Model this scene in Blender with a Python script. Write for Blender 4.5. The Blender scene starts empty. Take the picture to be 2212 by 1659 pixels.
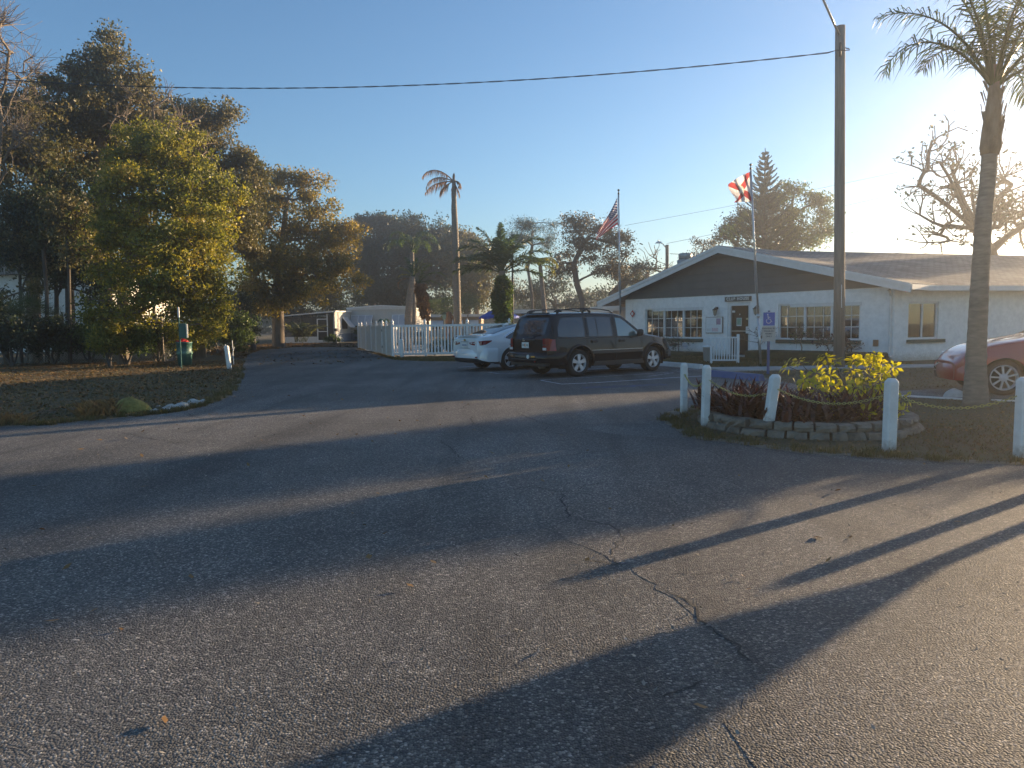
import bpy, math
import numpy as np
from mathutils import Vector, Matrix
R = math.radians
sc = bpy.context.scene
col = sc.collection
# ------------------------------------------------------------------ camera
CAM_H, PITCH, ROLL, FPX = 1.45, 4.87, 0.8, 1533.0       # FPX: focal length in pixels of a 2212 wide picture
p_, r_ = R(PITCH), R(ROLL)
FW = np.array([0, math.cos(p_), -math.sin(p_)])
R0 = np.array([1.0, 0, 0]); U0 = np.array([0, math.sin(p_), math.cos(p_)])
RT = math.cos(r_) * R0 - math.sin(r_) * U0
UP = math.cos(r_) * U0 + math.sin(r_) * R0
cam = bpy.data.cameras.new('camera'); cam_o = bpy.data.objects.new('camera', cam); col.objects.link(cam_o)
cam.sensor_width = 36.0; cam.lens = 36.0 * FPX / 2212.0; cam.clip_end = 3000; cam.clip_start = 0.05
M3 = Matrix(((RT[0], UP[0], -FW[0]), (RT[1], UP[1], -FW[1]), (RT[2], UP[2], -FW[2])))
cam_o.matrix_world = Matrix.Translation((0, 0, CAM_H)) @ M3.to_4x4()
sc.camera = cam_o
# ------------------------------------------------------------------ light
SUN_AZ, SUN_EL = 55.8, 7.8          # azimuth clockwise from +Y
EXPOSURE = 1.75
SKY_STRENGTH, SUN_STRENGTH = 0.077, 5.0
w = bpy.data.worlds.new('World'); sc.world = w; w.use_nodes = True
nt = w.node_tree
sky = nt.nodes.new('ShaderNodeTexSky'); sky.sky_type = 'NISHITA'; sky.sun_disc = False
sky.sun_elevation = R(SUN_EL); sky.sun_rotation = R(SUN_AZ)
sky.air_density = 1.0; sky.dust_density = 0.1; sky.ozone_density = 3.3; sky.altitude = 0
bg = nt.nodes['Background']; nt.links.new(sky.outputs[0], bg.inputs[0]); bg.inputs[1].default_value = SKY_STRENGTH
sl = bpy.data.lights.new('sun', 'SUN'); sl.energy = SUN_STRENGTH; sl.angle = R(0.53); sl.color = (1.0, 0.73, 0.44)
so = bpy.data.objects.new('sun', sl); col.objects.link(so)
sd = Vector((math.sin(R(SUN_AZ)) * math.cos(R(SUN_EL)), math.cos(R(SUN_AZ)) * math.cos(R(SUN_EL)), math.sin(R(SUN_EL))))
so.rotation_euler = sd.to_track_quat('Z', 'Y').to_euler(); so.location = (40, 30, 30)
sc.view_settings.view_transform = 'Standard'; sc.view_settings.look = 'None'
sc.view_settings.exposure = EXPOSURE; sc.view_settings.gamma = 1.0
sc.cycles.max_bounces = 6; sc.cycles.transparent_max_bounces = 12; sc.cycles.use_denoising = True
sc.cycles.volume_bounces = 0
# ------------------------------------------------------------------ picture rays -> places in the world
def ray(px, py):
    return FW + RT * ((px - 1106.0) / FPX) + UP * ((829.5 - py) / FPX)
def G(px, py, z=0.0):
    d = ray(px, py); t = (z - CAM_H) / d[2]; return np.array([d[0] * t, d[1] * t, z])
def Pd(px, py, Y):
    d = ray(px, py); t = Y / d[1]; return np.array([d[0] * t, Y, CAM_H + d[2] * t])
# ------------------------------------------------------------------ objects
def tag(o, label=None, cat=None, group=None, kind=None):
    if label: o['label'] = label
    if cat: o['category'] = cat
    if group: o['group'] = group
    if kind: o['kind'] = kind
    return o
def empty(name, loc, rz=0.0, label=None, cat=None, group=None, parent=None):
    o = bpy.data.objects.new(name, None); col.objects.link(o); o.empty_display_size = 0.2
    o.location = tuple(float(v) for v in loc); o.rotation_euler = (0, 0, rz)
    if parent: o.parent = parent
    return tag(o, label, cat, group)
def copy_tree(o, parent=None):
    c = o.copy(); col.objects.link(c)
    if parent: c.parent = parent
    for ch in list(o.children): copy_tree(ch, c)
    return c
def wmat(o):
    m = Matrix.Translation(o.location) @ o.rotation_euler.to_matrix().to_4x4()
    return (wmat(o.parent) @ m) if o.parent else m
def mesh_obj(name, V, F, mat=None, parent=None, smooth=False, world=False, uv=None, midx=None):
    """V (n,3), F list of faces or an (m,k) array"""
    V = np.asarray(V, dtype=np.float64).reshape(-1, 3)
    if world and parent is not None:
        Mi = np.array(wmat(parent).inverted()); V = V @ Mi[:3, :3].T + Mi[:3, 3]
    me = bpy.data.meshes.new(name)
    if isinstance(F, np.ndarray):
        n, k = F.shape
        me.vertices.add(len(V)); me.vertices.foreach_set('co', V.astype(np.float32).ravel())
        me.loops.add(n * k); me.loops.foreach_set('vertex_index', F.astype(np.int32).ravel())
        me.polygons.add(n); me.polygons.foreach_set('loop_start', np.arange(0, n * k, k, dtype=np.int32))
        me.polygons.foreach_set('loop_total', np.full(n, k, dtype=np.int32))
        me.update(calc_edges=True)
    else:
        me.from_pydata([tuple(v) for v in V], [], F)
    if uv is not None:
        l = me.uv_layers.new(name='UVMap'); vi = np.empty(len(me.loops), dtype=np.int32); me.loops.foreach_get('vertex_index', vi)
        l.data.foreach_set('uv', np.asarray(uv, dtype=np.float32)[vi].ravel())
    mats = mat if isinstance(mat, (list, tuple)) else ([mat] if mat else [])
    for m in mats: me.materials.append(m)
    if midx is not None: me.polygons.foreach_set('material_index', np.asarray(midx, dtype=np.int32))
    if smooth: me.polygons.foreach_set('use_smooth', np.ones(len(me.polygons), dtype=bool))
    me.update()
    o = bpy.data.objects.new(name, me); col.objects.link(o)
    if parent is not None: o.parent = parent
    return o
class MB:
    def __init__(s): s.v = []; s.f = []; s.m = []; s.cur = 0
    def add(s, V, F):
        b = len(s.v); s.v.extend([tuple(float(c) for c in p) for p in V]); s.f.extend([tuple(b + i for i in f) for f in F]); s.m.extend([s.cur] * len(F)); return s
    def box(s, x0, x1, y0, y1, z0, z1, T=None, bev=0.0):
        if bev > 0:
            b = min(bev, abs(x1 - x0) * .45, abs(y1 - y0) * .45, abs(z1 - z0) * .45); P = []; F = []
            xs = (x0, x0 + b, x1 - b, x1); ys = (y0, y0 + b, y1 - b, y1); zs = (z0, z0 + b, z1 - b, z1)
            rings = []
            def ring(x_in, y_in, z):
                a, c, d, e = xs[0 + x_in], xs[3 - x_in], ys[0 + y_in], ys[3 - y_in]
                aa, cc, dd, ee = (xs[1], xs[2], ys[1], ys[2])
                if x_in: return [(aa, dd, z)] * 0 + [(aa, dd, z), (aa, dd, z), (cc, dd, z), (cc, dd, z), (cc, ee, z), (cc, ee, z), (aa, ee, z), (aa, ee, z)]
                return [(x0, dd, z), (aa, y0, z), (cc, y0, z), (x1, dd, z), (x1, ee, z), (cc, y1, z), (aa, y1, z), (x0, ee, z)]
            r4 = [ring(1, 1, z0), ring(0, 0, zs[1]), ring(0, 0, zs[2]), ring(1, 1, z1)]
            for r in r4: P += r
            for k in range(3):
                for i in range(8): F.append((k * 8 + i, k * 8 + (i + 1) % 8, k * 8 + 8 + (i + 1) % 8, k * 8 + 8 + i))
            F.append(tuple(range(7, -1, -1))); F.append(tuple(range(24, 32)))
        else:
            P = [(x0, y0, z0), (x1, y0, z0), (x1, y1, z0), (x0, y1, z0), (x0, y0, z1), (x1, y0, z1), (x1, y1, z1), (x0, y1, z1)]
            F = [(0, 3, 2, 1), (4, 5, 6, 7), (0, 1, 5, 4), (1, 2, 6, 5), (2, 3, 7, 6), (3, 0, 4, 7)]
        if T is not None: P = [T(p) for p in P]
        return s.add(P, F)
    def prism(s, poly, z0, z1, T=None):
        n = len(poly); P = [(p[0], p[1], z0) for p in poly] + [(p[0], p[1], z1) for p in poly]
        F = [tuple(range(n - 1, -1, -1)), tuple(range(n, 2 * n))] + [(i, (i + 1) % n, n + (i + 1) % n, n + i) for i in range(n)]
        if T is not None: P = [T(p) for p in P]
        return s.add(P, F)
    def hexa(s, P):       # 8 points: bottom 4, top 4
        return s.add(P, [(0, 3, 2, 1), (4, 5, 6, 7), (0, 1, 5, 4), (1, 2, 6, 5), (2, 3, 7, 6), (3, 0, 4, 7)])
    def tube(s, pts, r, n=8, cap=True):
        pts = [np.array(p, float) for p in pts]; m = len(pts)
        rs = [r] * m if np.isscalar(r) else list(r)
        P = []; F = []; ref = None
        for i in range(m):
            d = pts[min(i + 1, m - 1)] - pts[max(i - 1, 0)]; d = d / (np.linalg.norm(d) + 1e-12)
            if ref is None: ref = np.array([0, 0, 1.0]) if abs(d[2]) < .9 else np.array([1.0, 0, 0])
            a = np.cross(d, ref); a /= np.linalg.norm(a) + 1e-12; b = np.cross(a, d); ref = b
            for k in range(n):
                t = 2 * math.pi * k / n; P.append(pts[i] + rs[i] * (math.cos(t) * a + math.sin(t) * b))
        for i in range(m - 1):
            for k in range(n): F.append((i * n + k, i * n + (k + 1) % n, (i + 1) * n + (k + 1) % n, (i + 1) * n + k))
        if cap: F.append(tuple(range(n - 1, -1, -1))); F.append(tuple((m - 1) * n + k for k in range(n)))
        return s.add(P, F)
    def lathe(s, prof, n=24, axis='z', c=(0, 0, 0), cap=True):
        P = []; F = []; m = len(prof)
        for (r, h) in prof:
            for k in range(n):
                t = 2 * math.pi * k / n; x, y = r * math.cos(t), r * math.sin(t)
                P.append({'z': (c[0] + x, c[1] + y, c[2] + h), 'y': (c[0] + x, c[1] + h, c[2] + y)}[axis])
        for i in range(m - 1):
            for k in range(n): F.append((i * n + k, i * n + (k + 1) % n, (i + 1) * n + (k + 1) % n, (i + 1) * n + k))
        if cap and prof[0][0] > 1e-6: F.append(tuple(range(n - 1, -1, -1)))
        if cap and prof[-1][0] > 1e-6: F.append(tuple((m - 1) * n + k for k in range(n)))
        return s.add(P, F)
    def quad(s, a, b, c, d): return s.add([a, b, c, d], [(0, 1, 2, 3)])
    def build(s, name, mat=None, parent=None, smooth=False, world=False):
        o = mesh_obj(name, s.v, s.f, mat, parent, smooth, world, midx=s.m if isinstance(mat, (list, tuple)) else None)
        return o
# ------------------------------------------------------------------ materials
def newmat(name):
    m = bpy.data.materials.new(name); m.use_nodes = True; nt = m.node_tree; b = nt.nodes['Principled BSDF']; return m, nt, b
def N(nt, t, **kw):
    n = nt.nodes.new(t)
    for k, v in kw.items():
        if k.startswith('i_'):
            n.inputs[int(k[2:])].default_value = v
        else: setattr(n, k, v)
    return n
def L(nt, a, b): nt.links.new(a, b)
def ramp(nt, stops, interp='LINEAR'):
    r = nt.nodes.new('ShaderNodeValToRGB'); r.color_ramp.interpolation = interp; e = r.color_ramp.elements
    while len(e) < len(stops): e.new(0.5)
    for i, (p, c) in enumerate(stops): e[i].position = p; e[i].color = (c[0], c[1], c[2], 1) if not np.isscalar(c) else (c, c, c, 1)
    return r
def noise(nt, coord, scale, detail=3, rough=.55, dist=0.0):
    n = nt.nodes.new('ShaderNodeTexNoise'); n.inputs['Scale'].default_value = scale; n.inputs['Detail'].default_value = detail
    n.inputs['Roughness'].default_value = rough; n.inputs['Distortion'].default_value = dist; L(nt, coord, n.inputs['Vector']); return n
def mixc(nt, fac, a, b, mode='MIX'):
    n = nt.nodes.new('ShaderNodeMix'); n.data_type = 'RGBA'; n.blend_type = mode
    for s, v in ((0, fac), (6, a), (7, b)):
        if hasattr(v, 'is_linked') or hasattr(v, 'links'): L(nt, v, n.inputs[s])
        elif s == 0: n.inputs[0].default_value = v
        else: n.inputs[s].default_value = (v[0], v[1], v[2], 1)
    return n.outputs[2]
def bump(nt, b, h, strength=.3, dist=.01, prev=None):
    n = nt.nodes.new('ShaderNodeBump'); n.inputs['Strength'].default_value = strength; n.inputs['Distance'].default_value = dist
    L(nt, h, n.inputs['Height'])
    if prev is not None: L(nt, prev, n.inputs['Normal'])
    L(nt, n.outputs[0], b.inputs['Normal']); return n.outputs[0]
def pm(name, c1, c2=None, rough=.6, metal=0.0, sc1=3.0, bmp=0.0, bs=40.0, coat=0.0, spec=.5, detail=4, bd=.01, rv=0.0, stretch=None):
    """principled with a noise mottling between two colours"""
    m, nt, b = newmat(name)
    b.inputs['Roughness'].default_value = rough; b.inputs['Metallic'].default_value = metal
    b.inputs['Coat Weight'].default_value = coat; b.inputs['Coat Roughness'].default_value = .04; b.inputs['Specular IOR Level'].default_value = spec
    tc = nt.nodes.new('ShaderNodeTexCoord').outputs['Object']
    if stretch:
        mp = nt.nodes.new('ShaderNodeMapping'); mp.inputs['Scale'].default_value = stretch; L(nt, tc, mp.inputs['Vector']); tc = mp.outputs[0]
    if c2 is None: c2 = tuple(v * .86 for v in c1)
    n = noise(nt, tc, sc1, detail, .6); r = ramp(nt, [(.3, c1), (.7, c2)]); L(nt, n.outputs[0], r.inputs[0]); L(nt, r.outputs[0], b.inputs['Base Color'])
    if rv:
        rr = ramp(nt, [(.3, max(0, rough - rv)), (.7, min(1, rough + rv))]); L(nt, n.outputs[0], rr.inputs[0]); L(nt, rr.outputs[0], b.inputs['Roughness'])
    if bmp:
        n2 = noise(nt, tc, bs, 4, .6); bump(nt, b, n2.outputs[0], bmp, bd)
    return m
def leafmat(name, cols, transl=.35, rough=.5, shadow=.0):
    m, nt, b = newmat(name)
    g = nt.nodes.new('ShaderNodeNewGeometry'); k = len(cols)
    tc = nt.nodes.new('ShaderNodeTexCoord').outputs['Object']; n = noise(nt, tc, .45, 2, .5)
    mt = N(nt, 'ShaderNodeMath', operation='MULTIPLY_ADD', i_1=.55); L(nt, g.outputs['Random Per Island'], mt.inputs[0])
    m2 = N(nt, 'ShaderNodeMath', operation='MULTIPLY_ADD', i_1=1.3, i_2=-.42); L(nt, n.outputs[0], m2.inputs[0]); L(nt, m2.outputs[0], mt.inputs[2])
    r = ramp(nt, [(i / (k - 1) if k > 1 else 0, c) for i, c in enumerate(cols)]); L(nt, mt.outputs[0], r.inputs[0])
    L(nt, r.outputs[0], b.inputs['Base Color']); b.inputs['Roughness'].default_value = rough; b.inputs['Specular IOR Level'].default_value = .35
    t = nt.nodes.new('ShaderNodeBsdfTranslucent'); hs = N(nt, 'ShaderNodeHueSaturation'); hs.inputs['Saturation'].default_value = 1.15; hs.inputs['Value'].default_value = 1.5
    L(nt, r.outputs[0], hs.inputs['Color']); L(nt, hs.outputs[0], t.inputs['Color'])
    mx = N(nt, 'ShaderNodeMixShader', i_0=transl); L(nt, b.outputs[0], mx.inputs[1]); L(nt, t.outputs[0], mx.inputs[2])
    L(nt, mx.outputs[0], nt.nodes['Material Output'].inputs[0]); return m
MT = {}
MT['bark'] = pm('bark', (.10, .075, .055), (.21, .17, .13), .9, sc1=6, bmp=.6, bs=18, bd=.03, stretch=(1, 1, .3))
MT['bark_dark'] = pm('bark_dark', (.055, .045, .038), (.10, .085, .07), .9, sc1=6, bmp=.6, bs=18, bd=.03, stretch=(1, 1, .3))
MT['bark_pale'] = pm('bark_pale', (.30, .25, .20), (.42, .36, .29), .85, sc1=8)
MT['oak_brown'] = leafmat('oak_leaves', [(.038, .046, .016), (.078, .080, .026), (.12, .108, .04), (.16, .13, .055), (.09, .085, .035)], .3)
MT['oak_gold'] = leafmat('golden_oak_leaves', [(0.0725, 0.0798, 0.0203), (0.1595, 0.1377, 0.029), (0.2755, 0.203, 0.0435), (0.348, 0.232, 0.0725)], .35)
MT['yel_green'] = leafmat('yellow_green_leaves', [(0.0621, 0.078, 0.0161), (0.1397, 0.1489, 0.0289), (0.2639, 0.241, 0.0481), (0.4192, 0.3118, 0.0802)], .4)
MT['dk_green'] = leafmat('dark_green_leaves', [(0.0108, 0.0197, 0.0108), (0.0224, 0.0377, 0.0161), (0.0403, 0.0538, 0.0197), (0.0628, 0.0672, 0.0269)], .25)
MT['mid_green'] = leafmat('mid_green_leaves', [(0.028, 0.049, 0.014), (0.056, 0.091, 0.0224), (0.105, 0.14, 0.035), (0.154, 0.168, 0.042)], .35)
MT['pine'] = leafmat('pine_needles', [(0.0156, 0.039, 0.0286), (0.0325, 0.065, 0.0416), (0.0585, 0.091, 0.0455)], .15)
MT['twig_leaf'] = leafmat('sparse_dry_leaves', [(.05, .045, .02), (.09, .07, .03), (.06, .055, .035)], .3)
MT['palm'] = leafmat('palm_leaflets', [(.035, .06, .02), (.06, .09, .03), (.10, .12, .045)], .3, .4)
MT['palm_dead'] = leafmat('dead_palm_leaflets', [(.16, .09, .045), (.24, .14, .07), (.30, .19, .10)], .2, .7)
MT['palm_trunk'] = pm('palm_trunk', (.16, .135, .11), (.27, .23, .19), .9, sc1=5, bmp=.5, bs=30, bd=.02, stretch=(1, 1, 4))
MT['shrub_yel'] = leafmat('variegated_leaves', [(.20, .22, .03), (.42, .38, .05), (.62, .52, .10)], .45, .35)
MT['brom'] = leafmat('purple_red_blades', [(.04, .022, .018), (.08, .032, .026), (.13, .05, .035), (.07, .055, .03)], .2, .45)
MT['white_vinyl'] = pm('white_vinyl', (.78, .78, .77), (.70, .70, .69), .45, sc1=4)
MT['white_paint'] = pm('white_paint', (.74, .73, .70), (.60, .58, .54), .6, sc1=7, bmp=.15, bs=60, bd=.005)
MT['stucco'] = pm('white_stucco', (.74, .73, .71), (.67, .66, .64), .85, sc1=1.2, bmp=.35, bs=45, bd=.012)
MT['trim'] = pm('white_trim', (.72, .71, .69), (.62, .61, .59), .55, sc1=5)
MT['siding_grey'] = pm('grey_siding', (.105, .11, .11), (.085, .09, .088), .75, sc1=2)
MT['shingle'] = pm('roof_shingle', (.20, .18, .16), (.29, .26, .23), .95, sc1=3, bmp=.5, bs=30, bd=.02)
MT['shingle_blue'] = pm('grey_shingle', (.16, .17, .18), (.23, .24, .25), .95, sc1=3, bmp=.5, bs=30, bd=.02)
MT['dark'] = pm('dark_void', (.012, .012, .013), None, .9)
MT['black_plastic'] = pm('black_plastic', (.02, .02, .021), (.03, .03, .03), .55, sc1=10)
MT['rubber'] = pm('tyre_rubber', (.018, .018, .018), (.03, .029, .028), .85, sc1=20)
def shinglemat(name, c1, c2, rot=0):
    m, nt, b = newmat(name); tc = nt.nodes.new('ShaderNodeTexCoord').outputs['Object']; mp = nt.nodes.new('ShaderNodeMapping'); mp.inputs['Rotation'].default_value = (0, 0, rot); L(nt, tc, mp.inputs['Vector'])
    br_ = nt.nodes.new('ShaderNodeTexBrick'); L(nt, mp.outputs[0], br_.inputs['Vector']); br_.inputs['Scale'].default_value = 1.0; br_.inputs['Brick Width'].default_value = .32; br_.inputs['Row Height'].default_value = .145; br_.inputs['Mortar Size'].default_value = .012; br_.inputs['Bias'].default_value = 0
    br_.inputs['Color1'].default_value = (*c1, 1); br_.inputs['Color2'].default_value = (*c2, 1); br_.inputs['Mortar'].default_value = (c1[0] * .35, c1[1] * .35, c1[2] * .35, 1)
    n = noise(nt, tc, .8, 5, .65); r = ramp(nt, [(.3, .72), (.7, 1.2)]); L(nt, n.outputs[0], r.inputs[0]); c = mixc(nt, 1.0, br_.outputs['Color'], r.outputs[0], 'MULTIPLY'); L(nt, c, b.inputs['Base Color']); b.inputs['Roughness'].default_value = .95
    bump(nt, b, br_.outputs['Fac'], -.5, .02); return m
MT['shingle'] = shinglemat('roof_shingle', (.20, .18, .16), (.31, .28, .25), R(90)); MT['shingle_blue'] = shinglemat('grey_shingle', (.16, .17, .18), (.24, .25, .26), R(90)); MT['wing_shingle'] = shinglemat('wing_roof_shingle', (.20, .18, .16), (.31, .28, .25), R(-71))
def dirtypaint(name, c, h=.16, dirt=(.20, .15, .10)):
    m, nt, b = newmat(name); tc = nt.nodes.new('ShaderNodeTexCoord').outputs['Object']; sp = nt.nodes.new('ShaderNodeSeparateXYZ'); L(nt, tc, sp.inputs[0])
    n1 = noise(nt, tc, 16, 5, .7); n2 = noise(nt, tc, 5, 5, .7); a = N(nt, 'ShaderNodeMath', operation='MULTIPLY_ADD', i_1=-1.0 / h, i_2=1.0); L(nt, sp.outputs[2], a.inputs[0]); a2 = N(nt, 'ShaderNodeMath', operation='ADD'); L(nt, a.outputs[0], a2.inputs[0]); nn_ = N(nt, 'ShaderNodeMath', operation='MULTIPLY_ADD', i_1=1.6, i_2=-.9); L(nt, n1.outputs[0], nn_.inputs[0]); L(nt, nn_.outputs[0], a2.inputs[1])
    r = ramp(nt, [(.0, 0.0), (.9, .8)]); L(nt, a2.outputs[0], r.inputs[0]); r2 = ramp(nt, [(.35, c), (.72, tuple(v * .80 for v in c))]); L(nt, n2.outputs[0], r2.inputs[0]); L(nt, mixc(nt, r.outputs[0], r2.outputs[0], dirt), b.inputs['Base Color']); b.inputs['Roughness'].default_value = .6
    bump(nt, b, n1.outputs[0], .2, .006); return m
MT['post_paint'] = dirtypaint('white_post_paint', (.76, .75, .72)); MT['stucco'] = dirtypaint('white_stucco', (.86, .85, .83), .35, (.40, .34, .26)); MT['fence_vinyl'] = dirtypaint('fence_vinyl', (.87, .87, .86), .22, (.36, .33, .25))
MT['alloy'] = pm('alloy', (.62, .63, .65), (.5, .51, .53), .35, metal=.25, sc1=10)
MT['chrome'] = pm('chrome', (.75, .76, .78), None, .12, metal=1.0)
MT['alu'] = pm('brushed_metal', (.62, .62, .62), (.5, .5, .5), .3, metal=.7, sc1=10)
MT['wood_grey'] = pm('weathered_wood', (.17, .145, .12), (.27, .235, .2), .9, sc1=6, bmp=.5, bs=14, bd=.02, stretch=(3, 3, .25))
MT['wood_brown'] = pm('brown_wood', (.16, .085, .05), (.25, .14, .085), .8, sc1=6, bmp=.3, bs=14, bd=.02, stretch=(3, 3, .4))
MT['green_paint'] = pm('green_sill_paint', (.07, .10, .075), (.05, .075, .055), .7, sc1=6)
MT['teal'] = pm('green_metal_box', (.035, .12, .10), (.025, .09, .075), .5, sc1=8)
MT['blue_paint'] = pm('blue_paint', (.07, .105, .24), (.11, .14, .26), .65, sc1=6)
MT['blue_cloth'] = pm('blue_cloth', (.015, .07, .42), (.012, .055, .34), .7, sc1=6)
MT['concrete'] = pm('concrete', (.33, .315, .29), (.43, .41, .38), .9, sc1=1.5, bmp=.25, bs=60, bd=.01)
MT['stone'] = pm('wall_stone', (.13, .105, .08), (.27, .23, .18), .92, sc1=5, bmp=.8, bs=22, bd=.03)
MT['cable'] = pm('cable_rubber', (.02, .02, .022), None, .6)
MT['yellow_chain'] = pm('yellow_plastic_chain', (.45, .40, .10), (.30, .28, .12), .5, sc1=12)
MT['soil'] = pm('soil', (.055, .04, .03), (.11, .085, .06), .95, sc1=8, bmp=.8, bs=30, bd=.03)
MT['cream'] = pm('cream_siding', (.62, .60, .55), (.54, .52, .47), .7, sc1=2)
MT['tan'] = pm('tan_siding', (.36, .28, .20), (.30, .24, .17), .8, sc1=2)
MT['red'] = pm('red_paint', (.45, .03, .03), (.35, .02, .025), .4, sc1=8)
def glassmat(name, tint, refl=.3, rough=.02, opaque=None):
    m, nt, b = newmat(name)
    gl = nt.nodes.new('ShaderNodeBsdfGlossy'); gl.inputs['Roughness'].default_value = rough; gl.inputs['Color'].default_value = (.9, .92, .95, 1)
    if opaque: tr = nt.nodes.new('ShaderNodeBsdfDiffuse'); tr.inputs[0].default_value = (*opaque, 1)
    else: tr = nt.nodes.new('ShaderNodeBsdfTransparent'); tr.inputs[0].default_value = (*tint, 1)
    lw = nt.nodes.new('ShaderNodeLayerWeight'); lw.inputs[0].default_value = .35
    ma = N(nt, 'ShaderNodeMath', operation='MULTIPLY_ADD', i_1=.8, i_2=refl); ma.use_clamp = True; L(nt, lw.outputs['Fresnel'], ma.inputs[0])
    mx = nt.nodes.new('ShaderNodeMixShader'); L(nt, ma.outputs[0], mx.inputs[0]); L(nt, tr.outputs[0], mx.inputs[1]); L(nt, gl.outputs[0], mx.inputs[2])
    L(nt, mx.outputs[0], nt.nodes['Material Output'].inputs[0]); return m
MT['win'] = glassmat('window_glass', (.55, .55, .52), .08)
MT['tint'] = glassmat('tinted_glass', None, .06, .02, (.012, .014, .018))
MT['painted_view'] = glassmat('pale_view_glass', None, .10, .04, (.10, .17, .17))  # opaque; the bright view through front side windows is painted as its colour
MT['red_lens'] = pm('red_lens', (.26, .008, .010), (.18, .006, .008), .12, sc1=8, coat=.6)
MT['clear_lens'] = pm('clear_lens', (.62, .62, .6), (.5, .5, .5), .15, sc1=8, coat=.6)
MT['amber_lens'] = pm('amber_lens', (.6, .3, .06), None, .2, coat=.6)
# ------------------------------------------------------------------ ground, asphalt, sidewalk
def grassmat(name, cols, sc1=.8):
    m, nt, b = newmat(name); tc = nt.nodes.new('ShaderNodeTexCoord').outputs['Object']
    n1 = noise(nt, tc, sc1, 6, .65); n2 = noise(nt, tc, 14, 4, .7)
    r = ramp(nt, [(.30, cols[0]), (.45, cols[1]), (.56, cols[2]), (.72, cols[3])])
    ad = N(nt, 'ShaderNodeMath', operation='MULTIPLY_ADD', i_1=.5); L(nt, n2.outputs[0], ad.inputs[0])
    h = N(nt, 'ShaderNodeMath', operation='MULTIPLY', i_1=.5); L(nt, n1.outputs[0], h.inputs[0]); L(nt, h.outputs[0], ad.inputs[2])
    L(nt, ad.outputs[0], r.inputs[0]); L(nt, r.outputs[0], b.inputs['Base Color']); b.inputs['Roughness'].default_value = .95
    n3 = noise(nt, tc, 45, 4, .7); bump(nt, b, n3.outputs[0], .9, .04); return m
MT['lawn'] = grassmat('lawn', [(.075, .050, .030), (.13, .092, .05), (.115, .10, .042), (.23, .18, .12)])
def asphaltmat():
    m, nt, b = newmat('asphalt'); tc = nt.nodes.new('ShaderNodeTexCoord').outputs['Object']
    v = nt.nodes.new('ShaderNodeTexVoronoi'); v.inputs['Scale'].default_value = 96; v.inputs['Randomness'].default_value = 1; L(nt, tc, v.inputs['Vector'])
    v2 = nt.nodes.new('ShaderNodeTexVoronoi'); v2.inputs['Scale'].default_value = 215; L(nt, tc, v2.inputs['Vector'])
    vc = N(nt, 'ShaderNodeSeparateColor'); L(nt, v.outputs['Color'], vc.inputs[0])
    stone = ramp(nt, [(0, (.060, .059, .058)), (.42, (.095, .092, .086)), (.74, (.155, .146, .130)), (.92, (.26, .243, .215)), (1, (.44, .41, .36))]); L(nt, vc.outputs[0], stone.inputs[0])
    big = noise(nt, tc, .22, 4, .55); mid = noise(nt, tc, 1.7, 4, .6)
    rb = ramp(nt, [(.30, .60), (.5, .97), (.68, 1.35)]); L(nt, big.outputs[0], rb.inputs[0])
    rm = ramp(nt, [(.3, .86), (.7, 1.12)]); L(nt, mid.outputs[0], rm.inputs[0])
    c = mixc(nt, 1.0, stone.outputs[0], rb.outputs[0], 'MULTIPLY'); c = mixc(nt, 1.0, c, rm.outputs[0], 'MULTIPLY')
    mp = nt.nodes.new('ShaderNodeMapping'); mp.inputs['Rotation'].default_value = (0, 0, R(-8)); mp.inputs['Scale'].default_value = (1.0, .10, 1); L(nt, tc, mp.inputs['Vector'])
    ln_ = noise(nt, mp.outputs[0], .9, 4, .6, .6); rl_ = ramp(nt, [(.36, .66), (.5, 1.0), (.66, 1.18)]); L(nt, ln_.outputs[0], rl_.inputs[0]); c = mixc(nt, 1.0, c, rl_.outputs[0], 'MULTIPLY')
    sp_n = noise(nt, tc, .55, 2, .5); sp_r = ramp(nt, [(.70, 1.0), (.76, .55)]); L(nt, sp_n.outputs[0], sp_r.inputs[0]); c = mixc(nt, 1.0, c, sp_r.outputs[0], 'MULTIPLY')
    gap = ramp(nt, [(.0, 1.0), (.55, 1.0), (.85, .45)]); L(nt, v.outputs['Distance'], gap.inputs[0])
    c = mixc(nt, 1.0, c, gap.outputs[0], 'MULTIPLY'); L(nt, c, b.inputs['Base Color'])
    b.inputs['Roughness'].default_value = .78; b.inputs['Specular IOR Level'].default_value = .45
    hh = ramp(nt, [(0, 1.0), (.35, .85), (.8, 0.0)]); L(nt, v.outputs['Distance'], hh.inputs[0])
    hv = N(nt, 'ShaderNodeMath', operation='MULTIPLY_ADD', i_1=.5, i_2=.5); L(nt, vc.outputs[1], hv.inputs[0])
    hm = N(nt, 'ShaderNodeMath', operation='MULTIPLY'); L(nt, hh.outputs[0], hm.inputs[0]); L(nt, hv.outputs[0], hm.inputs[1])
    h2 = N(nt, 'ShaderNodeMath', operation='MULTIPLY_ADD', i_1=-.25); L(nt, v2.outputs['Distance'], h2.inputs[0]); L(nt, hm.outputs[0], h2.inputs[2])
    p1 = bump(nt, b, h2.outputs[0], .70, .006)
    n4 = noise(nt, tc, 1.1, 3, .5); bump(nt, b, n4.outputs[0], .25, .05, p1)
    return m
MT['asphalt'] = asphaltmat()
MT['asphalt_new'] = MT['asphalt'].copy(); MT['asphalt_new'].name = 'asphalt_patch'
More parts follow.
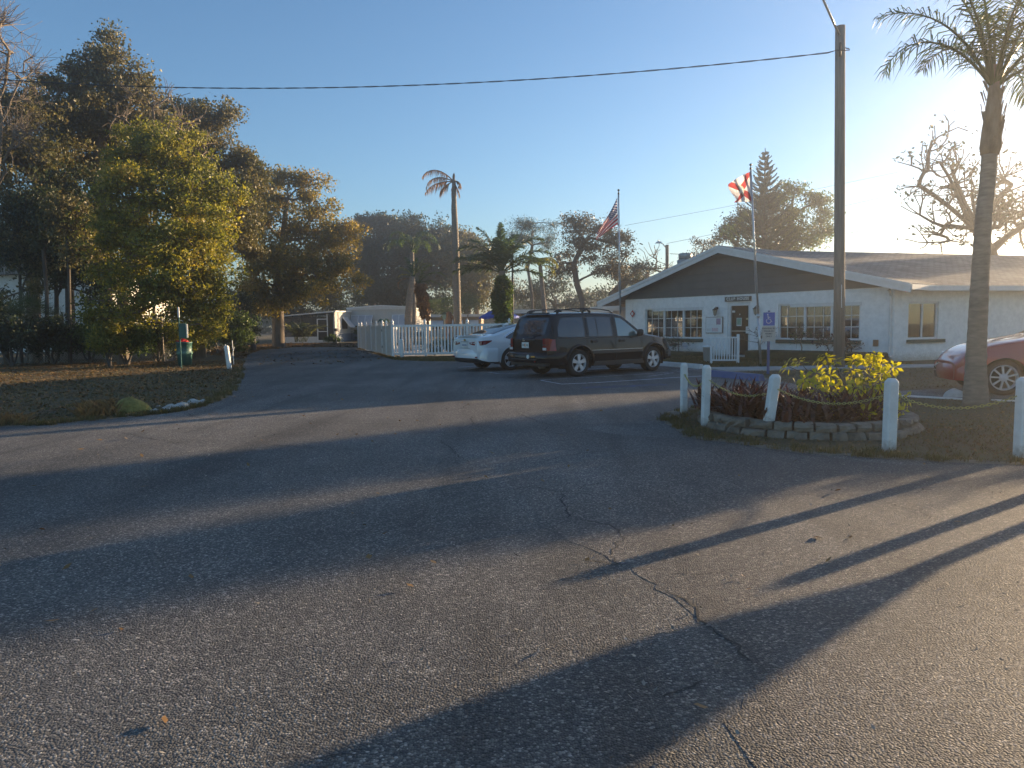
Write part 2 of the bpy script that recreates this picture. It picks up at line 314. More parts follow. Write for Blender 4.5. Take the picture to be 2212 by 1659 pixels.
for n_ in MT['asphalt_new'].node_tree.nodes:
    if n_.type == 'MAPPING': n_.inputs['Location'].default_value = (7.3, 2.1, 0)
    if n_.type == 'VALTORGB' and abs(n_.color_ramp.elements[0].position - .30) < 1e-4:
        for e_ in n_.color_ramp.elements: e_.color = tuple(v * f for v, f in zip(e_.color[:3], (.93, .91, .90))) + (1,)
def sheet(name, poly, z, mat, kind='structure', thick=0.0):
    mb = MB(); poly = [(p[0], p[1]) for p in poly]
    a = sum(poly[i][0] * poly[(i + 1) % len(poly)][1] - poly[(i + 1) % len(poly)][0] * poly[i][1] for i in range(len(poly)))
    if a < 0: poly = poly[::-1]
    if thick: mb.prism(poly, z - thick, z)
    else: mb.add([(p[0], p[1], z) for p in poly], [tuple(range(len(poly)))])
    o = mb.build(name, mat); o['kind'] = kind; return o
sheet('ground', [(-400, -50), (400, -50), (400, 500), (-400, 500)], 0.0, MT['lawn'])
def smooth_poly(pts, k=4):
    out = []; n = len(pts)
    for i in range(n - 1):
        p0, p1, p2, p3 = [np.array(pts[max(0, min(n - 1, j))][:2], float) for j in (i - 1, i, i + 1, i + 2)]
        for q in range(k):
            t = q / k; out.append(.5 * ((2 * p1) + (-p0 + p2) * t + (2 * p0 - 5 * p1 + 4 * p2 - p3) * t * t + (-p0 + 3 * p1 - 3 * p2 + p3) * t ** 3))
    out.append(np.array(pts[-1][:2], float)); return out
g = lambda x, y: tuple(G(x, y)[:2])
left_edge = smooth_poly([(-30, 7.5), (-14, 9.6), g(0, 922), g(130, 915), g(300, 899), g(380, 889), g(440, 875), g(480, 860), g(508, 840), g(521, 815), g(527, 790), g(533, 768), g(560, 757), g(640, 750)], 5)
rng0 = np.random.default_rng(5)
def jag(pts, s): return [(p[0] + rng0.normal() * s, p[1] + rng0.normal() * s) for p in pts]
left_edge = jag(left_edge, .035)
right_edge = smooth_poly([g(785, 751), g(792, 757), g(823, 769), g(850, 777.5), g(905, 780), g(975, 781), (-.6, 27.5), (2.2, 28.0), (4.4, 25.2), (5.9, 21.6), (6.0, 19.6)], 4)
lawn_right = smooth_poly([(6.35, 18.0), (6.25, 15.3), (5.9, 12.9), (4.6, 11.6), (3.1, 11.75), g(1435, 903), g(1450, 912), g(1478, 930), g(1506, 947), g(1600, 958), g(1726, 976), g(1850, 985), g(1930, 990), g(2212, 1003), (8, 6.2), (14, 4.6), (30, 2)], 4)
asph = list(left_edge) + jag(right_edge, .03) + jag(lawn_right, .035) + [(60, -20), (60, -40), (-60, -40), (-60, 2)]
sheet('road', asph, 0.004, MT['asphalt'])
seam = smooth_poly([g(1150, 905), g(1106, 960), g(1085, 1010), g(1150, 1100), g(1235, 1170), g(1350, 1226), g(1450, 1295), g(1620, 1430), g(1640, 1500), g(1625, 1660), (1.6, .8), (1.9, -2), (6, -3), (13, 3.2), (8.0, 5.6), (5.0, 6.6), (3.6, 7.1), (2.6, 8.2), g(1300, 935)], 5)
sheet('road_patch', jag(seam, .018), .0055, MT['asphalt_new'])
sheet('driveway', [(7.35, 13.95), (7.25, 12.75), (9.0, 12.35), (13.6, 11.8), (14.0, 15.0), (12, 15.4)], 0.006, MT['asphalt'])
# pavement to the clubhouse door
mb = MB(); slabs = [(5.75, 21.75, 6.1, 20.1), (7.6, 21.65, 7.6, 20.35), (9.4, 21.75, 9.4, 20.5), (11.2, 21.8, 11.2, 20.6), (13.0, 21.7, 13.1, 20.6), (15.2, 21.2, 15.2, 20.1), (20, 19.6, 20, 18.4)]
for i in range(len(slabs) - 1):
    a, b = slabs[i], slabs[i + 1]; e = .012
    mb.prism([(a[2] + e, a[3]), (b[2] - e, b[3]), (b[0] - e, b[1]), (a[0] + e, a[1])], -.05, .035)
mb.build('pavement', MT['concrete'])['kind'] = 'structure'
# white edging strip beside the driveway
mb = MB(); a, b = G(1940, 857), G(2112, 866.5); d = (b - a) / np.linalg.norm(b - a); n = np.array([-d[1], d[0], 0])
mb.prism([a[:2], b[:2], (b + n * .09)[:2], (a + n * .09)[:2]], 0.006, .03); a, b = G(2140, 867), G(2330, 872); mb.prism([a[:2], b[:2], (b + n * .09)[:2], (a + n * .09)[:2]], 0.006, .03)
mb.build('kerb_strip', MT['white_paint'])['kind'] = 'structure'
MT['sand'] = pm('sandy_edge', (.24, .20, .15), (.13, .105, .075), .95, sc1=3, bmp=.6, bs=50, bd=.02)
def edge_strip(name, pts, wid, seed):
    rg = np.random.default_rng(seed); P = np.array([p[:2] for p in pts]); V = []
    for i in range(len(P)):
        d = P[min(i + 1, len(P) - 1)] - P[max(i - 1, 0)]; d /= np.linalg.norm(d) + 1e-9; n = np.array([-d[1], d[0]]); a = wid * (.2 + rg.random()); b = wid * (.2 + .9 * rg.random())
        V += [(*(P[i] + n * a), .0088), (*(P[i] - n * b), .0088)]
    mb = MB(); mb.add(V, [(2 * i, 2 * i + 1, 2 * i + 3, 2 * i + 2) for i in range(len(P) - 1)]); mb.build(name, MT['sand'])['kind'] = 'structure'
edge_strip('sandy_edge', [p for p in left_edge if p[1] < 24], .10, 3); edge_strip('sandy_edge', lawn_right[8:-12], .13, 4)
# painted parking lines
m, nt, b = newmat('worn_line_paint'); tc = nt.nodes.new('ShaderNodeTexCoord').outputs['Object']; nn = noise(nt, tc, 9, 6, .75)
rr = ramp(nt, [(.36, (.10, .10, .10)), (.52, (.52, .56, .62))]); L(nt, nn.outputs[0], rr.inputs[0]); L(nt, rr.outputs[0], b.inputs['Base Color']); b.inputs['Roughness'].default_value = .7; MT['line'] = m
m, nt, b = newmat('worn_blue_paint'); tc = nt.nodes.new('ShaderNodeTexCoord').outputs['Object']; nn = noise(nt, tc, 5, 6, .75)
rr = ramp(nt, [(.45, (.06, .06, .063)), (.66, (.04, .07, .20))]); L(nt, nn.outputs[0], rr.inputs[0]); L(nt, rr.outputs[0], b.inputs['Base Color']); b.inputs['Roughness'].default_value = .75; MT['wornblue'] = m
def strip(mb, pts, wd, z):
    pts = [np.array(p[:2], float) for p in pts]
    for i in range(len(pts) - 1):
        d = pts[i + 1] - pts[i]; d /= np.linalg.norm(d) + 1e-9; n = np.array([-d[1], d[0]]) * wd / 2
        mb.add([(*(pts[i] - n), z), (*(pts[i + 1] - n), z), (*(pts[i + 1] + n), z), (*(pts[i] + n), z)], [(0, 1, 2, 3)])
mb = MB()
strip(mb, [g(1211, 830.5), g(1290, 827), g(1400, 820), g(1460, 816), g(1530, 812)], .10, .0085)
mb.build('parking_line', MT['line'])['kind'] = 'structure'
mb = MB()
strip(mb, [g(1168, 822), g(1211, 830)], .06, .0085); strip(mb, [g(1168, 821.5), g(1330, 812), g(1470, 803)], .05, .0085); strip(mb, [g(1455, 806), g(1400, 813.5)], .05, .0088)
strip(mb, [g(1450, 800.5), g(1510, 798)], .07, .0085); strip(mb, [g(1054, 804), g(1078, 808), g(1120, 806.5)], .05, .0085)
strip(mb, [g(990, 794), g(1030, 791)], .08, .0085); strip(mb, [g(1100, 788), g(1160, 783)], .09, .0085); strip(mb, [g(1240, 805), g(1360, 797.5), g(1420, 793)], .09, .0087); strip(mb, [g(1245, 800), g(1360, 793)], .08, .0085)
mb.build('parking_line', MT['line'])['kind'] = 'structure'
mb = MB(); strip(mb, [g(1255, 838), g(1330, 836), g(1440, 831)], .5, .0075); mb.build('painted_patch', MT['wornblue'])['kind'] = 'structure'
# cracks and a patch seam, thin dark ribbons laid flat along the road
MT['crack'] = pm('crack', (.022, .021, .02), (.04, .038, .036), .95, sc1=30)
def crack(mb, px, wd, seed):
    rg = np.random.default_rng(seed); P = [np.array(g(*q)) for q in px]; pts = []
    for i in range(len(P) - 1):
        n = max(3, int(np.linalg.norm(P[i + 1] - P[i]) / .035))
        for k in range(n): pts.append(P[i] + (P[i + 1] - P[i]) * k / n)
    pts.append(P[-1]); pts = np.array(pts); k = len(pts)
    j = np.cumsum(rg.normal(0, .011, (k, 2)), 0); j -= np.linspace(0, 1, k)[:, None] * j[-1]; j += rg.normal(0, .006, (k, 2)); pts = pts + j
    V = []
    for i in range(k):
        d = pts[min(i + 1, k - 1)] - pts[max(i - 1, 0)]; d /= np.linalg.norm(d) + 1e-9; n = np.array([-d[1], d[0]]); ww = wd * (.35 + rg.random() * .9) * min(1, .3 + 6 * min(i, k - 1 - i) / k)
        V += [(*(pts[i] + n * ww / 2), .0072), (*(pts[i] - n * ww / 2), .0072)]
    mb.add(V, [(2 * i, 2 * i + 1, 2 * i + 3, 2 * i + 2) for i in range(k - 1)])
mb = MB()
CR = [([(1106, 1057), (1150, 1056), (1205, 1063), (1250, 1062), (1270, 1050), (1292, 1046)], .012), ([(1212, 1064), (1211, 1082), (1228, 1103), (1233, 1122), (1262, 1130), (1310, 1138), (1333, 1150), (1346, 1164)], .017),
      ([(1346, 1164), (1330, 1190), (1333, 1215), (1352, 1226)], .009), ([(1352, 1226), (1400, 1231), (1440, 1232)], .007), ([(1255, 1212), (1300, 1216), (1345, 1225)], .008),
      ([(1440, 1280), (1490, 1322), (1550, 1370), (1590, 1390), (1612, 1405), (1618, 1432)], .013), ([(1420, 1510), (1470, 1490), (1520, 1472)], .010),
      ([(1332, 1061), (1400, 1064), (1450, 1070), (1475, 1096)], .008), ([(1455, 1022), (1520, 1033), (1577, 1040), (1600, 1056), (1660, 1062), (1780, 1078), (1900, 1083), (2000, 1115), (2080, 1140)], .009),
      ([(1600, 1056), (1545, 1064), (1540, 1074)], .008), ([(1190, 920), (1300, 917), (1436, 916)], .022), ([(1190, 920), (1152, 905), (1120, 893)], .02), ([(1188, 922), (1190, 935), (1230, 942)], .014),
      ([(940, 950), (975, 970), (1010, 1000)], .012), ([(1015, 872), (1005, 880), (985, 884), (850, 887), (760, 884)], .018), ([(1018, 900), (1025, 912), (1020, 920)], .02),
      ([(260, 935), (330, 948), (420, 958)], .014), ([(405, 893), (440, 905), (480, 908)], .014), ([(560, 958), (640, 965), (700, 973), (790, 972)], .012),
      ([(590, 1659), (640, 1652), (700, 1642), (780, 1634)], .006), ([(1160, 1000), (1240, 985), (1340, 968)], .010), ([(1740, 1030), (1760, 1048), (1790, 1058)], .008), ([(600, 899), (720, 915), (850, 917)], .010), ([(1440, 1240), (1500, 1244), (1560, 1232), (1640, 1230)], .007)]
for i, (p, wd) in enumerate(CR): crack(mb, p, wd * .95, 100 + i)
mb.build('asphalt_cracks', MT['crack'])['kind'] = 'structure'
# ------------------------------------------------------------------ grass blades, litter (uncountable)
def inpoly(P, poly):
    poly = np.asarray(poly, float); x, y = P[:, 0], P[:, 1]; ins = np.zeros(len(P), bool); n = len(poly); j = n - 1
    for i in range(n):
        xi, yi = poly[i]; xj, yj = poly[j]
        c = ((yi > y) != (yj > y)) & (x < (xj - xi) * (y - yi) / (yj - yi + 1e-12) + xi); ins ^= c; j = i
    return ins
def blades(name, poly, n, h, wd, mat, seed, label, cat, excl=None, flat=False, z=0.0, clump=0, near=None):
    rg = np.random.default_rng(seed); poly = np.asarray(poly, float); lo, hi = poly.min(0), poly.max(0); out = []
    cnt = 0
    while cnt < n:
        P = lo + rg.random((n, 2)) * (hi - lo)
        if clump: P += 0
        k = inpoly(P, poly)
        if excl is not None:
            for e in excl: k &= ~inpoly(P, e)
        if near: k &= rg.random(len(P)) < np.clip(near / np.maximum(P[:, 1], 1), 0, 1) ** 1.6
        f = .5 + .5 * np.sin(P[:, 0] * 1.7 + 2 * np.sin(P[:, 1] * .9)) * np.sin(P[:, 1] * 1.3 + seed)
        k &= rg.random(len(P)) < .35 + .65 * f
        out.append(P[k]); cnt += k.sum()
    P = np.concatenate(out)[:n]; a = rg.random(n) * 6.283; H = h * (.5 + rg.random(n)); W = wd * (.6 + .8 * rg.random(n))
    dx, dy = np.cos(a), np.sin(a); B = np.c_[P, np.full(n, z)]
    if flat:
        t = rg.normal(0, .35, (n, 2)); zz = z + .008 + rg.random(n) * .02
        c = np.c_[P, zz]; u = np.c_[dx, dy, t[:, 0]] * H[:, None]; v = np.c_[-dy, dx, t[:, 1]] * W[:, None]
        V = np.stack([c - u, c - v, c + u, c + v], 1); V[:, :, 2] = np.maximum(V[:, :, 2], z + .006)
    else:
        lean = rg.normal(0, .45, (n, 2)) * H[:, None]
        s = np.c_[dx, dy, np.zeros(n)] * W[:, None] / 2; tip = B + np.c_[lean, H]; mid = B + np.c_[lean * .35, H * .6]
        V = np.stack([B - s, B + s, mid + s * .8, tip], 1)
    o = mesh_obj(name, V.reshape(-1, 3), np.arange(4 * n).reshape(n, 4), mat); tag(o, label, cat, None, 'stuff'); return o
MT['sand_grit'] = leafmat('grit', [(.08, .075, .07), (.22, .2, .17), (.40, .37, .32)], 0.0, .9)
MT['blade'] = leafmat('grass_blades', [(.06, .045, .02), (.12, .085, .035), (.10, .095, .03), (.18, .13, .06), (.24, .17, .09)], .3, .6)
MT['litter'] = leafmat('fallen_leaf', [(.09, .05, .02), (.16, .09, .035), (.24, .15, .06), (.10, .08, .05)], .15, .7)
left_lawn = [p for p in left_edge if p[1] < 31] + [(-9, 31), (-30, 31), (-30, 9)]
blades('grass', left_lawn, 60000, .04, .012, MT['blade'], 1, 'short dry patchy grass of the left verge', 'grass', near=11)
blades('fallen_leaves', left_lawn, 34000, .04, .03, MT['litter'], 2, 'brown fallen leaves scattered over the left verge', 'leaves', flat=True)
near_road = [(-2.6, 2.2), (3.2, 2.2), (6.0, 6.2), (3.0, 8.0), (0, 16), (-6, 16), (-7, 9)]
blades('loose_grit', near_road, 1500, .010, .007, MT['sand_grit'], 41, 'loose grit and crumbs strewn on the asphalt', 'grit', flat=True, z=.002)
blades('fallen_leaves', near_road, 130, .028, .016, MT['litter'], 42, 'single dry leaves blown about the open asphalt', 'leaves', flat=True, z=.004)
leafy = [g(440, 765), g(530, 775), g(533, 768), g(560, 757), g(640, 750), g(785, 750), g(785, 742), g(600, 742), g(450, 752)]
blades('fallen_leaves', leafy, 9000, .09, .07, MT['litter'], 3, 'orange carpet of fallen leaves at the far end of the road', 'leaves', flat=True)
road_litter = [g(540, 770), g(780, 752), g(830, 776), g(700, 790), g(560, 790)]
blades('fallen_leaves', road_litter, 500, .05, .04, MT['litter'], 4, 'scattered dead leaves on the asphalt by the pool fence', 'leaves', flat=True, z=.004)
rl = [tuple(p) for p in lawn_right[:-2]] + [(14, 6), (22, 10.2), (9, 12.2), (7.2, 12.6), (7.3, 14.1), (12, 15.6), (20, 16), (20, 18.2), (13, 20.4), (7.6, 20.2), (6.6, 20.1)]
bedc = np.array([4.05, 9.80]); BR = 1.32
bedpoly = [(bedc[0] + (BR + .12) * math.cos(t), bedc[1] + (BR + .12) * math.sin(t)) for t in np.linspace(0, 6.28, 40)[:-1]]
blades('grass', rl, 30000, .03, .010, MT['blade'], 6, 'thin brownish grass round the flower bed', 'grass', excl=[bedpoly], near=9)
blades('fallen_leaves', rl, 9000, .022, .016, MT['litter'], 12, 'small brown litter on the thin grass round the stone bed', 'leaves', excl=[bedpoly], flat=True, near=9)
def tufts(name, pts, n, h, seed, mat, label, side):
    rg = np.random.default_rng(seed); P = np.array([p[:2] for p in pts]); V = []
    for k in range(n):
        i = rg.integers(0, len(P) - 1); t = rg.random(); c = P[i] + (P[i + 1] - P[i]) * t; d = P[i + 1] - P[i]; d /= np.linalg.norm(d) + 1e-9; c = c + np.array([-d[1], d[0]]) * side * (rg.random() ** 2 * .35 - .05)
        for b in range(rg.integers(8, 26)):
            a = rg.random() * 6.283; q = np.array([c[0] + rg.normal() * .03, c[1] + rg.normal() * .03, 0]); hh = h * (.4 + rg.random()); w_ = .004; s_ = np.array([math.cos(a), math.sin(a), 0]) * w_; ln = np.array([math.cos(a + 1.3), math.sin(a + 1.3), 0]) * hh * .6 * rg.random()
            V += [q - s_, q + s_, q + ln * .4 + [0, 0, hh * .6] + s_ * .7, q + ln + [0, 0, hh]]
    o = mesh_obj(name, np.array(V), np.arange(len(V)).reshape(-1, 4), mat); tag(o, label, 'weeds', None, 'stuff')
tufts('edge_weeds', [p for p in left_edge if 8.5 < p[1] < 26], 420, .075, 61, MT['blade'], 'ragged dry weeds along the left edge of the asphalt', 1)
tufts('edge_weeds', lawn_right[8:-10], 300, .06, 62, MT['blade'], 'ragged weeds at the asphalt edge round the stone bed', 1)
verge = [g(788, 757), g(823, 769), g(850, 777.5), g(905, 780), g(975, 781), (-.6, 27.5), (-1.2, 31.8), (-5.3, 31.9), (-9.8, 45), g(785, 751)]
blades('grass', verge, 9000, .06, .02, MT['blade'], 7, 'narrow grass verge along the white fence', 'grass')
front = [(4.5, 25.4), (5.9, 21.9), (12.5, 22.0), (12.9, 23.0), (9, 27.6), (5.3, 32.5)]
blades('grass', front, 16000, .05, .018, MT['blade'], 8, 'dull grass between pavement and clubhouse wall', 'grass')
# ------------------------------------------------------------------ trees
def lobe(px, py, Y, rx, rz, ry=None):
    """an ellipsoid of foliage seen at picture point px,py, standing Y metres away; radii in picture pixels -> metres"""
    c = Pd(px, py, Y); s = Y / FPX; a, b = rx * s, rz * s
    return (c, np.array([a, ry if ry else (a + b) / 2 * .85, b]))
def skeleton(rg, base, trunk, lobes, ncl, shell=.55, up=.15):
    nodes = [np.array(base, float)]; par = [-1]
    for p in trunk: nodes.append(np.array(p, float)); par.append(len(nodes) - 2)
    ntr = len(nodes); vol = np.array([l[1].prod() ** .75 for l in lobes]); vol /= vol.sum(); cl = []
    # limbs to each lobe
    for c, r in lobes:
        st = np.array(nodes[1:ntr] if ntr > 1 else nodes[:1]); lowc = c.copy(); d = np.linalg.norm(st - c, axis=1) + 1.5 * np.maximum(0, st[:, 2] - c[2] + .2 * r[2])
        k = int(np.argmin(d)) + (1 if ntr > 1 else 0); a = nodes[k]; m = 4; prev = k
        for i in range(1, m + 1):
            t = i / m; p = a + (c - a) * t; p = p + rg.normal(0, .05, 3) * np.linalg.norm(c - a) * (1 - t) ; p[2] += up * math.sin(math.pi * t) * np.linalg.norm((c - a)[:2]) * .5
            nodes.append(p); par.append(prev); prev = len(nodes) - 1
    for (c, r), v in zip(lobes, vol):
        n = max(4, int(round(ncl * v))); u = rg.normal(0, 1, (n, 3)); u /= np.linalg.norm(u, axis=1)[:, None]
        rad = rg.random(n) ** (1 / 3.); rad = shell + (1 - shell) * rad if shell > 0 else rad
        rad = np.where(rg.random(n) < .3, rad * rg.random(n), rad); rad *= 1 + rg.normal(0, .15, n)
        P = c + u * r * rad[:, None]
        if n >= 16:
            ns = max(4, n // 11); S_ = P[rg.permutation(n)[:ns]]; a_ = rg.integers(0, ns, n); g_ = rg.normal(0, 1, (n, 3)); g_[:, 2] *= .5
            keep = rg.random(n) < .22; P = np.where(keep[:, None], P, S_[a_] + g_ * r * .17)
        o = np.argsort(np.linalg.norm((P - c) / r, axis=1)); rad = np.linalg.norm((P - c) / r, axis=1)
        for i in o: cl.append((P[i], rad[i]))
    tips = []
    NA = np.zeros((len(nodes) + 3 * len(cl) + 5, 3)); NA[:len(nodes)] = nodes; cnt = len(nodes); par = list(par)
    for P, rd in cl:
        if P[2] < .15: P[2] = .15 + abs(rg.normal()) * .2
        lo = 1 if ntr > 1 else 0
        d = np.linalg.norm(NA[lo:cnt] - P, axis=1) + .6 * np.maximum(0, NA[lo:cnt, 2] - P[2]); k = int(np.argmin(d)) + lo
        a = NA[k]; dist = np.linalg.norm(P - a); m = 2 if dist > .5 else 1; prev = k
        for i in range(1, m + 1):
            t = i / m; q = a + (P - a) * t
            if i < m: q = q + rg.normal(0, .09 * dist, 3); q[2] += .06 * dist
            NA[cnt] = q; par.append(prev); prev = cnt; cnt += 1
        tips.append(prev)
    return NA[:cnt], np.array(par), tips
def tubes(nodes, par, rad, nside=5):
    idx = np.where(par >= 0)[0]; A = nodes[par[idx]]; B = nodes[idx]; ra = np.minimum(rad[par[idx]], rad[idx] * 1.6); rb = rad[idx]
    d = B - A; ln = np.linalg.norm(d, axis=1)[:, None] + 1e-9; d = d / ln; ref = np.where(np.abs(d[:, 2:3]) < .9, np.array([[0, 0, 1.0]]), np.array([[1.0, 0, 0]]))
    a = np.cross(d, ref); a /= np.linalg.norm(a, axis=1)[:, None] + 1e-9; b = np.cross(a, d); t = np.arange(nside) * 2 * math.pi / nside
    ca, sa = np.cos(t), np.sin(t); off = a[:, None, :] * ca[None, :, None] + b[:, None, :] * sa[None, :, None]
    V = np.concatenate([A[:, None, :] + off * ra[:, None, None], B[:, None, :] + off * rb[:, None, None]], 1); m = len(idx)
    base = (np.arange(m) * 2 * nside)[:, None]; k = np.arange(nside); k2 = (k + 1) % nside
    F = np.stack([base + k, base + k2, base + nside + k2, base + nside + k], -1).reshape(-1, 4)
    return V.reshape(-1, 3), F
def leafquads(rg, C, rc, n, size, droop=0.0, aspect=.5, flat=.0):
    """n leaves about each centre"""
    m = len(C); off = rg.normal(0, 1, (m, n, 3)); off /= np.linalg.norm(off, axis=2)[:, :, None] + 1e-9; off *= rg.random((m, n, 1)) ** .45 * (rc * (.9 + 1.1 * rg.random((m, 1, 1)))); off[:, :, 2] *= .75
    P = (C[:, None, :] + off).reshape(-1, 3); k = len(P)
    u = rg.normal(0, 1, (k, 3)); u[:, 2] = u[:, 2] * (1 - flat) - droop; u /= np.linalg.norm(u, axis=1)[:, None] + 1e-9
    v = rg.normal(0, 1, (k, 3)); v[:, 2] *= (1 - flat); v = np.cross(u, v); v /= np.linalg.norm(v, axis=1)[:, None] + 1e-9
    s = (size * (.55 + .9 * rg.random(k)))[:, None]
    V = np.stack([P - u * s * .5, P + v * s * aspect * .5 - u * s * .05, P + u * s * .5, P - v * s * aspect * .5 - u * s * .05], 1)
    V[:, :, 2] = np.maximum(V[:, :, 2], .03)
    return V.reshape(-1, 3), np.arange(4 * k).reshape(k, 4)
def tree(label, base, trunk, lobes, ncl, lpc, size, mat, rc=.38, tr=.2, bark='bark', seed=1, name='tree', cat='tree', group=None, shell=.5, twig=.012, droop=.15, aspect=.5, up=.15, crown='crown', stem='trunk', bare=0.0, expo=.42):
    rg = np.random.default_rng(seed); base = np.array(base, float); root = empty(name, base, 0, label, cat, group)
    nodes, par, tips = skeleton(rg, base, trunk, lobes, ncl, shell, up)
    cnt = np.zeros(len(nodes)); cnt[tips] = 1
    for i in range(len(nodes) - 1, 0, -1): cnt[par[i]] += cnt[i]
    rad = twig * np.maximum(cnt, 1) ** expo; rad *= 1.0; mx = rad[1] if len(nodes) > 1 else rad[0]; f = tr / max(rad[0], 1e-6)
    big = (cnt / cnt[0]) ** .5; rad = rad * (1 - big) + rad * f * big
    rad[0] = tr * 1.35
    V, F = tubes(nodes, par, rad, 6); mesh_obj(stem, V, F, MT[bark], root, True, True)
    C = nodes[tips]
    if bare > 0: C = C[rg.random(len(C)) > bare]
    if lpc > 0 and len(C):
        V, F = leafquads(rg, C, rc, lpc, size, droop, aspect); mesh_obj(crown, V, F, mat if not isinstance(mat, str) else MT[mat], root, False, True)
    else: root['label'] = label
    # fine twigs for bare trees
    return root
def bare_tree(label, base, trunk, lobes, ncl, tr, bark, seed, name='bare_tree', cat='tree', group=None, twig=.01, leaves=None, ext=3, elen=.5):
    rg = np.random.default_rng(seed); base = np.array(base, float); root = empty(name, base, 0, label, cat, group)
    nodes, par, tips = skeleton(rg, base, trunk, lobes, ncl, .3, .1)
    nodes = list(nodes); par = list(par); c0 = np.mean([l[0] for l in lobes], 0); t2 = []
    for t in tips:
        for e in range(ext):
            d = nodes[t] - nodes[par[t]]; d = d / (np.linalg.norm(d) + 1e-9) + rg.normal(0, .55, 3) + np.array([0, 0, .35]); d /= np.linalg.norm(d); p = t
            for q in range(2):
                nodes.append(nodes[p] + (d + rg.normal(0, .25, 3)) * elen * (.3 + .5 * rg.random())); par.append(p); p = len(nodes) - 1
            t2.append(p)
    nodes = np.array(nodes); par = np.array(par); cnt = np.zeros(len(nodes)); cnt[t2] = 1
    for i in range(len(nodes) - 1, 0, -1): cnt[par[i]] += cnt[i]
    rad = twig * np.maximum(cnt, 1) ** .45; big = (cnt / cnt[0]) ** .5; rad = rad * (1 - big) + tr * big
    V, F = tubes(nodes, par, rad, 5); mesh_obj('trunk', V, F, MT[bark], root, True, True)
    if leaves:
        C = nodes[t2]; C = C[rg.random(len(C)) < leaves[0]]; V, F = leafquads(rg, C, leaves[1], leaves[2], leaves[3], .1, .5); mesh_obj('crown', V, F, MT[leaves[4]], root, False, True)
    return root
def tk(*a): return [Pd(*q) for q in a]
def base_at(px, Y): p = Pd(px, 700, Y); return np.array([p[0], Y, 0.0])
# ---- left group, along the verge
tree('tall brown-leaved oak with a peaked top rising highest over the left grove', base_at(225, 36), tk((228, 560, 36), (215, 400, 36), (222, 250, 36), (215, 190, 36)),
     [lobe(248, 95, 36, 26, 32), lobe(240, 140, 36, 45, 40), lobe(180, 120, 36, 28, 24), lobe(155, 150, 36, 24, 20), lobe(300, 160, 36, 20, 26), lobe(275, 195, 36, 55, 50), lobe(170, 190, 36, 48, 36), lobe(225, 250, 36, 70, 55), lobe(300, 260, 36, 50, 60), lobe(120, 260, 37, 80, 60), lobe(200, 350, 37, 90, 70), lobe(300, 350, 38, 70, 60)],
     820, 56, .16, 'oak_brown', .42, .26, 'bark', 11)
tree('brown-leaved tree with sagging boughs at the far left edge of the grove', base_at(70, 33), tk((70, 560, 33), (85, 400, 33), (60, 300, 33)),
     [lobe(60, 235, 33, 75, 55), lobe(130, 195, 34, 60, 40), lobe(20, 330, 32, 85, 70), lobe(110, 340, 34, 80, 70), lobe(60, 440, 32, 100, 50), lobe(-60, 300, 33, 90, 110)],
     640, 56, .16, 'oak_brown', .42, .24, 'bark', 12)
tree('dark leafy tree with low hanging shade in the middle of the left grove', base_at(150, 34), tk((150, 620, 34), (158, 500, 34)),
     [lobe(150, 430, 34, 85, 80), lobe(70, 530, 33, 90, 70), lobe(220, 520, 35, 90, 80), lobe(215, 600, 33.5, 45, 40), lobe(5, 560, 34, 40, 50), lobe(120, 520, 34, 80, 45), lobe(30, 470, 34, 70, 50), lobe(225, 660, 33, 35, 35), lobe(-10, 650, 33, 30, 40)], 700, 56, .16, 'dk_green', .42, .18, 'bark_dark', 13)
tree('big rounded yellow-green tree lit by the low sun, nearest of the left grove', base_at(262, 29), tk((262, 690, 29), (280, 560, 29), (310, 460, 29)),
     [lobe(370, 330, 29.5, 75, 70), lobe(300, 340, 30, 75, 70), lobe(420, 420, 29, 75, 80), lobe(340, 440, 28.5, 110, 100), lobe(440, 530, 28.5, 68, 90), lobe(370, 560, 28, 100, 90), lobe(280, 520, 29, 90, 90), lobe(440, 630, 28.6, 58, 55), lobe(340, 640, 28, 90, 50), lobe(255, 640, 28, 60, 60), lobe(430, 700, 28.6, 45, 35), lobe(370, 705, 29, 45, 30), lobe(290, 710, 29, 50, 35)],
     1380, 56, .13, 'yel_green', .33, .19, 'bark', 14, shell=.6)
bare_tree('pale leafless tree with fine upright twigs at the upper left corner', base_at(-10, 28), tk((-10, 560, 28), (-5, 400, 28), (5, 260, 28)),
     [lobe(20, 110, 28, 45, 80), lobe(-30, 150, 28, 50, 100), lobe(45, 170, 28, 30, 60), lobe(30, 300, 27, 50, 60)], 150, .05, 'bark', 15, twig=.0042, elen=.75, ext=5)
bare_tree('leafless pale branches standing above the yellow-green tree', base_at(330, 31.5), tk((330, 560, 31.5), (335, 400, 31.5), (330, 330, 31.5)), [lobe(330, 230, 31.5, 35, 60), lobe(400, 260, 31.5, 40, 50), lobe(270, 260, 31.5, 35, 50), lobe(440, 320, 31, 30, 40)], 60, .07, 'bark', 22, twig=.005, elen=.6)
tree('brown-green oak with ragged outline behind the yellow-green tree', base_at(430, 41), tk((430, 600, 41), (425, 450, 41), (415, 330, 41)),
     [lobe(400, 250, 41, 65, 50), lobe(465, 270, 41, 50, 45), lobe(350, 290, 41, 60, 50), lobe(440, 340, 41, 85, 60), lobe(505, 350, 41, 45, 55), lobe(525, 430, 41, 52, 70), lobe(490, 240, 41, 18, 22), lobe(545, 370, 41, 22, 28), lobe(460, 460, 40, 90, 80), lobe(540, 520, 41, 35, 55)],
     860, 54, .17, 'oak_brown', .45, .28, 'bark', 16)
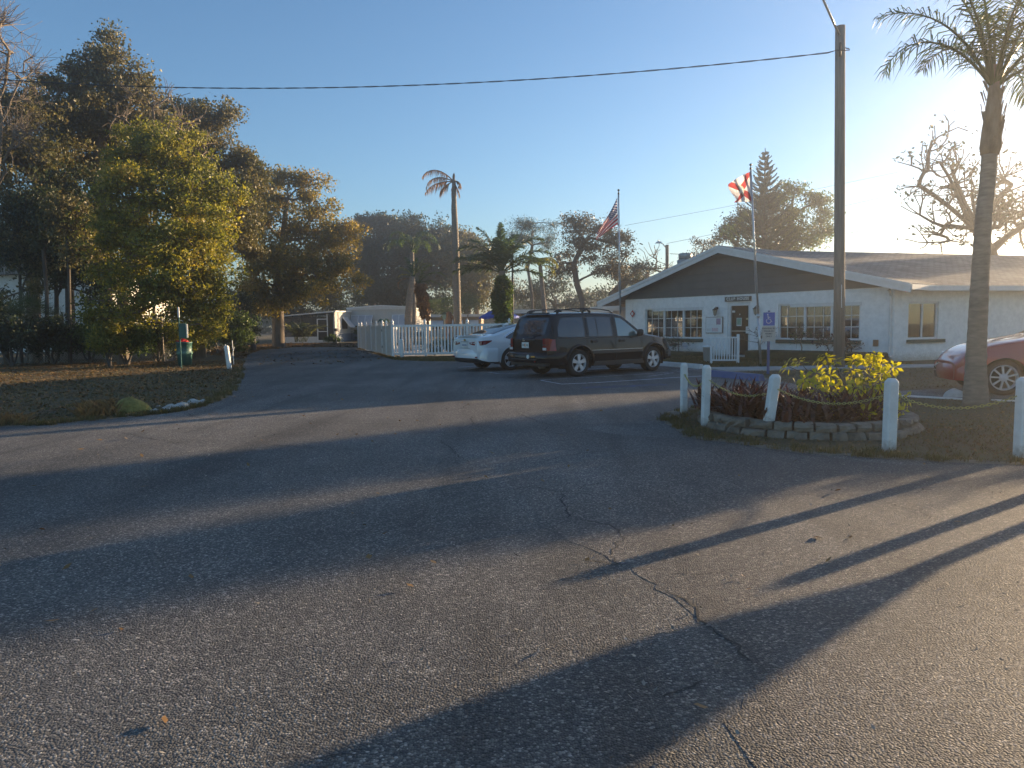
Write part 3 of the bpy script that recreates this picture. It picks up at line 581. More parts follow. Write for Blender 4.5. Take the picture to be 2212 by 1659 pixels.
tree('golden-brown oak leaning over the mobile home roof, right end of the left grove', base_at(600, 50), tk((600, 620, 50), (610, 520, 50), (620, 430, 50)),
     [lobe(625, 395, 50, 45, 42), lobe(585, 430, 50, 50, 45), lobe(670, 430, 50, 42, 40), lobe(640, 480, 50, 85, 60), lobe(715, 520, 50, 52, 55), lobe(740, 580, 50, 42, 48), lobe(660, 570, 49, 90, 70), lobe(590, 560, 50, 70, 90), lobe(700, 625, 50, 50, 28), lobe(555, 470, 50, 30, 32), lobe(762, 505, 50, 24, 26), lobe(775, 610, 50, 22, 22), lobe(690, 385, 50, 20, 20), lobe(600, 640, 49, 70, 45), lobe(545, 620, 48, 40, 60)],
     950, 54, .19, 'oak_gold', .5, .35, 'bark', 17)
tree('dark hedge-like tree at the shaded road end below the golden oak', base_at(545, 44), tk((545, 690, 44),), [lobe(535, 690, 44, 36, 45), lobe(480, 700, 43, 60, 40), lobe(505, 650, 44, 40, 35)], 170, 50, .15, 'dk_green', .4, .14, 'bark_dark', 18)
tree('dark dense oak right behind the screened porch', base_at(600, 76), tk((600, 680, 76),), [lobe(560, 660, 76, 50, 45), lobe(640, 655, 76, 55, 45), lobe(710, 640, 78, 50, 40), lobe(500, 680, 74, 50, 50)], 330, 60, .26, 'dk_green', .6, .3, 'bark_dark', 21)
tree('rounded bush in sun at the foot of the broken trunk', base_at(468, 39), [], [lobe(462, 715, 39, 26, 32), lobe(440, 725, 38, 20, 20)], 60, 44, .12, 'yel_green', .28, .05, 'bark', 19, name='bush', cat='bush', crown='foliage', stem='stems')
# slim trunks in the grove
for i, (px, Y, pt, rr, lab) in enumerate([(97, 31, 430, .12, 'slender leaning trunk near the white house gable'), (146, 30, 480, .10, 'thin straight sapling trunk right of the leaning one'), (118, 33, 520, .14, 'forked dark trunk before the white house'), (40, 32, 520, .10, 'dark thin trunk nearest the left picture edge')]):
    b = base_at(px, Y); tree(lab, b, tk((px + 4, 640, Y), (px - 3 + 5 * (i % 2), 540, Y)), [lobe(px - 5, pt, Y, 60, 50), lobe(px + 20, pt + 70, Y, 45, 35)], 90, 50, .15, ('dk_green', 'oak_brown')[i % 2], .42, rr * .62, 'bark_dark', 30 + i, name='young_tree', group='slim trunks in the left grove')
# undergrowth bushes
for i, (px, Y, rx, rz, mt, lab) in enumerate([(20, 29, 75, 45, 'dk_green', 'dark bush at the left picture edge under the trees'), (110, 30, 60, 38, 'dk_green', 'dark bush below the leaning trunk'), (190, 30.5, 60, 34, 'mid_green', 'dim green bush in front of the board fence'),
        (268, 28.5, 58, 42, 'mid_green', 'green bush catching sun at the foot of the yellow-green tree'), (232, 27.6, 28, 22, 'yel_green', 'small bright bush beside the verge'), (340, 31, 50, 34, 'dk_green', 'dark bush left of the iron post'), (385, 33, 44, 36, 'yel_green', 'sunlit bush behind the green bin'),
        (425, 36, 30, 28, 'mid_green', 'bush between the bin and the broken trunk'), (60, 36, 120, 34, 'dk_green', 'wide shaded thicket behind the leaning trunk'), (330, 37, 110, 60, 'dk_green', 'wide shaded thicket behind the yellow-green tree'), (505, 41, 40, 40, 'mid_green', 'leafy shrub at the shady road bend')]):
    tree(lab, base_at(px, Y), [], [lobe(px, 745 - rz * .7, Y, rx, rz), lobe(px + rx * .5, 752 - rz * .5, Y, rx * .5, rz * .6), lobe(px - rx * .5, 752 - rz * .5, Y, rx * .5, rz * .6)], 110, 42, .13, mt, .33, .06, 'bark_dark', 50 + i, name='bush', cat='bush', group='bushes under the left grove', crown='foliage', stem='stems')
# ---- centre background oaks
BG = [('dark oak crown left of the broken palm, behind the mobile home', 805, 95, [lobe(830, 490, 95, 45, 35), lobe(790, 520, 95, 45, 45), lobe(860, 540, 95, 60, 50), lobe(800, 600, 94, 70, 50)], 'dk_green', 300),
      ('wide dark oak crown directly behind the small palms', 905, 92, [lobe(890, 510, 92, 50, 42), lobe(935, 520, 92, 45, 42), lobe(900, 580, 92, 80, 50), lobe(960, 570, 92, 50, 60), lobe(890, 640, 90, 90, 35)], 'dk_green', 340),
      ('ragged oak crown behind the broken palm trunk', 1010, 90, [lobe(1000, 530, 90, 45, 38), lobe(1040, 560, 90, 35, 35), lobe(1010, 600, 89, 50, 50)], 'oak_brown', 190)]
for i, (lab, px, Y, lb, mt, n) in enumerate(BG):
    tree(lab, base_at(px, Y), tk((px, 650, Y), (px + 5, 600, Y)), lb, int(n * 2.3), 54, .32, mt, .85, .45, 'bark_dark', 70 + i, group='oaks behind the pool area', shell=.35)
tree('hazy brown treetop low behind the shaggy palm', base_at(1030, 100), tk((1030, 660, 100),), [lobe(1020, 620, 100, 60, 30), lobe(1080, 625, 100, 60, 25)], 110, 30, .3, 'twig_leaf', .9, .35, 'bark', 76)
tree('sunlit green hedge tree left of the blue umbrella', base_at(1015, 80), [], [lobe(1010, 655, 80, 45, 18), lobe(960, 660, 80, 40, 15)], 80, 46, .2, 'mid_green', .5, .1, 'bark', 77, name='hedge_tree')
tree('flat-topped dark pine behind the shaggy palm', base_at(1150, 75), tk((1150, 640, 75), (1140, 580, 75), (1150, 530, 75)), [lobe(1150, 495, 75, 50, 22), lobe(1110, 515, 75, 25, 16), lobe(1185, 525, 75, 28, 20), lobe(1150, 520, 75, 40, 18)], 130, 60, .30, 'pine', .55, .17, 'bark_dark', 78, name='pine_tree', aspect=.12)
tree('twisted oak with thick bare limbs between the two flagpoles', base_at(1262, 60), tk((1258, 650, 60), (1245, 610, 60), (1240, 570, 60), (1262, 520, 60)),
     [lobe(1240, 490, 60, 35, 28), lobe(1290, 500, 60, 45, 28), lobe(1335, 530, 60, 35, 35), lobe(1260, 540, 60, 50, 30), lobe(1215, 570, 60, 30, 35), lobe(1310, 580, 60, 50, 28)], 460, 26, .19, 'twig_leaf', .5, .27, 'bark_dark', 79, shell=.5, twig=.014, expo=.42)
tree('low dark oak limb spreading behind the clubhouse eave', base_at(1335, 64), tk((1320, 640, 64), (1350, 610, 64)), [lobe(1380, 590, 64, 45, 25), lobe(1345, 600, 64, 40, 25), lobe(1400, 610, 64, 30, 15)], 120, 26, .2, 'dk_green', .5, .4, 'bark_dark', 80, shell=.3, twig=.018)
bare_tree('small leafless tree with wispy twigs left of the street lamp', base_at(1400, 72), tk((1395, 640, 72),), [lobe(1400, 585, 72, 35, 28), lobe(1375, 590, 72, 25, 20)], 60, .15, 'bark', 81, twig=.015, elen=1.0)
tree('shaded tangle of low trees behind the black car', base_at(1200, 85), tk((1200, 660, 85),), [lobe(1190, 625, 85, 60, 40), lobe(1130, 640, 85, 50, 35), lobe(1270, 650, 85, 60, 25), lobe(1330, 655, 85, 50, 25)], 220, 40, .26, 'dk_green', .8, .3, 'bark_dark', 82)
# ---- behind the clubhouse
def norfolk(label, base, H, rmax, seed):
    rg = np.random.default_rng(seed); root = empty('norfolk_pine', base, 0, label, 'tree'); T = MB(); T.tube([(0, 0, 0), (0, 0, H * .5), (0, 0, H)], [.28, .18, .03], 8); T.build('trunk', MT['bark_dark'], root, True)
    S = MB(); C = []; z = H * .18
    while z < H * .985:
        f = 1 - z / H; ln = rmax * min(1, f * 1.55 + .03) * (.85 + .25 * rg.random()); nb = 6; a0 = rg.random() * 6
        for k in range(nb):
            a = a0 + k * 6.283 / nb + rg.normal() * .12; m = 9; pts = []
            for i in range(m + 1):
                t = i / m; r = ln * t; pts.append(np.array([math.cos(a) * r, math.sin(a) * r, z + ln * (.50 * t * t + .10 * t)]))
            S.tube(pts[::3], [.035, .025, .018, .008], 4, False)
            for i in range(1, m + 1):
                for q in range(7):
                    t = (i - q / 7) / m; p = pts[i - 1] + (pts[i] - pts[i - 1]) * (1 - q / 7)
                    side = (1 if q % 2 else -1); d = np.array([-math.sin(a), math.cos(a), 0]) * side + np.array([math.cos(a), math.sin(a), 0]) * .8; d /= np.linalg.norm(d); sl = (.16 + .28 * (1 - t)) * min(1, .35 + 2.2 * f)
                    C.append((p, d * sl + np.array([0, 0, sl * .35])))
        z += H * (.026 + .016 * f)
    S.build('branches', MT['bark_dark'], root, True)
    P = np.array([c[0] for c in C]); D = np.array([c[1] for c in C]); k = len(P); n = 3; V = []
    for j in range(n):
        t = rg.random((k, 1)); q = P + D * .5 + rg.normal(0, .02, (k, 3)); w = np.cross(D, rg.normal(0, 1, (k, 3))); w /= np.linalg.norm(w, axis=1)[:, None] + 1e-9
        V.append(np.stack([P, P + D * .6 + w * .035, P + D * 1.1 + rg.normal(0, .03, (k, 3)), P + D * .6 - w * .035], 1))
    V = np.concatenate(V).reshape(-1, 3) + np.array(base); mesh_obj('crown', V, np.arange(len(V)).reshape(-1, 4), MT['pine'], root, False, True); return root
norfolk('tall pointed pine with tiered branches rising behind the clubhouse roof', base_at(1647, 60), 15.6, 3.5, 90)
tree('broad feathery oak behind the clubhouse, right of the tiered pine', base_at(1705, 63), tk((1705, 600, 63), (1700, 540, 63), (1710, 470, 63)),
     [lobe(1715, 415, 63, 35, 28), lobe(1760, 440, 63, 30, 30), lobe(1670, 450, 62, 45, 40), lobe(1730, 480, 63, 60, 35), lobe(1780, 500, 63, 24, 28), lobe(1700, 520, 62, 75, 30), lobe(1630, 500, 62, 45, 38)], 520, 34, .22, 'mid_green', .55, .4, 'bark_dark', 91, shell=.45)
tree('sparse oak bough left of the tiered pine, above the roof peak', base_at(1590, 66), tk((1595, 600, 66), (1590, 530, 66)), [lobe(1580, 490, 66, 25, 22), lobe(1600, 470, 66, 22, 25), lobe(1560, 510, 66, 22, 15)], 130, 26, .2, 'dk_green', .5, .25, 'bark_dark', 92)
tree('small pale thin-leaved tree over the left roof slope', base_at(1515, 68), tk((1515, 600, 68), (1512, 560, 68)), [lobe(1520, 535, 68, 24, 20), lobe(1500, 555, 68, 24, 18), lobe(1545, 545, 68, 25, 16)], 120, 20, .17, 'twig_leaf', .45, .14, 'bark', 93, shell=.2)
# ---- right hand tree behind the wing: crooked dark limbs, sparse big leaves
bare_tree('crooked dark-limbed tree with sparse large leaves behind the clubhouse wing', base_at(2160, 40), tk((2160, 600, 40), (2140, 540, 40), (2110, 500, 40)),
     [lobe(1985, 400, 40, 14, 75), lobe(2030, 350, 40, 30, 60), lobe(2060, 380, 40, 35, 60), lobe(2040, 490, 39, 50, 40), lobe(2100, 420, 40, 35, 40), lobe(2185, 400, 41, 50, 80), lobe(2160, 490, 40, 70, 50), lobe(2240, 470, 41, 60, 70)], 120, .28, 'bark_dark', 94, name='broadleaf_tree', twig=.011, leaves=(.8, .28, 6, .22, 'dk_green'), elen=.8)
# far-off wood closing the horizon
rgw = np.random.default_rng(7); n = 5200; a = R(-62) + rgw.random(n) * R(124); rr = 150 + rgw.random(n) * 40; hh = 6.0 + 2.2 * np.sin(a * 23) + 1.6 * np.sin(a * 57 + 1)
C = np.c_[rr * np.sin(a), rr * np.cos(a), rgw.random(n) ** .7 * hh]; V, F = leafquads(rgw, C, 1.1, 8, .9, .1, .8)
tag(mesh_obj('distant_woods', V, F, MT['dk_green']), 'low dark line of far-off woods along the horizon', 'woods', None, 'stuff')
# ---- trees beyond the right edge of the picture; their long shadows cross the road
SA = np.array([math.sin(R(SUN_AZ)), math.cos(R(SUN_AZ)), 0]); SN = np.array([SA[1], -SA[0], 0])     # SN.p = u, constant along a shadow
def offtree(label, u, t, rad, zc, rz, seed, ncl=260, mt='dk_green', lpc=46, shell=.0):
    c = SN * u + SA * t; B = np.array([c[0], c[1], 0.0]); lb = []
    for k, (du, dz) in enumerate([(0, 0), (-.35, -.3), (.35, -.25), (.1, .45), (-.15, .3), (0, -.6)]):
        q = c + SN * du * rad; lb.append((np.array([q[0], q[1], zc + dz * rz]), np.array([rad * .7, rad * .7, rz * .55])))
    if seed == 201: q = SN * -5.75 + SA * t; lb.append((np.array([q[0], q[1], 8.0]), np.array([.38, .38, 1.65])))
    tree(label, B, [B + np.array([0, 0, max(.6, zc - rz * .7)]), B + np.array([0, 0, zc])], lb, ncl, lpc, .2, mt, .4, .22, 'bark_dark', seed, shell=shell, group='trees past the right picture edge')
offtree('dense tree out past the right picture edge, its shade over the far road', -7.78, 47, 1.7, 6.2, 6.0, 201, 900)
offtree('narrow tree out past the right picture edge, its shade over the middle road', -4.62, 44, .40, 5.2, 5.4, 202, 260)
lb = []  # bush added out of view, its heights set by where the shade ends
for u_, h_ in ((-4.35, 2.62), (-3.85, 2.42), (-3.35, 2.25), (-2.85, 2.1)): q = SN * u_ + SA * 20; lb.append((np.array([q[0], q[1], h_ * .5]), np.array([.36, .36, h_ * .5])))
q = SN * -3.6 + SA * 20; tree('wide rounded bush added unseen past the right picture edge to shade the road', (q[0], q[1], 0), [], lb, 170, 60, .10, 'dk_green', .2, .06, 'bark_dark', 203, name='bush', cat='bush', crown='foliage', stem='stems', shell=.1)
offtree('tree behind the clubhouse wing past the right picture edge', -14.0, 62, 2.3, 7.0, 5.0, 204, 420)
offtree('second tree behind the clubhouse wing past the right picture edge', -19.2, 60, 2.0, 6.4, 5.0, 205, 420)
# ------------------------------------------------------------------ palms
def frond(root, p0, az, el, length, droop, ll, n, mat, seed, leafw=.035, hang=.35, curl=0.0, name='frond', stem=.18, rmat='palm', rr=.022, fold=.5):
    rg = np.random.default_rng(seed); m = 14; pts = [np.array(p0, float)]; e = el; a = az; step = length / m
    for i in range(m):
        e -= droop * (i + 1) / m * 2 / m; a += curl / m
        pts.append(pts[-1] + step * np.array([math.cos(e) * math.cos(a), math.cos(e) * math.sin(a), math.sin(e)]))
    mb = MB(); rads = [rr * (1 - .85 * i / m) for i in range(m + 1)]; mb.cur = 0; mb.tube(pts, rads, 5)
    mb.cur = 1; P = np.array(pts)
    for i in range(n):
        t = stem + (1 - stem) * (i + .5) / n; x = t * m; k = min(m - 1, int(x)); p = P[k] + (P[k + 1] - P[k]) * (x - k); d = P[k + 1] - P[k]; d /= np.linalg.norm(d)
        sd = np.cross(d, [0, 0, 1.0]); sd /= np.linalg.norm(sd) + 1e-9; upv = np.cross(sd, d)
        L_ = ll * (math.sin(math.pi * min(1, .18 + t * .80)) ** .6) * (.8 + .35 * rg.random())
        for s in (-1, 1):
            q = sd * s * (.8 + .15 * rg.random()) + d * (.45 + .5 * t + rg.normal() * .1) + upv * (fold * (rg.random() - .25)); q /= np.linalg.norm(q)
            a1 = p + q * L_ * .5 + np.array([0, 0, -hang * L_ * .12]); a2 = p + q * L_ * .93 + np.array([0, 0, -hang * L_ * .6]); w = np.cross(q, upv + rg.normal(0, .4, 3)); w /= np.linalg.norm(w) + 1e-9; w = w * leafw / 2
            mb.add([p - w * .6, p + w * .6, a1 + w, a1 - w], [(0, 1, 2, 3)]); mb.add([a1 - w, a1 + w, a2], [(0, 1, 2)])
    return mb.build(name, [MT[rmat], MT[mat]], root, False, True)
def palm_trunk(root, pts, rs, mat='palm_trunk', rings=True, seed=1, name='trunk', n=14):
    rg = np.random.default_rng(seed); pts = [np.array(p, float) for p in pts]; P = []; Rr = []; L_ = [0]
    for i in range(1, len(pts)): L_.append(L_[-1] + np.linalg.norm(pts[i] - pts[i - 1]))
    tot = L_[-1]; m = int(tot / .09)
    for i in range(m + 1):
        s = tot * i / m; P.append(np.array([np.interp(s, L_, [p[j] for p in pts]) for j in range(3)])); Rr.append(np.interp(s, L_, rs) * (1 + (.035 if (i % 2 and rings) else 0) + rg.normal() * .012))
    mb = MB(); mb.tube(P, Rr, n); return mb.build(name, MT[mat], root, True, True)
# tall feather palm in front of the red car
B = np.array([7.56, 11.5, 0]); top = Pd(2147, 205, 11.6); mid = Pd(2125, 470, 11.5)
root = empty('feather_palm', B, 0, 'tall living palm with arching feathery fronds beside the red car', 'palm tree')
palm_trunk(root, [B, Pd(2108, 780, 11.5), Pd(2117, 600, 11.5), mid, Pd(2133, 400, 11.55), Pd(2138, 330, 11.6)], [.19, .145, .125, .118, .112, .11], seed=3)
mb = MB(); sh = [Pd(2138, 335, 11.6), Pd(2140, 318, 11.6), Pd(2142, 280, 11.6), Pd(2146, 235, 11.6), Pd(2148, 190, 11.6), Pd(2149, 140, 11.6)]; mb.tube(sh, [.125, .155, .135, .11, .08, .05], 12)
rg = np.random.default_rng(5)
for k in range(34):       # old leaf bases, frayed
    a = rg.random() * 6.28; z = rg.random(); c = sh[1] + (sh[4] - sh[1]) * z; r = .16 * (1 - .45 * z); d = np.array([math.cos(a), math.sin(a), 0]); h = .12 + .2 * rg.random()
    t = np.array([-math.sin(a), math.cos(a), 0]) * .03; mb.add([c + d * r - t, c + d * r + t, c + d * (r + .03 + .05 * rg.random()) + t * .5 + [0, 0, h], c + d * (r + .05) - t * .5 + [0, 0, h]], [(0, 1, 2, 3)])
mb.build('crownshaft', MT['bark'], root, True, True)
c0 = Pd(2148, 185, 11.6)
FR = [(180, 52, 2.15, 2.0, .42), (165, 66, 2.3, 1.3, .45), (200, 74, 2.4, 1.0, .45), (95, 60, 2.2, 1.5, .42), (60, 72, 2.4, 1.2, .45), (20, 62, 2.3, 1.5, .45), (-25, 55, 2.2, 1.6, .45), (-70, 68, 2.3, 1.2, .42), (-110, 60, 2.0, 1.6, .42), (-150, 80, 2.5, .8, .45), (40, 40, 1.9, 1.7, .40), (-5, 36, 1.9, 1.8, .42), (130, 80, 2.5, .7, .45), (0, 82, 2.5, .7, .4)]
for i, (az, el, ln, dr, ll) in enumerate(FR): frond(root, c0 + np.array([math.cos(R(az)), math.sin(R(az)), 0]) * .05, R(az), R(el), ln, dr, ll * 1.3, 56, 'palm', 300 + i, .021, 1.0, rr=.028, fold=1.7)
# broken tall palm with dead fronds
Y = 38.0; B = base_at(987, Y)
root = empty('dead_palm', B, 0, 'tall grey palm trunk with a few brown dead fronds blown to the left', 'palm tree')
palm_trunk(root, [B, Pd(988, 680, Y), Pd(986, 600, Y), Pd(984, 520, Y), Pd(981, 450, Y), Pd(980.5, 388, Y)], [.23, .205, .19, .18, .15, .09], seed=4)
c0 = Pd(980, 392, Y)
for i, (az, el, ln, dr, ll, hang) in enumerate([(178, 48, 2.0, 1.75, .25, 1.5), (183, 26, 1.75, 1.75, .25, 1.5), (176, 2, 1.7, .95, .24, 2.0), (186, -22, 1.0, .8, .22, 2.0), (-8, 10, .55, 2.6, .16, 1.6), (-15, -62, .9, .4, .14, 1), (95, -70, 1.0, .3, .14, 1), (80, 85, .45, .3, .06, 0)]):
    frond(root, c0, R(az), R(el), ln, dr, ll * 1.5, 46, 'palm_dead', 330 + i, .035, hang * 1.2, rmat='palm_dead', rr=.035)
# shaggy palm with fern-covered trunk
Y = 37.0; B = base_at(1086, Y)
root = empty('shaggy_palm', B, 0, 'stout palm whose trunk is wrapped in ferns, before the blue umbrella', 'palm tree')
palm_trunk(root, [B, Pd(1086, 640, Y), Pd(1085, 585, Y)], [.3, .26, .16], seed=5)
rg = np.random.default_rng(9); C = []
for k in range(520):
    z = rg.random(); zz = Pd(1086, 700 - 100 * z, Y)[2]; a = rg.random() * 6.28; r = (.46 + .07 * math.sin(9 * z + a) + .05 * math.sin(3 * a + 17 * z)) * (math.sin(math.pi * (.12 + .80 * z)) ** .5) * (.55 + .5 * rg.random()); C.append((B[0] + r * math.cos(a), B[1] + r * math.sin(a), zz))
V, F = leafquads(rg, np.array(C), .09, 12, .34, -.3, .2); mesh_obj('ferns', V, F, MT['mid_green'], root, False, True)
c0 = Pd(1084, 590, Y)
for i, (az, el, ln, dr, ll) in enumerate([(180, 62, 2.9, 1.5, .8), (174, 40, 2.8, 1.1, .8), (178, 22, 2.6, .9, .7), (150, 66, 2.8, 1.0, .7), (190, 78, 2.7, .7, .7), (95, 86, 2.7, .3, .55), (60, 74, 2.8, .9, .7), (8, 66, 3.0, 1.2, .8), (0, 46, 2.9, 1.1, .8), (-12, 28, 2.8, .9, .75), (-60, 60, 2.5, 1.3, .7), (-100, 70, 2.4, 1.1, .65), (-140, 48, 2.4, 1.4, .7), (120, 50, 2.5, 1.2, .65), (30, 40, 2.8, 1.2, .7), (-165, 20, 2.2, .9, .6), (10, 12, 2.4, .8, .6)]):
    frond(root, c0, R(az), R(el), ln, dr, ll * 1.1, 60, 'palm', 350 + i, .06, .5, rr=.035, fold=.9)
# slim palm right of it
Y = 44.0; B = base_at(1178, Y)
root = empty('slim_palm', B, 0, 'slim palm with a small yellow-green crown, right of the fern-wrapped palm', 'palm tree')
palm_trunk(root, [B, Pd(1176, 670, Y), Pd(1167, 575, Y)], [.2, .15, .12], seed=6)
for i, (az, el, ln, dr) in enumerate([(180, 55, 1.4, 2.2), (140, 70, 1.4, 1.8), (60, 65, 1.4, 2), (10, 50, 1.5, 2.4), (-40, 60, 1.4, 2.2), (-90, 60, 1.3, 2.3), (-150, 45, 1.4, 2.5), (20, 20, 1.3, 2.3)]):
    frond(root, Pd(1166, 576, Y), R(az), R(el), ln, dr, .45, 26, 'yel_green', 380 + i, .05, .9, rr=.03)
# thin dark pole and small pale trunk near it
Y = 42.0; B = base_at(1107, Y)
root = empty('light_pole', B, 0, 'thin dark straight pole right behind the fern-wrapped palm', 'pole'); mb = MB(); mb.tube([B, Pd(1107, 555, Y)], [.07, .055], 10); mb.build('pole', MT['cable'], root, True, True)
# leaning cut palm and skirted palm by the fence
Y = 40.0; B = base_at(881, Y)
root = empty('leaning_palm', B, 0, 'bare leaning palm trunk with a small tuft of fronds by the fence', 'palm tree')
palm_trunk(root, [B, Pd(882, 690, Y), Pd(885, 640, Y), Pd(891, 597, Y)], [.25, .21, .18, .16], seed=7)
for i, (az, el, ln, dr) in enumerate([(180, 55, 1.0, .8), (150, 75, 1.3, .4), (10, 70, 1.4, .5), (200, 30, .9, 1.2), (60, 80, 1.2, .3), (-20, 60, 1.3, .9)]):
    frond(root, Pd(893, 600, Y), R(az), R(el), ln, dr, .42, 24, 'palm' if i % 3 else 'yel_green', 400 + i, .04, .3, rr=.03)
Y = 41.0; B = base_at(922, Y)
root = empty('skirted_palm', B, 0, 'palm with a ragged brown skirt of dead leaf stubs beside the leaning one', 'palm tree')
palm_trunk(root, [B, Pd(920, 680, Y), Pd(915, 640, Y), Pd(905, 612, Y)], [.2, .15, .15, .13], seed=8, mat='wood_brown')
rg = np.random.default_rng(19); C = []
for k in range(220):
    z = rg.random(); q = Pd(921 - 14 * z, 690 - 75 * z, Y); a = rg.random() * 6.28; r = .2 + .2 * z * rg.random(); C.append((q[0] + r * math.cos(a), q[1] + r * math.sin(a), q[2]))
V, F = leafquads(rg, np.array(C), .06, 9, .3, .9, .22); mesh_obj('leaf_skirt', V, F, MT['palm_dead'], root, False, True)
for i, (az, el, ln, dr) in enumerate([(180, 40, 1.6, 2.4), (10, 50, 1.8, 1.5), (170, 65, 1.5, 1.2), (0, 20, 1.6, 1.6), (-30, 70, 1.5, .9)]):
    frond(root, Pd(904, 612, Y), R(az), R(el), ln, dr, .4, 24, 'palm_dead' if i == 0 else 'mid_green', 410 + i, .04, .7, rr=.03)
# queen palm crown behind
Y = 56.0; B = base_at(893, Y)
root = empty('queen_palm', B, 0, 'hazy green palm with drooping fronds against the dark oaks', 'palm tree')
palm_trunk(root, [B, Pd(893, 640, Y), Pd(890, 545, Y)], [.25, .2, .14], seed=10)
for i in range(11):
    az = 25 + i * 33; frond(root, Pd(890, 540, Y), R(az), R(50 + 22 * (i % 3 == 0)), 2.9, 2.2, .6, 30, 'palm', 420 + i, .06, 1.0, rr=.04)
# saw palmettos under the left trees
def fan_palm(label, base, n, ln, seed, mat='palm', group='fan palms under the left grove', zt=0.0):
    rg = np.random.default_rng(seed); root = empty('fan_palm', base, 0, label, 'palm', group); S = MB(); Lf = MB()
    if zt: S.tube([(0, 0, 0), (0.02, 0, zt)], [.13, .1], 8)
    for i in range(n):
        a = rg.random() * 6.28; e = R(15 + 65 * rg.random()); sl = ln * (.5 + .3 * rg.random()); d = np.array([math.cos(e) * math.cos(a), math.cos(e) * math.sin(a), math.sin(e)]); tip = d * sl + [0, 0, zt]
        S.tube([(0, 0, .05 + zt), tip], [.012, .008], 4); sd = np.cross(d, [0, 0, 1.]); sd /= np.linalg.norm(sd); upv = np.cross(sd, d)
        for k in range(22):
            t = R(-110 + 220 * k / 21); q = d * math.cos(t) + sd * math.sin(t) + upv * rg.normal() * .1; q /= np.linalg.norm(q); l = ln * .55 * (1 - .25 * abs(math.sin(t))); w = np.cross(q, upv) * .014
            Lf.add([tip, tip + q * l * .5 + w, tip + q * l + [0, 0, -.12 * l], tip + q * l * .5 - w], [(0, 1, 2, 3)])
    S.build('stems', MT['bark'], root, True); Lf.build('fans', MT[mat], root); return root
fan_palm('fan palm with spiky fronds silhouetted before the white house', base_at(72, 31), 20, 1.5, 1, zt=1.6)
fan_palm('low spiky fan palm at the left picture edge', base_at(8, 30), 18, 1.5, 2, zt=1.4)
fan_palm('sunlit fan palm left of the green bin', base_at(368, 33), 20, 1.5, 3, 'mid_green')
fan_palm('fan palm right behind the green bin', base_at(418, 34), 18, 1.3, 4, 'yel_green')
# areca clump by the porch
fan = empty('areca_palm', base_at(648, 58), 0, 'bushy areca palm growing against the dark screened porch', 'palm')
for i in range(26):
    az = (i * 137.5) % 360; frond(fan, base_at(648 + 12 * math.sin(i), 58) + [0, 0, .2], R(az), R(58 + 24 * ((i * 7) % 5) / 5), 2.4, 1.3, .5, 20, 'dk_green' if i % 4 else 'yel_green', 450 + i, .06, .5, rr=.025)
# ------------------------------------------------------------------ clubhouse (local x along the front wall, y inwards, z up)
FA = math.atan2(-.805, .595)
CH = empty('clubhouse', (6.18, 32.9, 0), FA, 'white stucco clubhouse with grey gable and wide windows', 'building')
def chw(s, d, z=0.0):
    v = wmat(CH) @ Vector((s, d, z)); return np.array(v)
WZ = 2.5; XL, XR = -1.24, 11.2; LW, RW, DR = (0.0, 3.27), (6.87, 10.06), (4.55, 5.62); WB, WTp = .70, 2.04
mb = MB()
for a, b in ((XL, LW[0]), (LW[1], DR[0]), (DR[1], RW[0]), (RW[1], XR)): mb.box(a, b, 0, .22, -.05, WZ)
for a, b in (LW, RW): mb.box(a, b, 0, .22, -.05, WB); mb.box(a, b, 0, .22, WTp, WZ)
mb.box(DR[0], DR[1], 0, .22, 2.17, WZ); mb.box(XL, XL + .22, .22, 12, -.05, WZ); mb.box(XR - .22, XR, .22, 12, -.05, WZ); mb.box(XL, XR, 12, 12.2, -.05, WZ)
mb.build('wall', MT['stucco'], CH)
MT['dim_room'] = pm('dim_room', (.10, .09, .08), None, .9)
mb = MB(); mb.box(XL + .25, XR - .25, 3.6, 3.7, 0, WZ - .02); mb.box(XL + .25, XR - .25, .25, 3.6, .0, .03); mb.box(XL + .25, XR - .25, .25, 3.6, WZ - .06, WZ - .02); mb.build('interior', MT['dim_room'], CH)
RS, RZ, EL, ER = 4.5, 4.37, (-2.5, 2.34), (12.0, 2.46)
mb = MB()      # gable infill boards with real lap steps
def zl(s): return RZ - (RS - s) * (RZ - EL[1]) / (RS - EL[0]) if s <= RS else RZ - (s - RS) * (RZ - ER[1]) / (ER[0] - RS)
zz = WZ
while zz < RZ - .05:
    z1 = min(zz + .305, RZ - .03); sl = RS - (RZ - zz) / ((RZ - EL[1]) / (RS - EL[0])); sr = RS + (RZ - zz) / ((RZ - ER[1]) / (ER[0] - RS)); sl1 = RS - (RZ - z1) / ((RZ - EL[1]) / (RS - EL[0])); sr1 = RS + (RZ - z1) / ((RZ - ER[1]) / (ER[0] - RS))
    sl = max(sl, XL); sl1 = max(sl1, XL); sr = min(sr, XR); sr1 = min(sr1, XR)
    mb.hexa([(sl, -.035, zz + .004), (sr, -.035, zz + .004), (sr, .1, zz + .004), (sl, .1, zz + .004), (sl1, -.012, z1), (sr1, -.012, z1), (sr1, .1, z1), (sl1, .1, z1)]); zz = z1
mb.build('gable', MT['siding_grey'], CH)
def slab(mb, s0, z0, s1, z1, d0, d1, th): mb.hexa([(s0, d0, z0 - th), (s1, d0, z1 - th), (s1, d1, z1 - th), (s0, d1, z0 - th), (s0, d0, z0), (s1, d0, z1), (s1, d1, z1), (s0, d1, z0)])
OV = -.62
mb = MB(); slab(mb, EL[0], EL[1] + .1, RS, RZ + .1, OV + .02, 13, .05); slab(mb, RS, RZ + .1, ER[0], ER[1] + .1, OV + .02, 13, .05); mb.build('roof', MT['shingle'], CH)
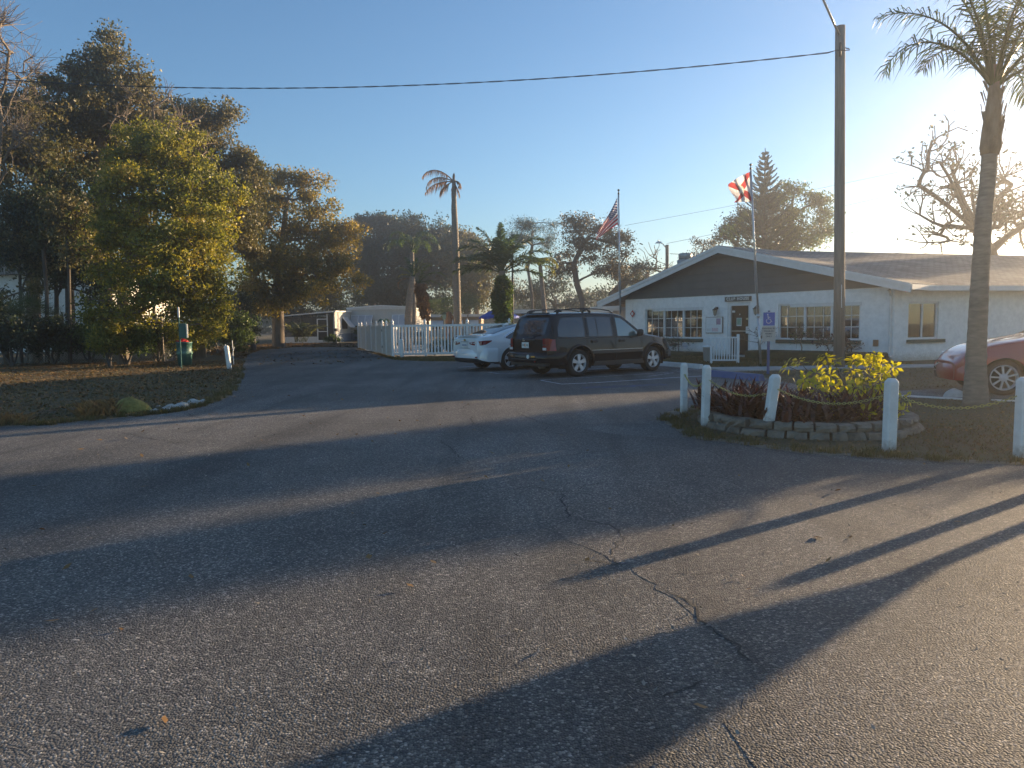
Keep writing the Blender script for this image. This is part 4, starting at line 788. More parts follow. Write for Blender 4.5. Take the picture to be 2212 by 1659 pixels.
mb = MB(); slab(mb, EL[0], EL[1] + .045, RS, RZ + .045, OV + .06, .0, .05); slab(mb, RS, RZ + .045, ER[0], ER[1] + .045, OV + .06, .0, .05); mb.build('soffit', MT['trim'], CH)
mb = MB()
for (s0, z0, s1, z1) in ((EL[0], EL[1], RS, RZ), (RS, RZ, ER[0], ER[1])):
    mb.hexa([(s0, OV - .02, z0 - .20), (s1, OV - .02, z1 - .20), (s1, OV + .02, z1 - .20), (s0, OV + .02, z0 - .20), (s0, OV - .02, z0 - .02), (s1, OV - .02, z1 - .02), (s1, OV + .02, z1 - .02), (s0, OV + .02, z0 - .02)])
    mb.hexa([(s0 - .02, OV - .05, z0 - .02), (s1, OV - .05, z1 - .02), (s1, OV + .02, z1 - .02), (s0 - .02, OV + .02, z0 - .02), (s0 - .02, OV - .05, z0 + .095), (s1, OV - .05, z1 + .095), (s1, OV + .02, z1 + .095), (s0 - .02, OV + .02, z0 + .095)])
mb.box(ER[0] - .02, ER[0] + .04, OV, 8, ER[1] - .1, ER[1] + .07)
mb.build('fascia', MT['trim'], CH)
# second roof edge and low lean-to on the far left
mb = MB(); slab(mb, -4.7, 2.22, 4.4, 4.42, 1.1, 9, .06); mb.build('roof', MT['shingle_blue'], CH)
mb = MB(); mb.box(-4.72, -2.55, 1.02, 1.09, 2.02, 2.22); mb.box(-4.74, -2.55, .96, 1.02, 2.12, 2.26); mb.build('fascia', MT['trim'], CH)
MT['beige'] = pm('beige_wall', (.52, .43, .35), (.46, .38, .31), .85, sc1=2)
mb = MB(); mb.box(-3.7, XL - .01, 1.6, 1.8, 0, 2.2); mb.build('side_wall', MT['beige'], CH)
mb = MB(); mb.tube([(-1.3, .9, 1.75), (-2.3, 1.1, 2.15)], .035, 6); mb.tube([(-1.3, .5, 2.1), (-2.0, 1.2, 2.2)], .03, 6); mb.box(-2.15, -1.85, 1.56, 1.6, 1.05, 1.6); mb.build('bracket', MT['trim'], CH)
# windows
def window(x0, x1, mulls, bars):
    W = MB(); fy0, fy1 = .05, .13; t = .06
    W.box(x0 + .002, x1 - .002, fy0, fy1, WB, WB + t); W.box(x0 + .002, x1 - .002, fy0, fy1, WTp - t, WTp - .002)
    W.box(x0 + .002, x0 + t, fy0, fy1, WB + t, WTp - t); W.box(x1 - t, x1 - .002, fy0, fy1, WB + t, WTp - t)
    for mx in mulls: W.box(mx - .045, mx + .045, fy0 - .01, fy1, WB + t, WTp - t)
    f = W.build('window', MT['trim'], CH)
    P = MB(); P.box(x0 + t, x1 - t, .105, .112, WB + t, WTp - t); P.build('pane', MT['win'], f)
    Bm = MB()
    for k in (1, 2): z = WB + t + (WTp - WB - 2 * t) * k / 3; Bm.box(x0 + t, x1 - t, .088, .104, z - .012, z + .012)
    xs = [x0 + t] + [m for m in mulls] + [x1 - t]
    for bx in bars: Bm.box(bx - .010, bx + .010, .086, .103, WB + t, WTp - t)
    Bm.build('glazing_bars', MT['trim'], f)
    return f
w1 = window(LW[0], LW[1], [1.12, 2.22], [.36, .74, 1.5, 1.85, 2.58, 2.92]); w2 = window(RW[0], RW[1], [7.95, 9.0], [7.22, 7.58, 8.3, 8.66, 9.35, 9.7])
MT['curtain'] = pm('curtain', (.45, .42, .38), (.34, .31, .28), .9, sc1=6, stretch=(8, 1, .2))
def curtain(f, xs, z0, z1, y=.24):
    for a, b in xs:
        mb = MB(); n = 22; V = []
        for i in range(n + 1): x = a + (b - a) * i / n; yy = y + .03 * math.sin(i * 1.9); V += [(x, yy, z0), (x, yy, z1)]
        mb.add(V, [(2 * i, 2 * i + 2, 2 * i + 3, 2 * i + 1) for i in range(n)]); mb.build('curtain', MT['curtain'], f, True)
curtain(w1, [(.05, .18), (.62, .98), (1.16, 1.42), (1.6, 1.9), (2.05, 2.2)], .74, 2.0); curtain(w2, [(6.95, 7.05), (7.5, 7.85), (8.05, 8.35)], .74, 2.0, .5)
for a, b in ((LW[0] - .05, LW[1] + .05), (RW[0] - .05, RW[1] + .05)):
    mb = MB(); mb.box(a, b, -.09, .05, WB - .14, WB - .002, bev=.01); mb.build('window_sill', MT['green_paint'], CH)
    mb = MB(); mb.box(a + .55, b, -.012, .045, WTp - .13, WTp - .005); mb.build('shutter_rail', MT['trim'], CH)
# door
D = MB(); D.box(DR[0] + .002, DR[0] + .13, .03, .16, .06, 2.17); D.box(DR[1] - .1, DR[1] - .002, .03, .16, .06, 2.17); D.box(DR[0] + .13, DR[1] - .1, .03, .16, 2.04, 2.168)
door = D.build('door', MT['trim'], CH); x0, x1 = DR[0] + .13, DR[1] - .1
mb = MB(); mb.box(x0, x1, .10, .13, .09, 2.04); mb.build('door_panel', pm('bronze_glass', (.05, .042, .035), (.035, .03, .026), .12, sc1=1.5, coat=.4), door)
mb = MB(); mb.box(x0 + .02, x1 - .12, .05, .075, 1.0, 1.035); mb.build('push_bar', MT['alu'], door)
mb = MB(); mb.box(x1 - .13, x1 - .02, .04, .1, .92, 1.2, bev=.01); mb.build('handle', MT['trim'], door)
mb = MB(); mb.box(x0 + .24, x0 + .48, .092, .099, 1.22, 1.55); mb.build('poster', pm('poster_frame', (.55, .62, .62), None, .6), door)
mb = MB(); mb.box(x0 + .265, x0 + .455, .088, .0915, 1.27, 1.53); mb.build('poster', pm('poster_green', (.12, .28, .16), (.2, .35, .3), .6, sc1=14), door)
mb = MB(); mb.box(x0 + .02, x0 + .16, .092, .099, 1.77, 1.85); mb.box(x0 + .37, x0 + .41, .092, .099, 1.66, 1.72); mb.build('sticker', MT['white_paint'], door)
mb = MB(); mb.box(x1 - .15, x1 - .06, .092, .099, 1.47, 1.54); mb.build('sticker', pm('sticker_yellow', (.6, .5, .25), None, .6), door)
mb = MB(); mb.box(DR[0] - .1, DR[1] + .1, -.45, .03, -.05, .055, bev=.01); mb.build('step', MT['concrete'], CH)
# gutter pipe and small boxes
mb = MB(); mb.tube([(XR - .1, -.05, .22), (XR - .1, -.05, 2.2), (XR - .05, -.25, 2.38), (XR, -.5, 2.42)], .045, 8); mb.tube([(XR - .1, -.06, .22), (XR + .08, -.2, .12)], .045, 8); mb.build('downpipe', MT['trim'], CH)
mb = MB(); mb.box(10.55, 10.72, -.06, 0, .5, .72, bev=.01); mb.build('outlet_box', pm('rust', (.18, .10, .06), None, .8), CH)
# wing going off to the right
W0 = chw(XR, 0); wd = np.array([.954, .301, 0]); wn = np.array([-.301, .954, 0])
def WF(t, d, z): return W0 + wd * t + wn * d + np.array([0, 0, z])
def wbox(mb, t0, t1, d0, d1, z0, z1): mb.hexa([WF(t0, d0, z0), WF(t1, d0, z0), WF(t1, d1, z0), WF(t0, d1, z0), WF(t0, d0, z1), WF(t1, d0, z1), WF(t1, d1, z1), WF(t0, d1, z1)])
WIN = [(.62, 1.95), (8.3, 9.3)]
mb = MB(); edges = [.02, .62, 1.95, 6.4, 7.35, 8.3, 9.3, 20]
for a, b in ((.02, .62), (1.95, 6.4), (7.35, 8.3), (9.3, 20)): wbox(mb, a, b, 0, .2, -.05, 2.42)
for a, b in WIN: wbox(mb, a, b, 0, .2, -.05, .72); wbox(mb, a, b, 0, .2, 2.0, 2.42)
wbox(mb, 6.4, 7.35, 0, .2, 2.1, 2.42); wbox(mb, 19.8, 20, .2, 9, -.05, 2.42); mb.build('wall', MT['stucco'], CH, world=True)
for a, b in WIN:
    mb = MB(); wbox(mb, a + .002, b - .002, .06, .12, .72, .79); wbox(mb, a + .002, b - .002, .06, .12, 1.93, 1.998); wbox(mb, a + .002, a + .07, .06, .12, .79, 1.93); wbox(mb, b - .07, b - .002, .06, .12, .79, 1.93); wbox(mb, (a + b) / 2 - .03, (a + b) / 2 + .03, .06, .12, .79, 1.93)
    f = mb.build('window', MT['trim'], CH, world=True); mb = MB(); wbox(mb, a + .07, b - .07, .09, .1, .79, 1.93); mb.build('pane', MT['win'], f, world=True)
    mb = MB(); k = 0
    for i in range(14):
        t = a + .1 + i * (b - a - .2) / 14; wbox(mb, t, t + .055, .16 + .02 * (i % 2), .18 + .02 * (i % 2), .8, 1.92)
    mb.build('blinds', MT['curtain'], f, world=True)
    mb = MB(); wbox(mb, a - .05, b + .25, -.08, .06, .60, .718); mb.build('window_sill', MT['green_paint'], CH, world=True)
mb = MB(); wbox(mb, 6.42, 7.33, .05, .1, 0, 2.08); dd = mb.build('door', MT['tan'], CH, world=True); mb = MB(); wbox(mb, 6.55, 6.6, .0, .04, .95, 1.05); mb.build('handle', MT['alu'], dd, world=True)
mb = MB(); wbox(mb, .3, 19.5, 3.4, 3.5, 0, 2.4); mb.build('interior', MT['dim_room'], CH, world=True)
mb = MB(); mb.hexa([WF(-.4, -.55, 2.44), WF(20.5, -.55, 2.44), WF(20.5, 7, 4.35), WF(-.4, 7, 4.35), WF(-.4, -.55, 2.5), WF(20.5, -.55, 2.5), WF(20.5, 7, 4.41), WF(-.4, 7, 4.41)])
mb.hexa([WF(-.4, 7.001, 4.35), WF(20.5, 7.001, 4.35), WF(20.5, 14, 2.5), WF(-.4, 14, 2.5), WF(-.4, 7.001, 4.41), WF(20.5, 7.001, 4.41), WF(20.5, 14, 2.56), WF(-.4, 14, 2.56)]); mb.build('roof', MT['wing_shingle'], CH, world=True)
mb = MB(); wbox(mb, -.42, 20.5, -.62, -.555, 2.34, 2.51); wbox(mb, -.4, 20.4, -.555, -.01, 2.425, 2.435); mb.build('fascia', MT['trim'], CH, world=True)
# text helper
def text(name, s, size, mat, parent, M, depth=.004, bold=0.0, align='CENTER', sx=1.0, spacing=1.0):
    cu = bpy.data.curves.new(name, 'FONT'); cu.body = s; cu.size = size; cu.extrude = depth; cu.offset = bold; cu.align_x = align; cu.align_y = 'CENTER'; cu.space_character = spacing
    t = bpy.data.objects.new('tmp', cu); col.objects.link(t); dg = bpy.context.evaluated_depsgraph_get(); dg.update(); me = bpy.data.meshes.new_from_object(t.evaluated_get(dg)); bpy.data.objects.remove(t)
    me.name = name; me.transform(M @ Matrix.Diagonal((sx, 1, 1, 1))); me.materials.clear(); me.materials.append(mat); o = bpy.data.objects.new(name, me); col.objects.link(o); o.parent = parent; return o
def fwall(x, y, z): return Matrix.Translation((x, y, z)) @ Matrix.Rotation(R(90), 4, 'X')      # text standing, facing local -y
# house sign
sg = empty('house_sign', chw(5.06, -.03, 2.22), FA, 'dark wooden board lettered CLUB HOUSE above the door', 'sign')
mb = MB(); mb.box(-.62, .62, -.02, .028, 0, .19); mb.build('board', pm('sign_board', (.10, .095, .08), (.07, .065, .055), .8, sc1=8), sg)
text('lettering', 'CLUB HOUSE', .165, MT['white_paint'], sg, fwall(0, -.024, .095), .006, .006, spacing=1.22, sx=.93)
# wall lanterns
def lantern(label, s):
    r = empty('wall_lantern', chw(s, -.012, 1.85), FA, label, 'lantern', 'black wall lanterns beside the clubhouse door')
    mb = MB(); mb.lathe([(.045, -.03), (.05, .0)], 12, 'y', (0, -.0, .12)); mb.tube([(0, -.02, .12), (0, -.10, .17), (0, -.16, .13)], .014, 8); mb.lathe([(.004, .14), (.03, .12), (.05, .10), (.125, .045), (.13, .035), (.02, .04)], 6, 'z', (0, -.16, 0)); mb.lathe([(.045, -.17), (.02, -.185), (.012, -.21), (.0, -.22)], 6, 'z', (0, -.16, 0))
    for k in range(6):
        a = k * math.pi / 3; mb.tube([(.092 * math.cos(a), -.16 + .092 * math.sin(a), .04), (.05 * math.cos(a), -.16 + .05 * math.sin(a), -.17)], .008, 4)
    mb.build('bracket', MT['black_plastic'], r); mb = MB(); mb.lathe([(.085, .035), (.045, -.165)], 6, 'z', (0, -.16, 0)); mb.build('glass', pm('lantern_glass', (.42, .38, .30), None, .3), r)
lantern('black wall lantern left of the door, above the notice board', 4.05); lantern('black wall lantern right of the door, behind the flagpole', 5.98)
nb = empty('notice_board', chw(3.92, -.03, .93), FA, 'pale framed notice board on the wall left of the door', 'notice board')
mb = MB(); mb.box(-.43, .43, -.03, .028, 0, .68, bev=.008); mb.build('frame', pm('dark_frame', (.20, .17, .15), None, .6), nb)
mb = MB(); mb.box(-.405, .405, -.036, -.0305, .025, .655); mb.build('panel', MT['white_vinyl'], nb)
mb = MB(); mb.box(.12, .34, -.040, -.037, .36, .61); mb.build('notice', pm('notice_red', (.5, .22, .22), (.25, .3, .45), .7, sc1=25), nb)
mb = MB(); mb.box(-.1, .22, -.040, -.037, .07, .22); mb.build('notice', pm('notice_pink', (.68, .6, .62), (.6, .35, .35), .7, sc1=14), nb)
mb = MB(); mb.box(-.36, -.15, -.040, -.037, .08, .2); mb.box(-.36, .05, -.040, -.037, .34, .36); mb.build('notice', MT['white_paint'], nb)
mb = MB(); 
for (a, z) in ((0, .55), (.25, .42), (.02, .28)): mb.tube([(-.62 + a * .1, -.05, .45 + z * .3), (-.56, -.08, .47 + z * .3)], .02, 6)
# red diamond plaque on a thin rod
q = chw(-.73, -.05, 0)
dm = empty('fire_symbol_marker', q, FA, 'small red diamond plaque on a thin rod before the white wall', 'sign')
mb = MB(); mb.tube([(0, .0, 0), (0, .0, 2.3)], .006, 6); mb.build('rod', MT['alu'], dm)
mb = MB(); mb.prism([(-.15, 0), (0, -.17), (.15, 0), (0, .17)], 0, .012, lambda p: (p[0], -.02 + p[2], 1.83 + p[1])); mb.build('plaque', MT['red'], dm)
mb = MB(); mb.lathe([(.05, 0), (.075, 0), (.075, .006), (.05, .006)], 16, 'y', (0, -.03, 1.83)); mb.lathe([(.0, 0), (.02, 0), (.02, .006), (0, .006)], 12, 'y', (0, -.03, 1.83)); mb.build('emblem', MT['white_paint'], dm)
mb = MB(); mb.box(-.12, -.06, -.04, 0, .9, 1.15)
# roof ventilator
q = np.array([8.06, 33.05, 3.3])
vt = empty('roof_ventilator', q, 0, 'galvanised mushroom ventilator on the left roof slope', 'ventilator'); mb = MB(); mb.lathe([(.22, -.2), (.2, .45), (.3, .55), (.36, .62), (.37, .95), (.33, .97)], 20); mb.lathe([(.30, .97), (.31, 1.22), (.26, 1.26), (0, 1.28)], 20); mb.build('cowl', pm('galvanised', (.42, .43, .44), (.30, .28, .26), .5, metal=.4, sc1=6), vt, True)
mb = MB(); mb.lathe([(.05, -.01), (.06, .0)], 12, 'y', (-.12, -.36, .82)); mb.build('port', MT['dark'], vt)
# planting beds
pbm = grassmat('bed_cover', [(.04, .035, .02), (.06, .055, .025), (.075, .08, .03), (.10, .10, .04)], 2.0)
for (a, b, d, h, lab) in ((6.25, 11.1, 1.25, .3, 'low raised planting bed under the right window'), (-1.1, 3.9, 1.3, .14, 'low planting bed under the left window')):
    r = empty('planting_bed', chw((a + b) / 2, 0, 0), FA, lab, 'planting bed'); mb = MB(); w_ = (b - a) / 2
    mb.box(-w_, w_, -d, -.02, -.02, h, bev=.05); mb.build('soil', pbm, r)
# scrubby leafless shrubs in the beds
def twig_shrub(label, s, d, z, h, spread, seed, leaf=('twig_leaf', .25), n=13):
    b = chw(s, -d, z); rg = np.random.default_rng(seed); c = b + np.array([0, 0, h * .65])
    bare_tree(label, b, [], [(c, np.array([spread, spread, h * .38]))], n * 2, .02, 'bark', seed, name='shrub', cat='shrub', group='scrubby shrubs by the clubhouse wall', twig=.004, leaves=(leaf[1], .06, 3, .07, leaf[0]), elen=.22)
twig_shrub('twiggy shrub left of the second flagpole', 6.55, .75, .28, .95, .42, 1); twig_shrub('wide twiggy shrub under the right window', 8.3, .7, .28, 1.0, .65, 2, ('mid_green', .3), 20); twig_shrub('thin shrub by the black pole foot', 9.3, .7, .28, .5, .3, 3, ('brom', .9))
twig_shrub('leafy low shrub under the left window', 1.7, .75, .13, .5, .5, 4, ('twig_leaf', .7), 22); twig_shrub('twiggy shrub before the left window middle', 2.6, .7, .13, .65, .45, 5, ('mid_green', .3), 18); twig_shrub('low shrub behind the black car bonnet', .9, .8, .13, .45, .4, 6, ('brom', .6)); twig_shrub('reddish low plant right of the wide shrub', 10.1, .6, .28, .35, .35, 7, ('brom', 1.0), 10)
# round lawn sign
q = chw(3.05, -.85, .13); r = empty('lawn_sign', q, FA, 'round blue and white striped lawn sign under the left window', 'sign')
mb = MB(); mb.lathe([(.0, -.008), (.15, -.008), (.15, .008), (0, .008)], 24, 'y', (0, 0, .28)); mb.build('disc', MT['white_paint'], r); mb = MB()
for k, z in enumerate((-.09, -.03, .03, .09)):
    w_ = math.sqrt(.145 ** 2 - z * z); mb.box(-w_, w_, -.013, -.009, .28 + z - .013, .28 + z + .013)
mb.build('stripes', MT['blue_paint'], r); mb = MB(); mb.tube([(0, .01, -.1), (0, .01, .2)], .008, 6); mb.build('stake', MT['alu'], r)
# white railing and bucket
q = G(1564, 785.5); ra = empty('railing', q, R(-12), 'short white slatted railing in front of the door', 'railing')
def rail(mb, z, t=.025): mb.box(-.38, .40, -t, t, z - .025, z + .025)
mb = MB(); mb.box(-.46, -.38, -.04, .04, -.05, .86, bev=.01); mb.build('post', MT['white_vinyl'], ra); mb = MB(); mb.box(.40, .49, -.045, .045, -.05, .99, bev=.012); mb.build('post', MT['white_vinyl'], ra)
for z_ in (.12, .88): mb = MB(); rail(mb, z_); mb.build('rail', MT['white_vinyl'], ra)
for k in range(9): mb = MB(); mb.box(-.35 + k * .085, -.315 + k * .085, -.015, .015, .145, .855); mb.build('baluster', MT['white_vinyl'], ra)
q = G(1529, 781); bk = empty('bucket', q, 0, 'white plastic bucket left of the slatted railing', 'bucket'); mb = MB(); mb.lathe([(.15, 0), (.18, .50), (.195, .50), (.195, .56), (.18, .56), (.17, .52), (.0, .48)], 20); mb.build('bucket_body', MT['white_vinyl'], bk, True)
# ------------------------------------------------------------------ flagpoles and flags
def uvflag(name, P, mat, root, nu=60, nv=36):
    V = []; UV = []
    for j in range(nv + 1):
        for i in range(nu + 1): u, v = i / nu, j / nv; V.append(P(u, v)); UV.append((u, v))
    F = np.array([(j * (nu + 1) + i, j * (nu + 1) + i + 1, (j + 1) * (nu + 1) + i + 1, (j + 1) * (nu + 1) + i) for j in range(nv) for i in range(nu)])
    return mesh_obj(name, V, F, mat, root, True, True, uv=UV)
def math_(nt, op, a, b=None):
    n = nt.nodes.new('ShaderNodeMath'); n.operation = op
    for i, v in enumerate((a, b)):
        if v is None: continue
        if hasattr(v, 'links'): L(nt, v, n.inputs[i])
        else: n.inputs[i].default_value = v
    return n.outputs[0]
def clothout(m, nt, b, colr):
    L(nt, colr, b.inputs['Base Color']); b.inputs['Roughness'].default_value = .75; t = nt.nodes.new('ShaderNodeBsdfTranslucent'); L(nt, colr, t.inputs[0]); mx = N(nt, 'ShaderNodeMixShader', i_0=.62); L(nt, b.outputs[0], mx.inputs[1]); L(nt, t.outputs[0], mx.inputs[2]); L(nt, mx.outputs[0], nt.nodes['Material Output'].inputs[0])
m, nt, b = newmat('stars_and_stripes'); uv = nt.nodes.new('ShaderNodeUVMap').outputs[0]; sp = nt.nodes.new('ShaderNodeSeparateXYZ'); L(nt, uv, sp.inputs[0]); u, v = sp.outputs[0], sp.outputs[1]
st = math_(nt, 'LESS_THAN', math_(nt, 'MODULO', math_(nt, 'MULTIPLY', v, 13), 2), 1.0); stripes = mixc(nt, st, (.80, .76, .76), (.48, .04, .06))
inc = math_(nt, 'MULTIPLY', math_(nt, 'LESS_THAN', u, .4), math_(nt, 'LESS_THAN', v, .5385))
def dots(ox, oy):
    fu = math_(nt, 'SUBTRACT', math_(nt, 'FRACT', math_(nt, 'ADD', math_(nt, 'MULTIPLY', u, 15), ox)), .5); fv = math_(nt, 'SUBTRACT', math_(nt, 'FRACT', math_(nt, 'ADD', math_(nt, 'MULTIPLY', v, 9.28), oy)), .5)
    return math_(nt, 'LESS_THAN', math_(nt, 'ADD', math_(nt, 'MULTIPLY', fu, fu), math_(nt, 'MULTIPLY', fv, fv)), .05)
dt = math_(nt, 'MAXIMUM', dots(0, 0), dots(.5, .5)); cant = mixc(nt, dt, (.02, .035, .14), (.75, .75, .8)); clothout(m, nt, b, mixc(nt, inc, stripes, cant)); MT['usflag'] = m
m, nt, b = newmat('red_saltire_flag'); uv = nt.nodes.new('ShaderNodeUVMap').outputs[0]; sp = nt.nodes.new('ShaderNodeSeparateXYZ'); L(nt, uv, sp.inputs[0]); u, v = sp.outputs[0], sp.outputs[1]
d1 = math_(nt, 'LESS_THAN', math_(nt, 'ABSOLUTE', math_(nt, 'SUBTRACT', u, v)), .125); d2 = math_(nt, 'LESS_THAN', math_(nt, 'ABSOLUTE', math_(nt, 'SUBTRACT', math_(nt, 'ADD', u, v), 1.0)), .125)
sal = mixc(nt, math_(nt, 'MAXIMUM', d1, d2), (.74, .70, .70), (.42, .07, .07)); fu = math_(nt, 'MULTIPLY', math_(nt, 'SUBTRACT', u, .5), 1.5); fv = math_(nt, 'SUBTRACT', v, .5); rr2 = math_(nt, 'ADD', math_(nt, 'MULTIPLY', fu, fu), math_(nt, 'MULTIPLY', fv, fv))
sal = mixc(nt, math_(nt, 'LESS_THAN', rr2, .04), sal, (.62, .55, .35)); sal = mixc(nt, math_(nt, 'LESS_THAN', rr2, .028), sal, (.50, .58, .60)); clothout(m, nt, b, sal); MT['flflag'] = m
def flagpole(label, base, top, joint, seed):
    r = empty('flagpole', base, 0, label, 'flagpole', 'flagpoles before the clubhouse'); B = np.array(base, float); T = np.array(top, float); J = B + (T - B) * joint
    mb = MB(); mb.tube([B, J], .038, 12); mb.tube([J, T], [.031, .026], 12); mb.build('pole', MT['alu'], r, True, True)
    mb = MB(); mb.tube([J + (T - B) * -.004, J + (T - B) * .012], .048, 12); mb.tube([B + (T - B) * .16, B + (T - B) * .163], .046, 10); mb.build('coupler', MT['alu'], r, True, True)
    mb = MB(); mb.lathe([(0, .13), (.03, .12), (.045, .09), (.03, .055), (.012, .05), (.012, .0), (.034, -.0), (.034, -.06)], 12, 'z', tuple(T)); mb.build('finial', pm('dull_brass', (.12, .09, .05), None, .4, metal=.8), r, True, True)
    mb = MB(); mb.tube([T + [-.05, 0, -.04], B + (T - B) * .5 + [-.05, 0, 0], B + (T - B) * .18 + [-.045, 0, 0]], .004, 4); mb.build('halyard', MT['trim'], r, False, True); return r
B2 = G(1643.5, 788.5); T2 = Pd(1621.5, 362, B2[1] - .1); flagpole('flagpole right of the door, leaning, with the red cross flag', B2, T2, .25, 1)
Y1 = 27.0; B1 = base_at(1341.5, Y1); T1 = Pd(1336.2, 416, Y1); flagpole('flagpole behind the black car bonnet with the striped flag', B1, T1, .25, 2)
def P_us(u, v):
    sc_ = Y1 / FPX; top = np.array([-3 - 45 * u, 0, -(10 + 76 * u ** .9)]); bot = np.array([-1 - 48 * u ** .9, 0, -(66 + 35 * u ** 1.1)]) ; p = top + (bot - top) * v
    p = p * sc_; f = u ** .7; p[1] = .16 * f * math.sin(6.5 * v + 2.0 * u) + .10 * f * math.sin(15 * v - 3 * u) - .25 * u; p[0] += .035 * f * math.sin(13 * v + 4 * u); p[2] += .02 * f * math.sin(11 * v + 5 * u)
    return T1 + p
fl = uvflag('flag', P_us, MT['usflag'], None); tag(fl, 'stars and stripes flag hanging limp from the left flagpole', 'flag', 'flags before the clubhouse')
def P_fl(u, v):
    sc_ = 22.9 / FPX; top = np.array([-1 - 42 * u ** .95, 0, -(9 + 26 * u ** 1.2)]); bot = np.array([3 - 36 * u ** 1.1, 0, -(70 + 5 * u)]); p = top + (bot - top) * v
    p = p * sc_; f = math.sin(min(1, u * 2.2) * math.pi / 2); fold = (1 - u) ** .7; p[1] = .085 * f * fold * math.sin(14 * u + 3.2 * v) + .10 * u * math.sin(5 * v + 1); p[0] += .03 * f * fold * math.cos(15 * u + 5 * v) - .05 * u * math.sin(3.1 * v * 2 + .5); p[2] += .05 * u * math.sin(6.2 * v + 1)
    return T2 + p
fl = uvflag('flag', P_fl, MT['flflag'], None); tag(fl, 'white flag with a red diagonal cross, bunched at the right flagpole', 'flag', 'flags before the clubhouse')
# ------------------------------------------------------------------ disabled parking sign
q = G(1659, 808); ps = empty('parking_sign', q, R(-14), 'blue wheelchair parking sign with a pale plate on a blue post', 'sign')
mb = MB(); mb.box(-.035, .035, -.02, .03, -.05, 1.52, bev=.008); mb.box(-.03, .03, -.012, .012, 1.52, 1.70); mb.build('post', pm('blue_post', (.10, .12, .25), (.07, .09, .2), .6, sc1=10), ps)
mb = MB(); mb.box(-.155, .155, -.032, -.026, 1.24, 1.66, bev=.003); mb.build('plate', MT['trim'], ps, False); mb = MB(); mb.box(-.145, .145, -.037, -.033, 1.30, 1.65); mb.build('blue_panel', pm('sign_blue', (.03, .10, .42), None, .4), ps)
mb = MB(); cz = 1.40; Y_ = -.040
def arcpts(cx, cz, r, a0, a1, n=14): return [(cx + r * math.cos(R(a0 + (a1 - a0) * i / n)), Y_, cz + r * math.sin(R(a0 + (a1 - a0) * i / n))) for i in range(n + 1)]
mb.tube(arcpts(-.01, cz + .02, .058, 130, 385), .0085, 5); mb.lathe([(0, -.003), (.018, -.003), (.018, .003), (0, .003)], 12, 'y', (-.035, Y_, cz + .195)); mb.tube([(-.03, Y_, cz + .17), (-.02, Y_, cz + .075), (.035, Y_, cz + .07), (.06, Y_, cz - .0), (.08, Y_, cz + .005)], .010, 5); mb.tube([(-.028, Y_, cz + .125), (.03, Y_, cz + .12)], .008, 5)
mb.build('wheelchair_symbol', MT['white_paint'], ps)
tan_p = pm('pale_plate', (.56, .50, .44), (.48, .43, .38), .6, sc1=10); mb = MB(); mb.box(-.165, .165, -.040, -.034, .88, 1.285, bev=.003); mb.build('lower_plate', tan_p, ps)
for k, (s_, z) in enumerate((('PARKING BY', 1.22), ('DISABLED', 1.15), ('PERMIT', 1.08), ('ONLY', 1.01))): text('lettering', s_, .058, MT['black_plastic'], ps, fwall(0, -.041, z), .001, .001)
# wheel stops
def wheelstop(label, a, b, mat, h=.12):
    a = np.array(a); b = np.array(b); ln = np.linalg.norm(b - a); az = math.atan2(b[1] - a[1], b[0] - a[0]); r = empty('wheel_stop', (a + b) / 2, az, label, 'wheel stop'); prof = [(-.11, 0.005), (.11, 0.005), (.065, h), (-.065, h)]; mb = MB(); xs = [(-ln / 2, .9), (-ln / 2 + .05, 1), (ln / 2 - .05, 1), (ln / 2, .9)]; V = []
    for x, s in xs: V += [(x, p[0] * s, p[1] * s if p[1] > .02 else p[1]) for p in prof]
    F = [(3, 2, 1, 0), (12, 13, 14, 15)] + [(k * 4 + i, k * 4 + (i + 1) % 4, k * 4 + 4 + (i + 1) % 4, k * 4 + 4 + i) for k in range(3) for i in range(4)]
    mb.add(V, F); mb.build('block', mat, r)
wheelstop('white concrete wheel stop ahead of the black car', [4.75, 23.7, 0], [5.75, 21.45, 0], MT['white_paint'], .14); wheelstop('blue painted wheel stop at the end of the striped bay', [5.15, 18.7, 0], [5.95, 16.85, 0], MT['blue_paint'], .16)
# ------------------------------------------------------------------ bollards and chain
def bollard(label, base, h, lean=(0, 0), wdt=.11, rz=.1, group='white bollards with a chain round the flower bed'):
    r = empty('bollard', base, rz, label, 'bollard', group); k = wdt / 2; c = .3 * k; o = []
    def ring(s, z, cc=.25):
        q = s * k; e = q * (1 - cc); dx, dy = lean[0] * z, lean[1] * z; return [(x + dx, y + dy, z) for x, y in ((-e, -q), (e, -q), (q, -e), (q, e), (e, q), (-e, q), (-q, e), (-q, -e))]
    V = ring(1, -.1) + ring(1, h - .055) + ring(.96, h - .035) + ring(.55, h); n = 8; F = [(i + 8 * j, (i + 1) % 8 + 8 * j, 8 + (i + 1) % 8 + 8 * j, 8 + i + 8 * j) for j in range(3) for i in range(8)] + [tuple(range(24, 32))]
    mb = MB(); mb.add(V, F); mb.build('post', MT['post_paint'], r)
    mb = MB(); mb.tube([(k * .9 + lean[0] * h * .8, 0, h * .8), (k * 1.35 + lean[0] * h * .8, 0, h * .8 - .02)], .007, 6); mb.build('hook', MT['alu'], r); return r
BL = [('slim white bollard farthest left by the bed', G(1477, 893), .80, (0, .0), .095), ('white bollard just left of the stone bed', G(1523, 922), .85, (.02, 0), .10), ('white bollard leaning inside the stone bed', np.array([3.22, 8.86, .12]), .65, (.13, 0), .115), ('white bollard right of the stone bed', G(1920, 975), .80, (.01, 0), .115), ('white bollard nearest the right picture edge', G(2206, 987), .83, (0, 0), .12)]
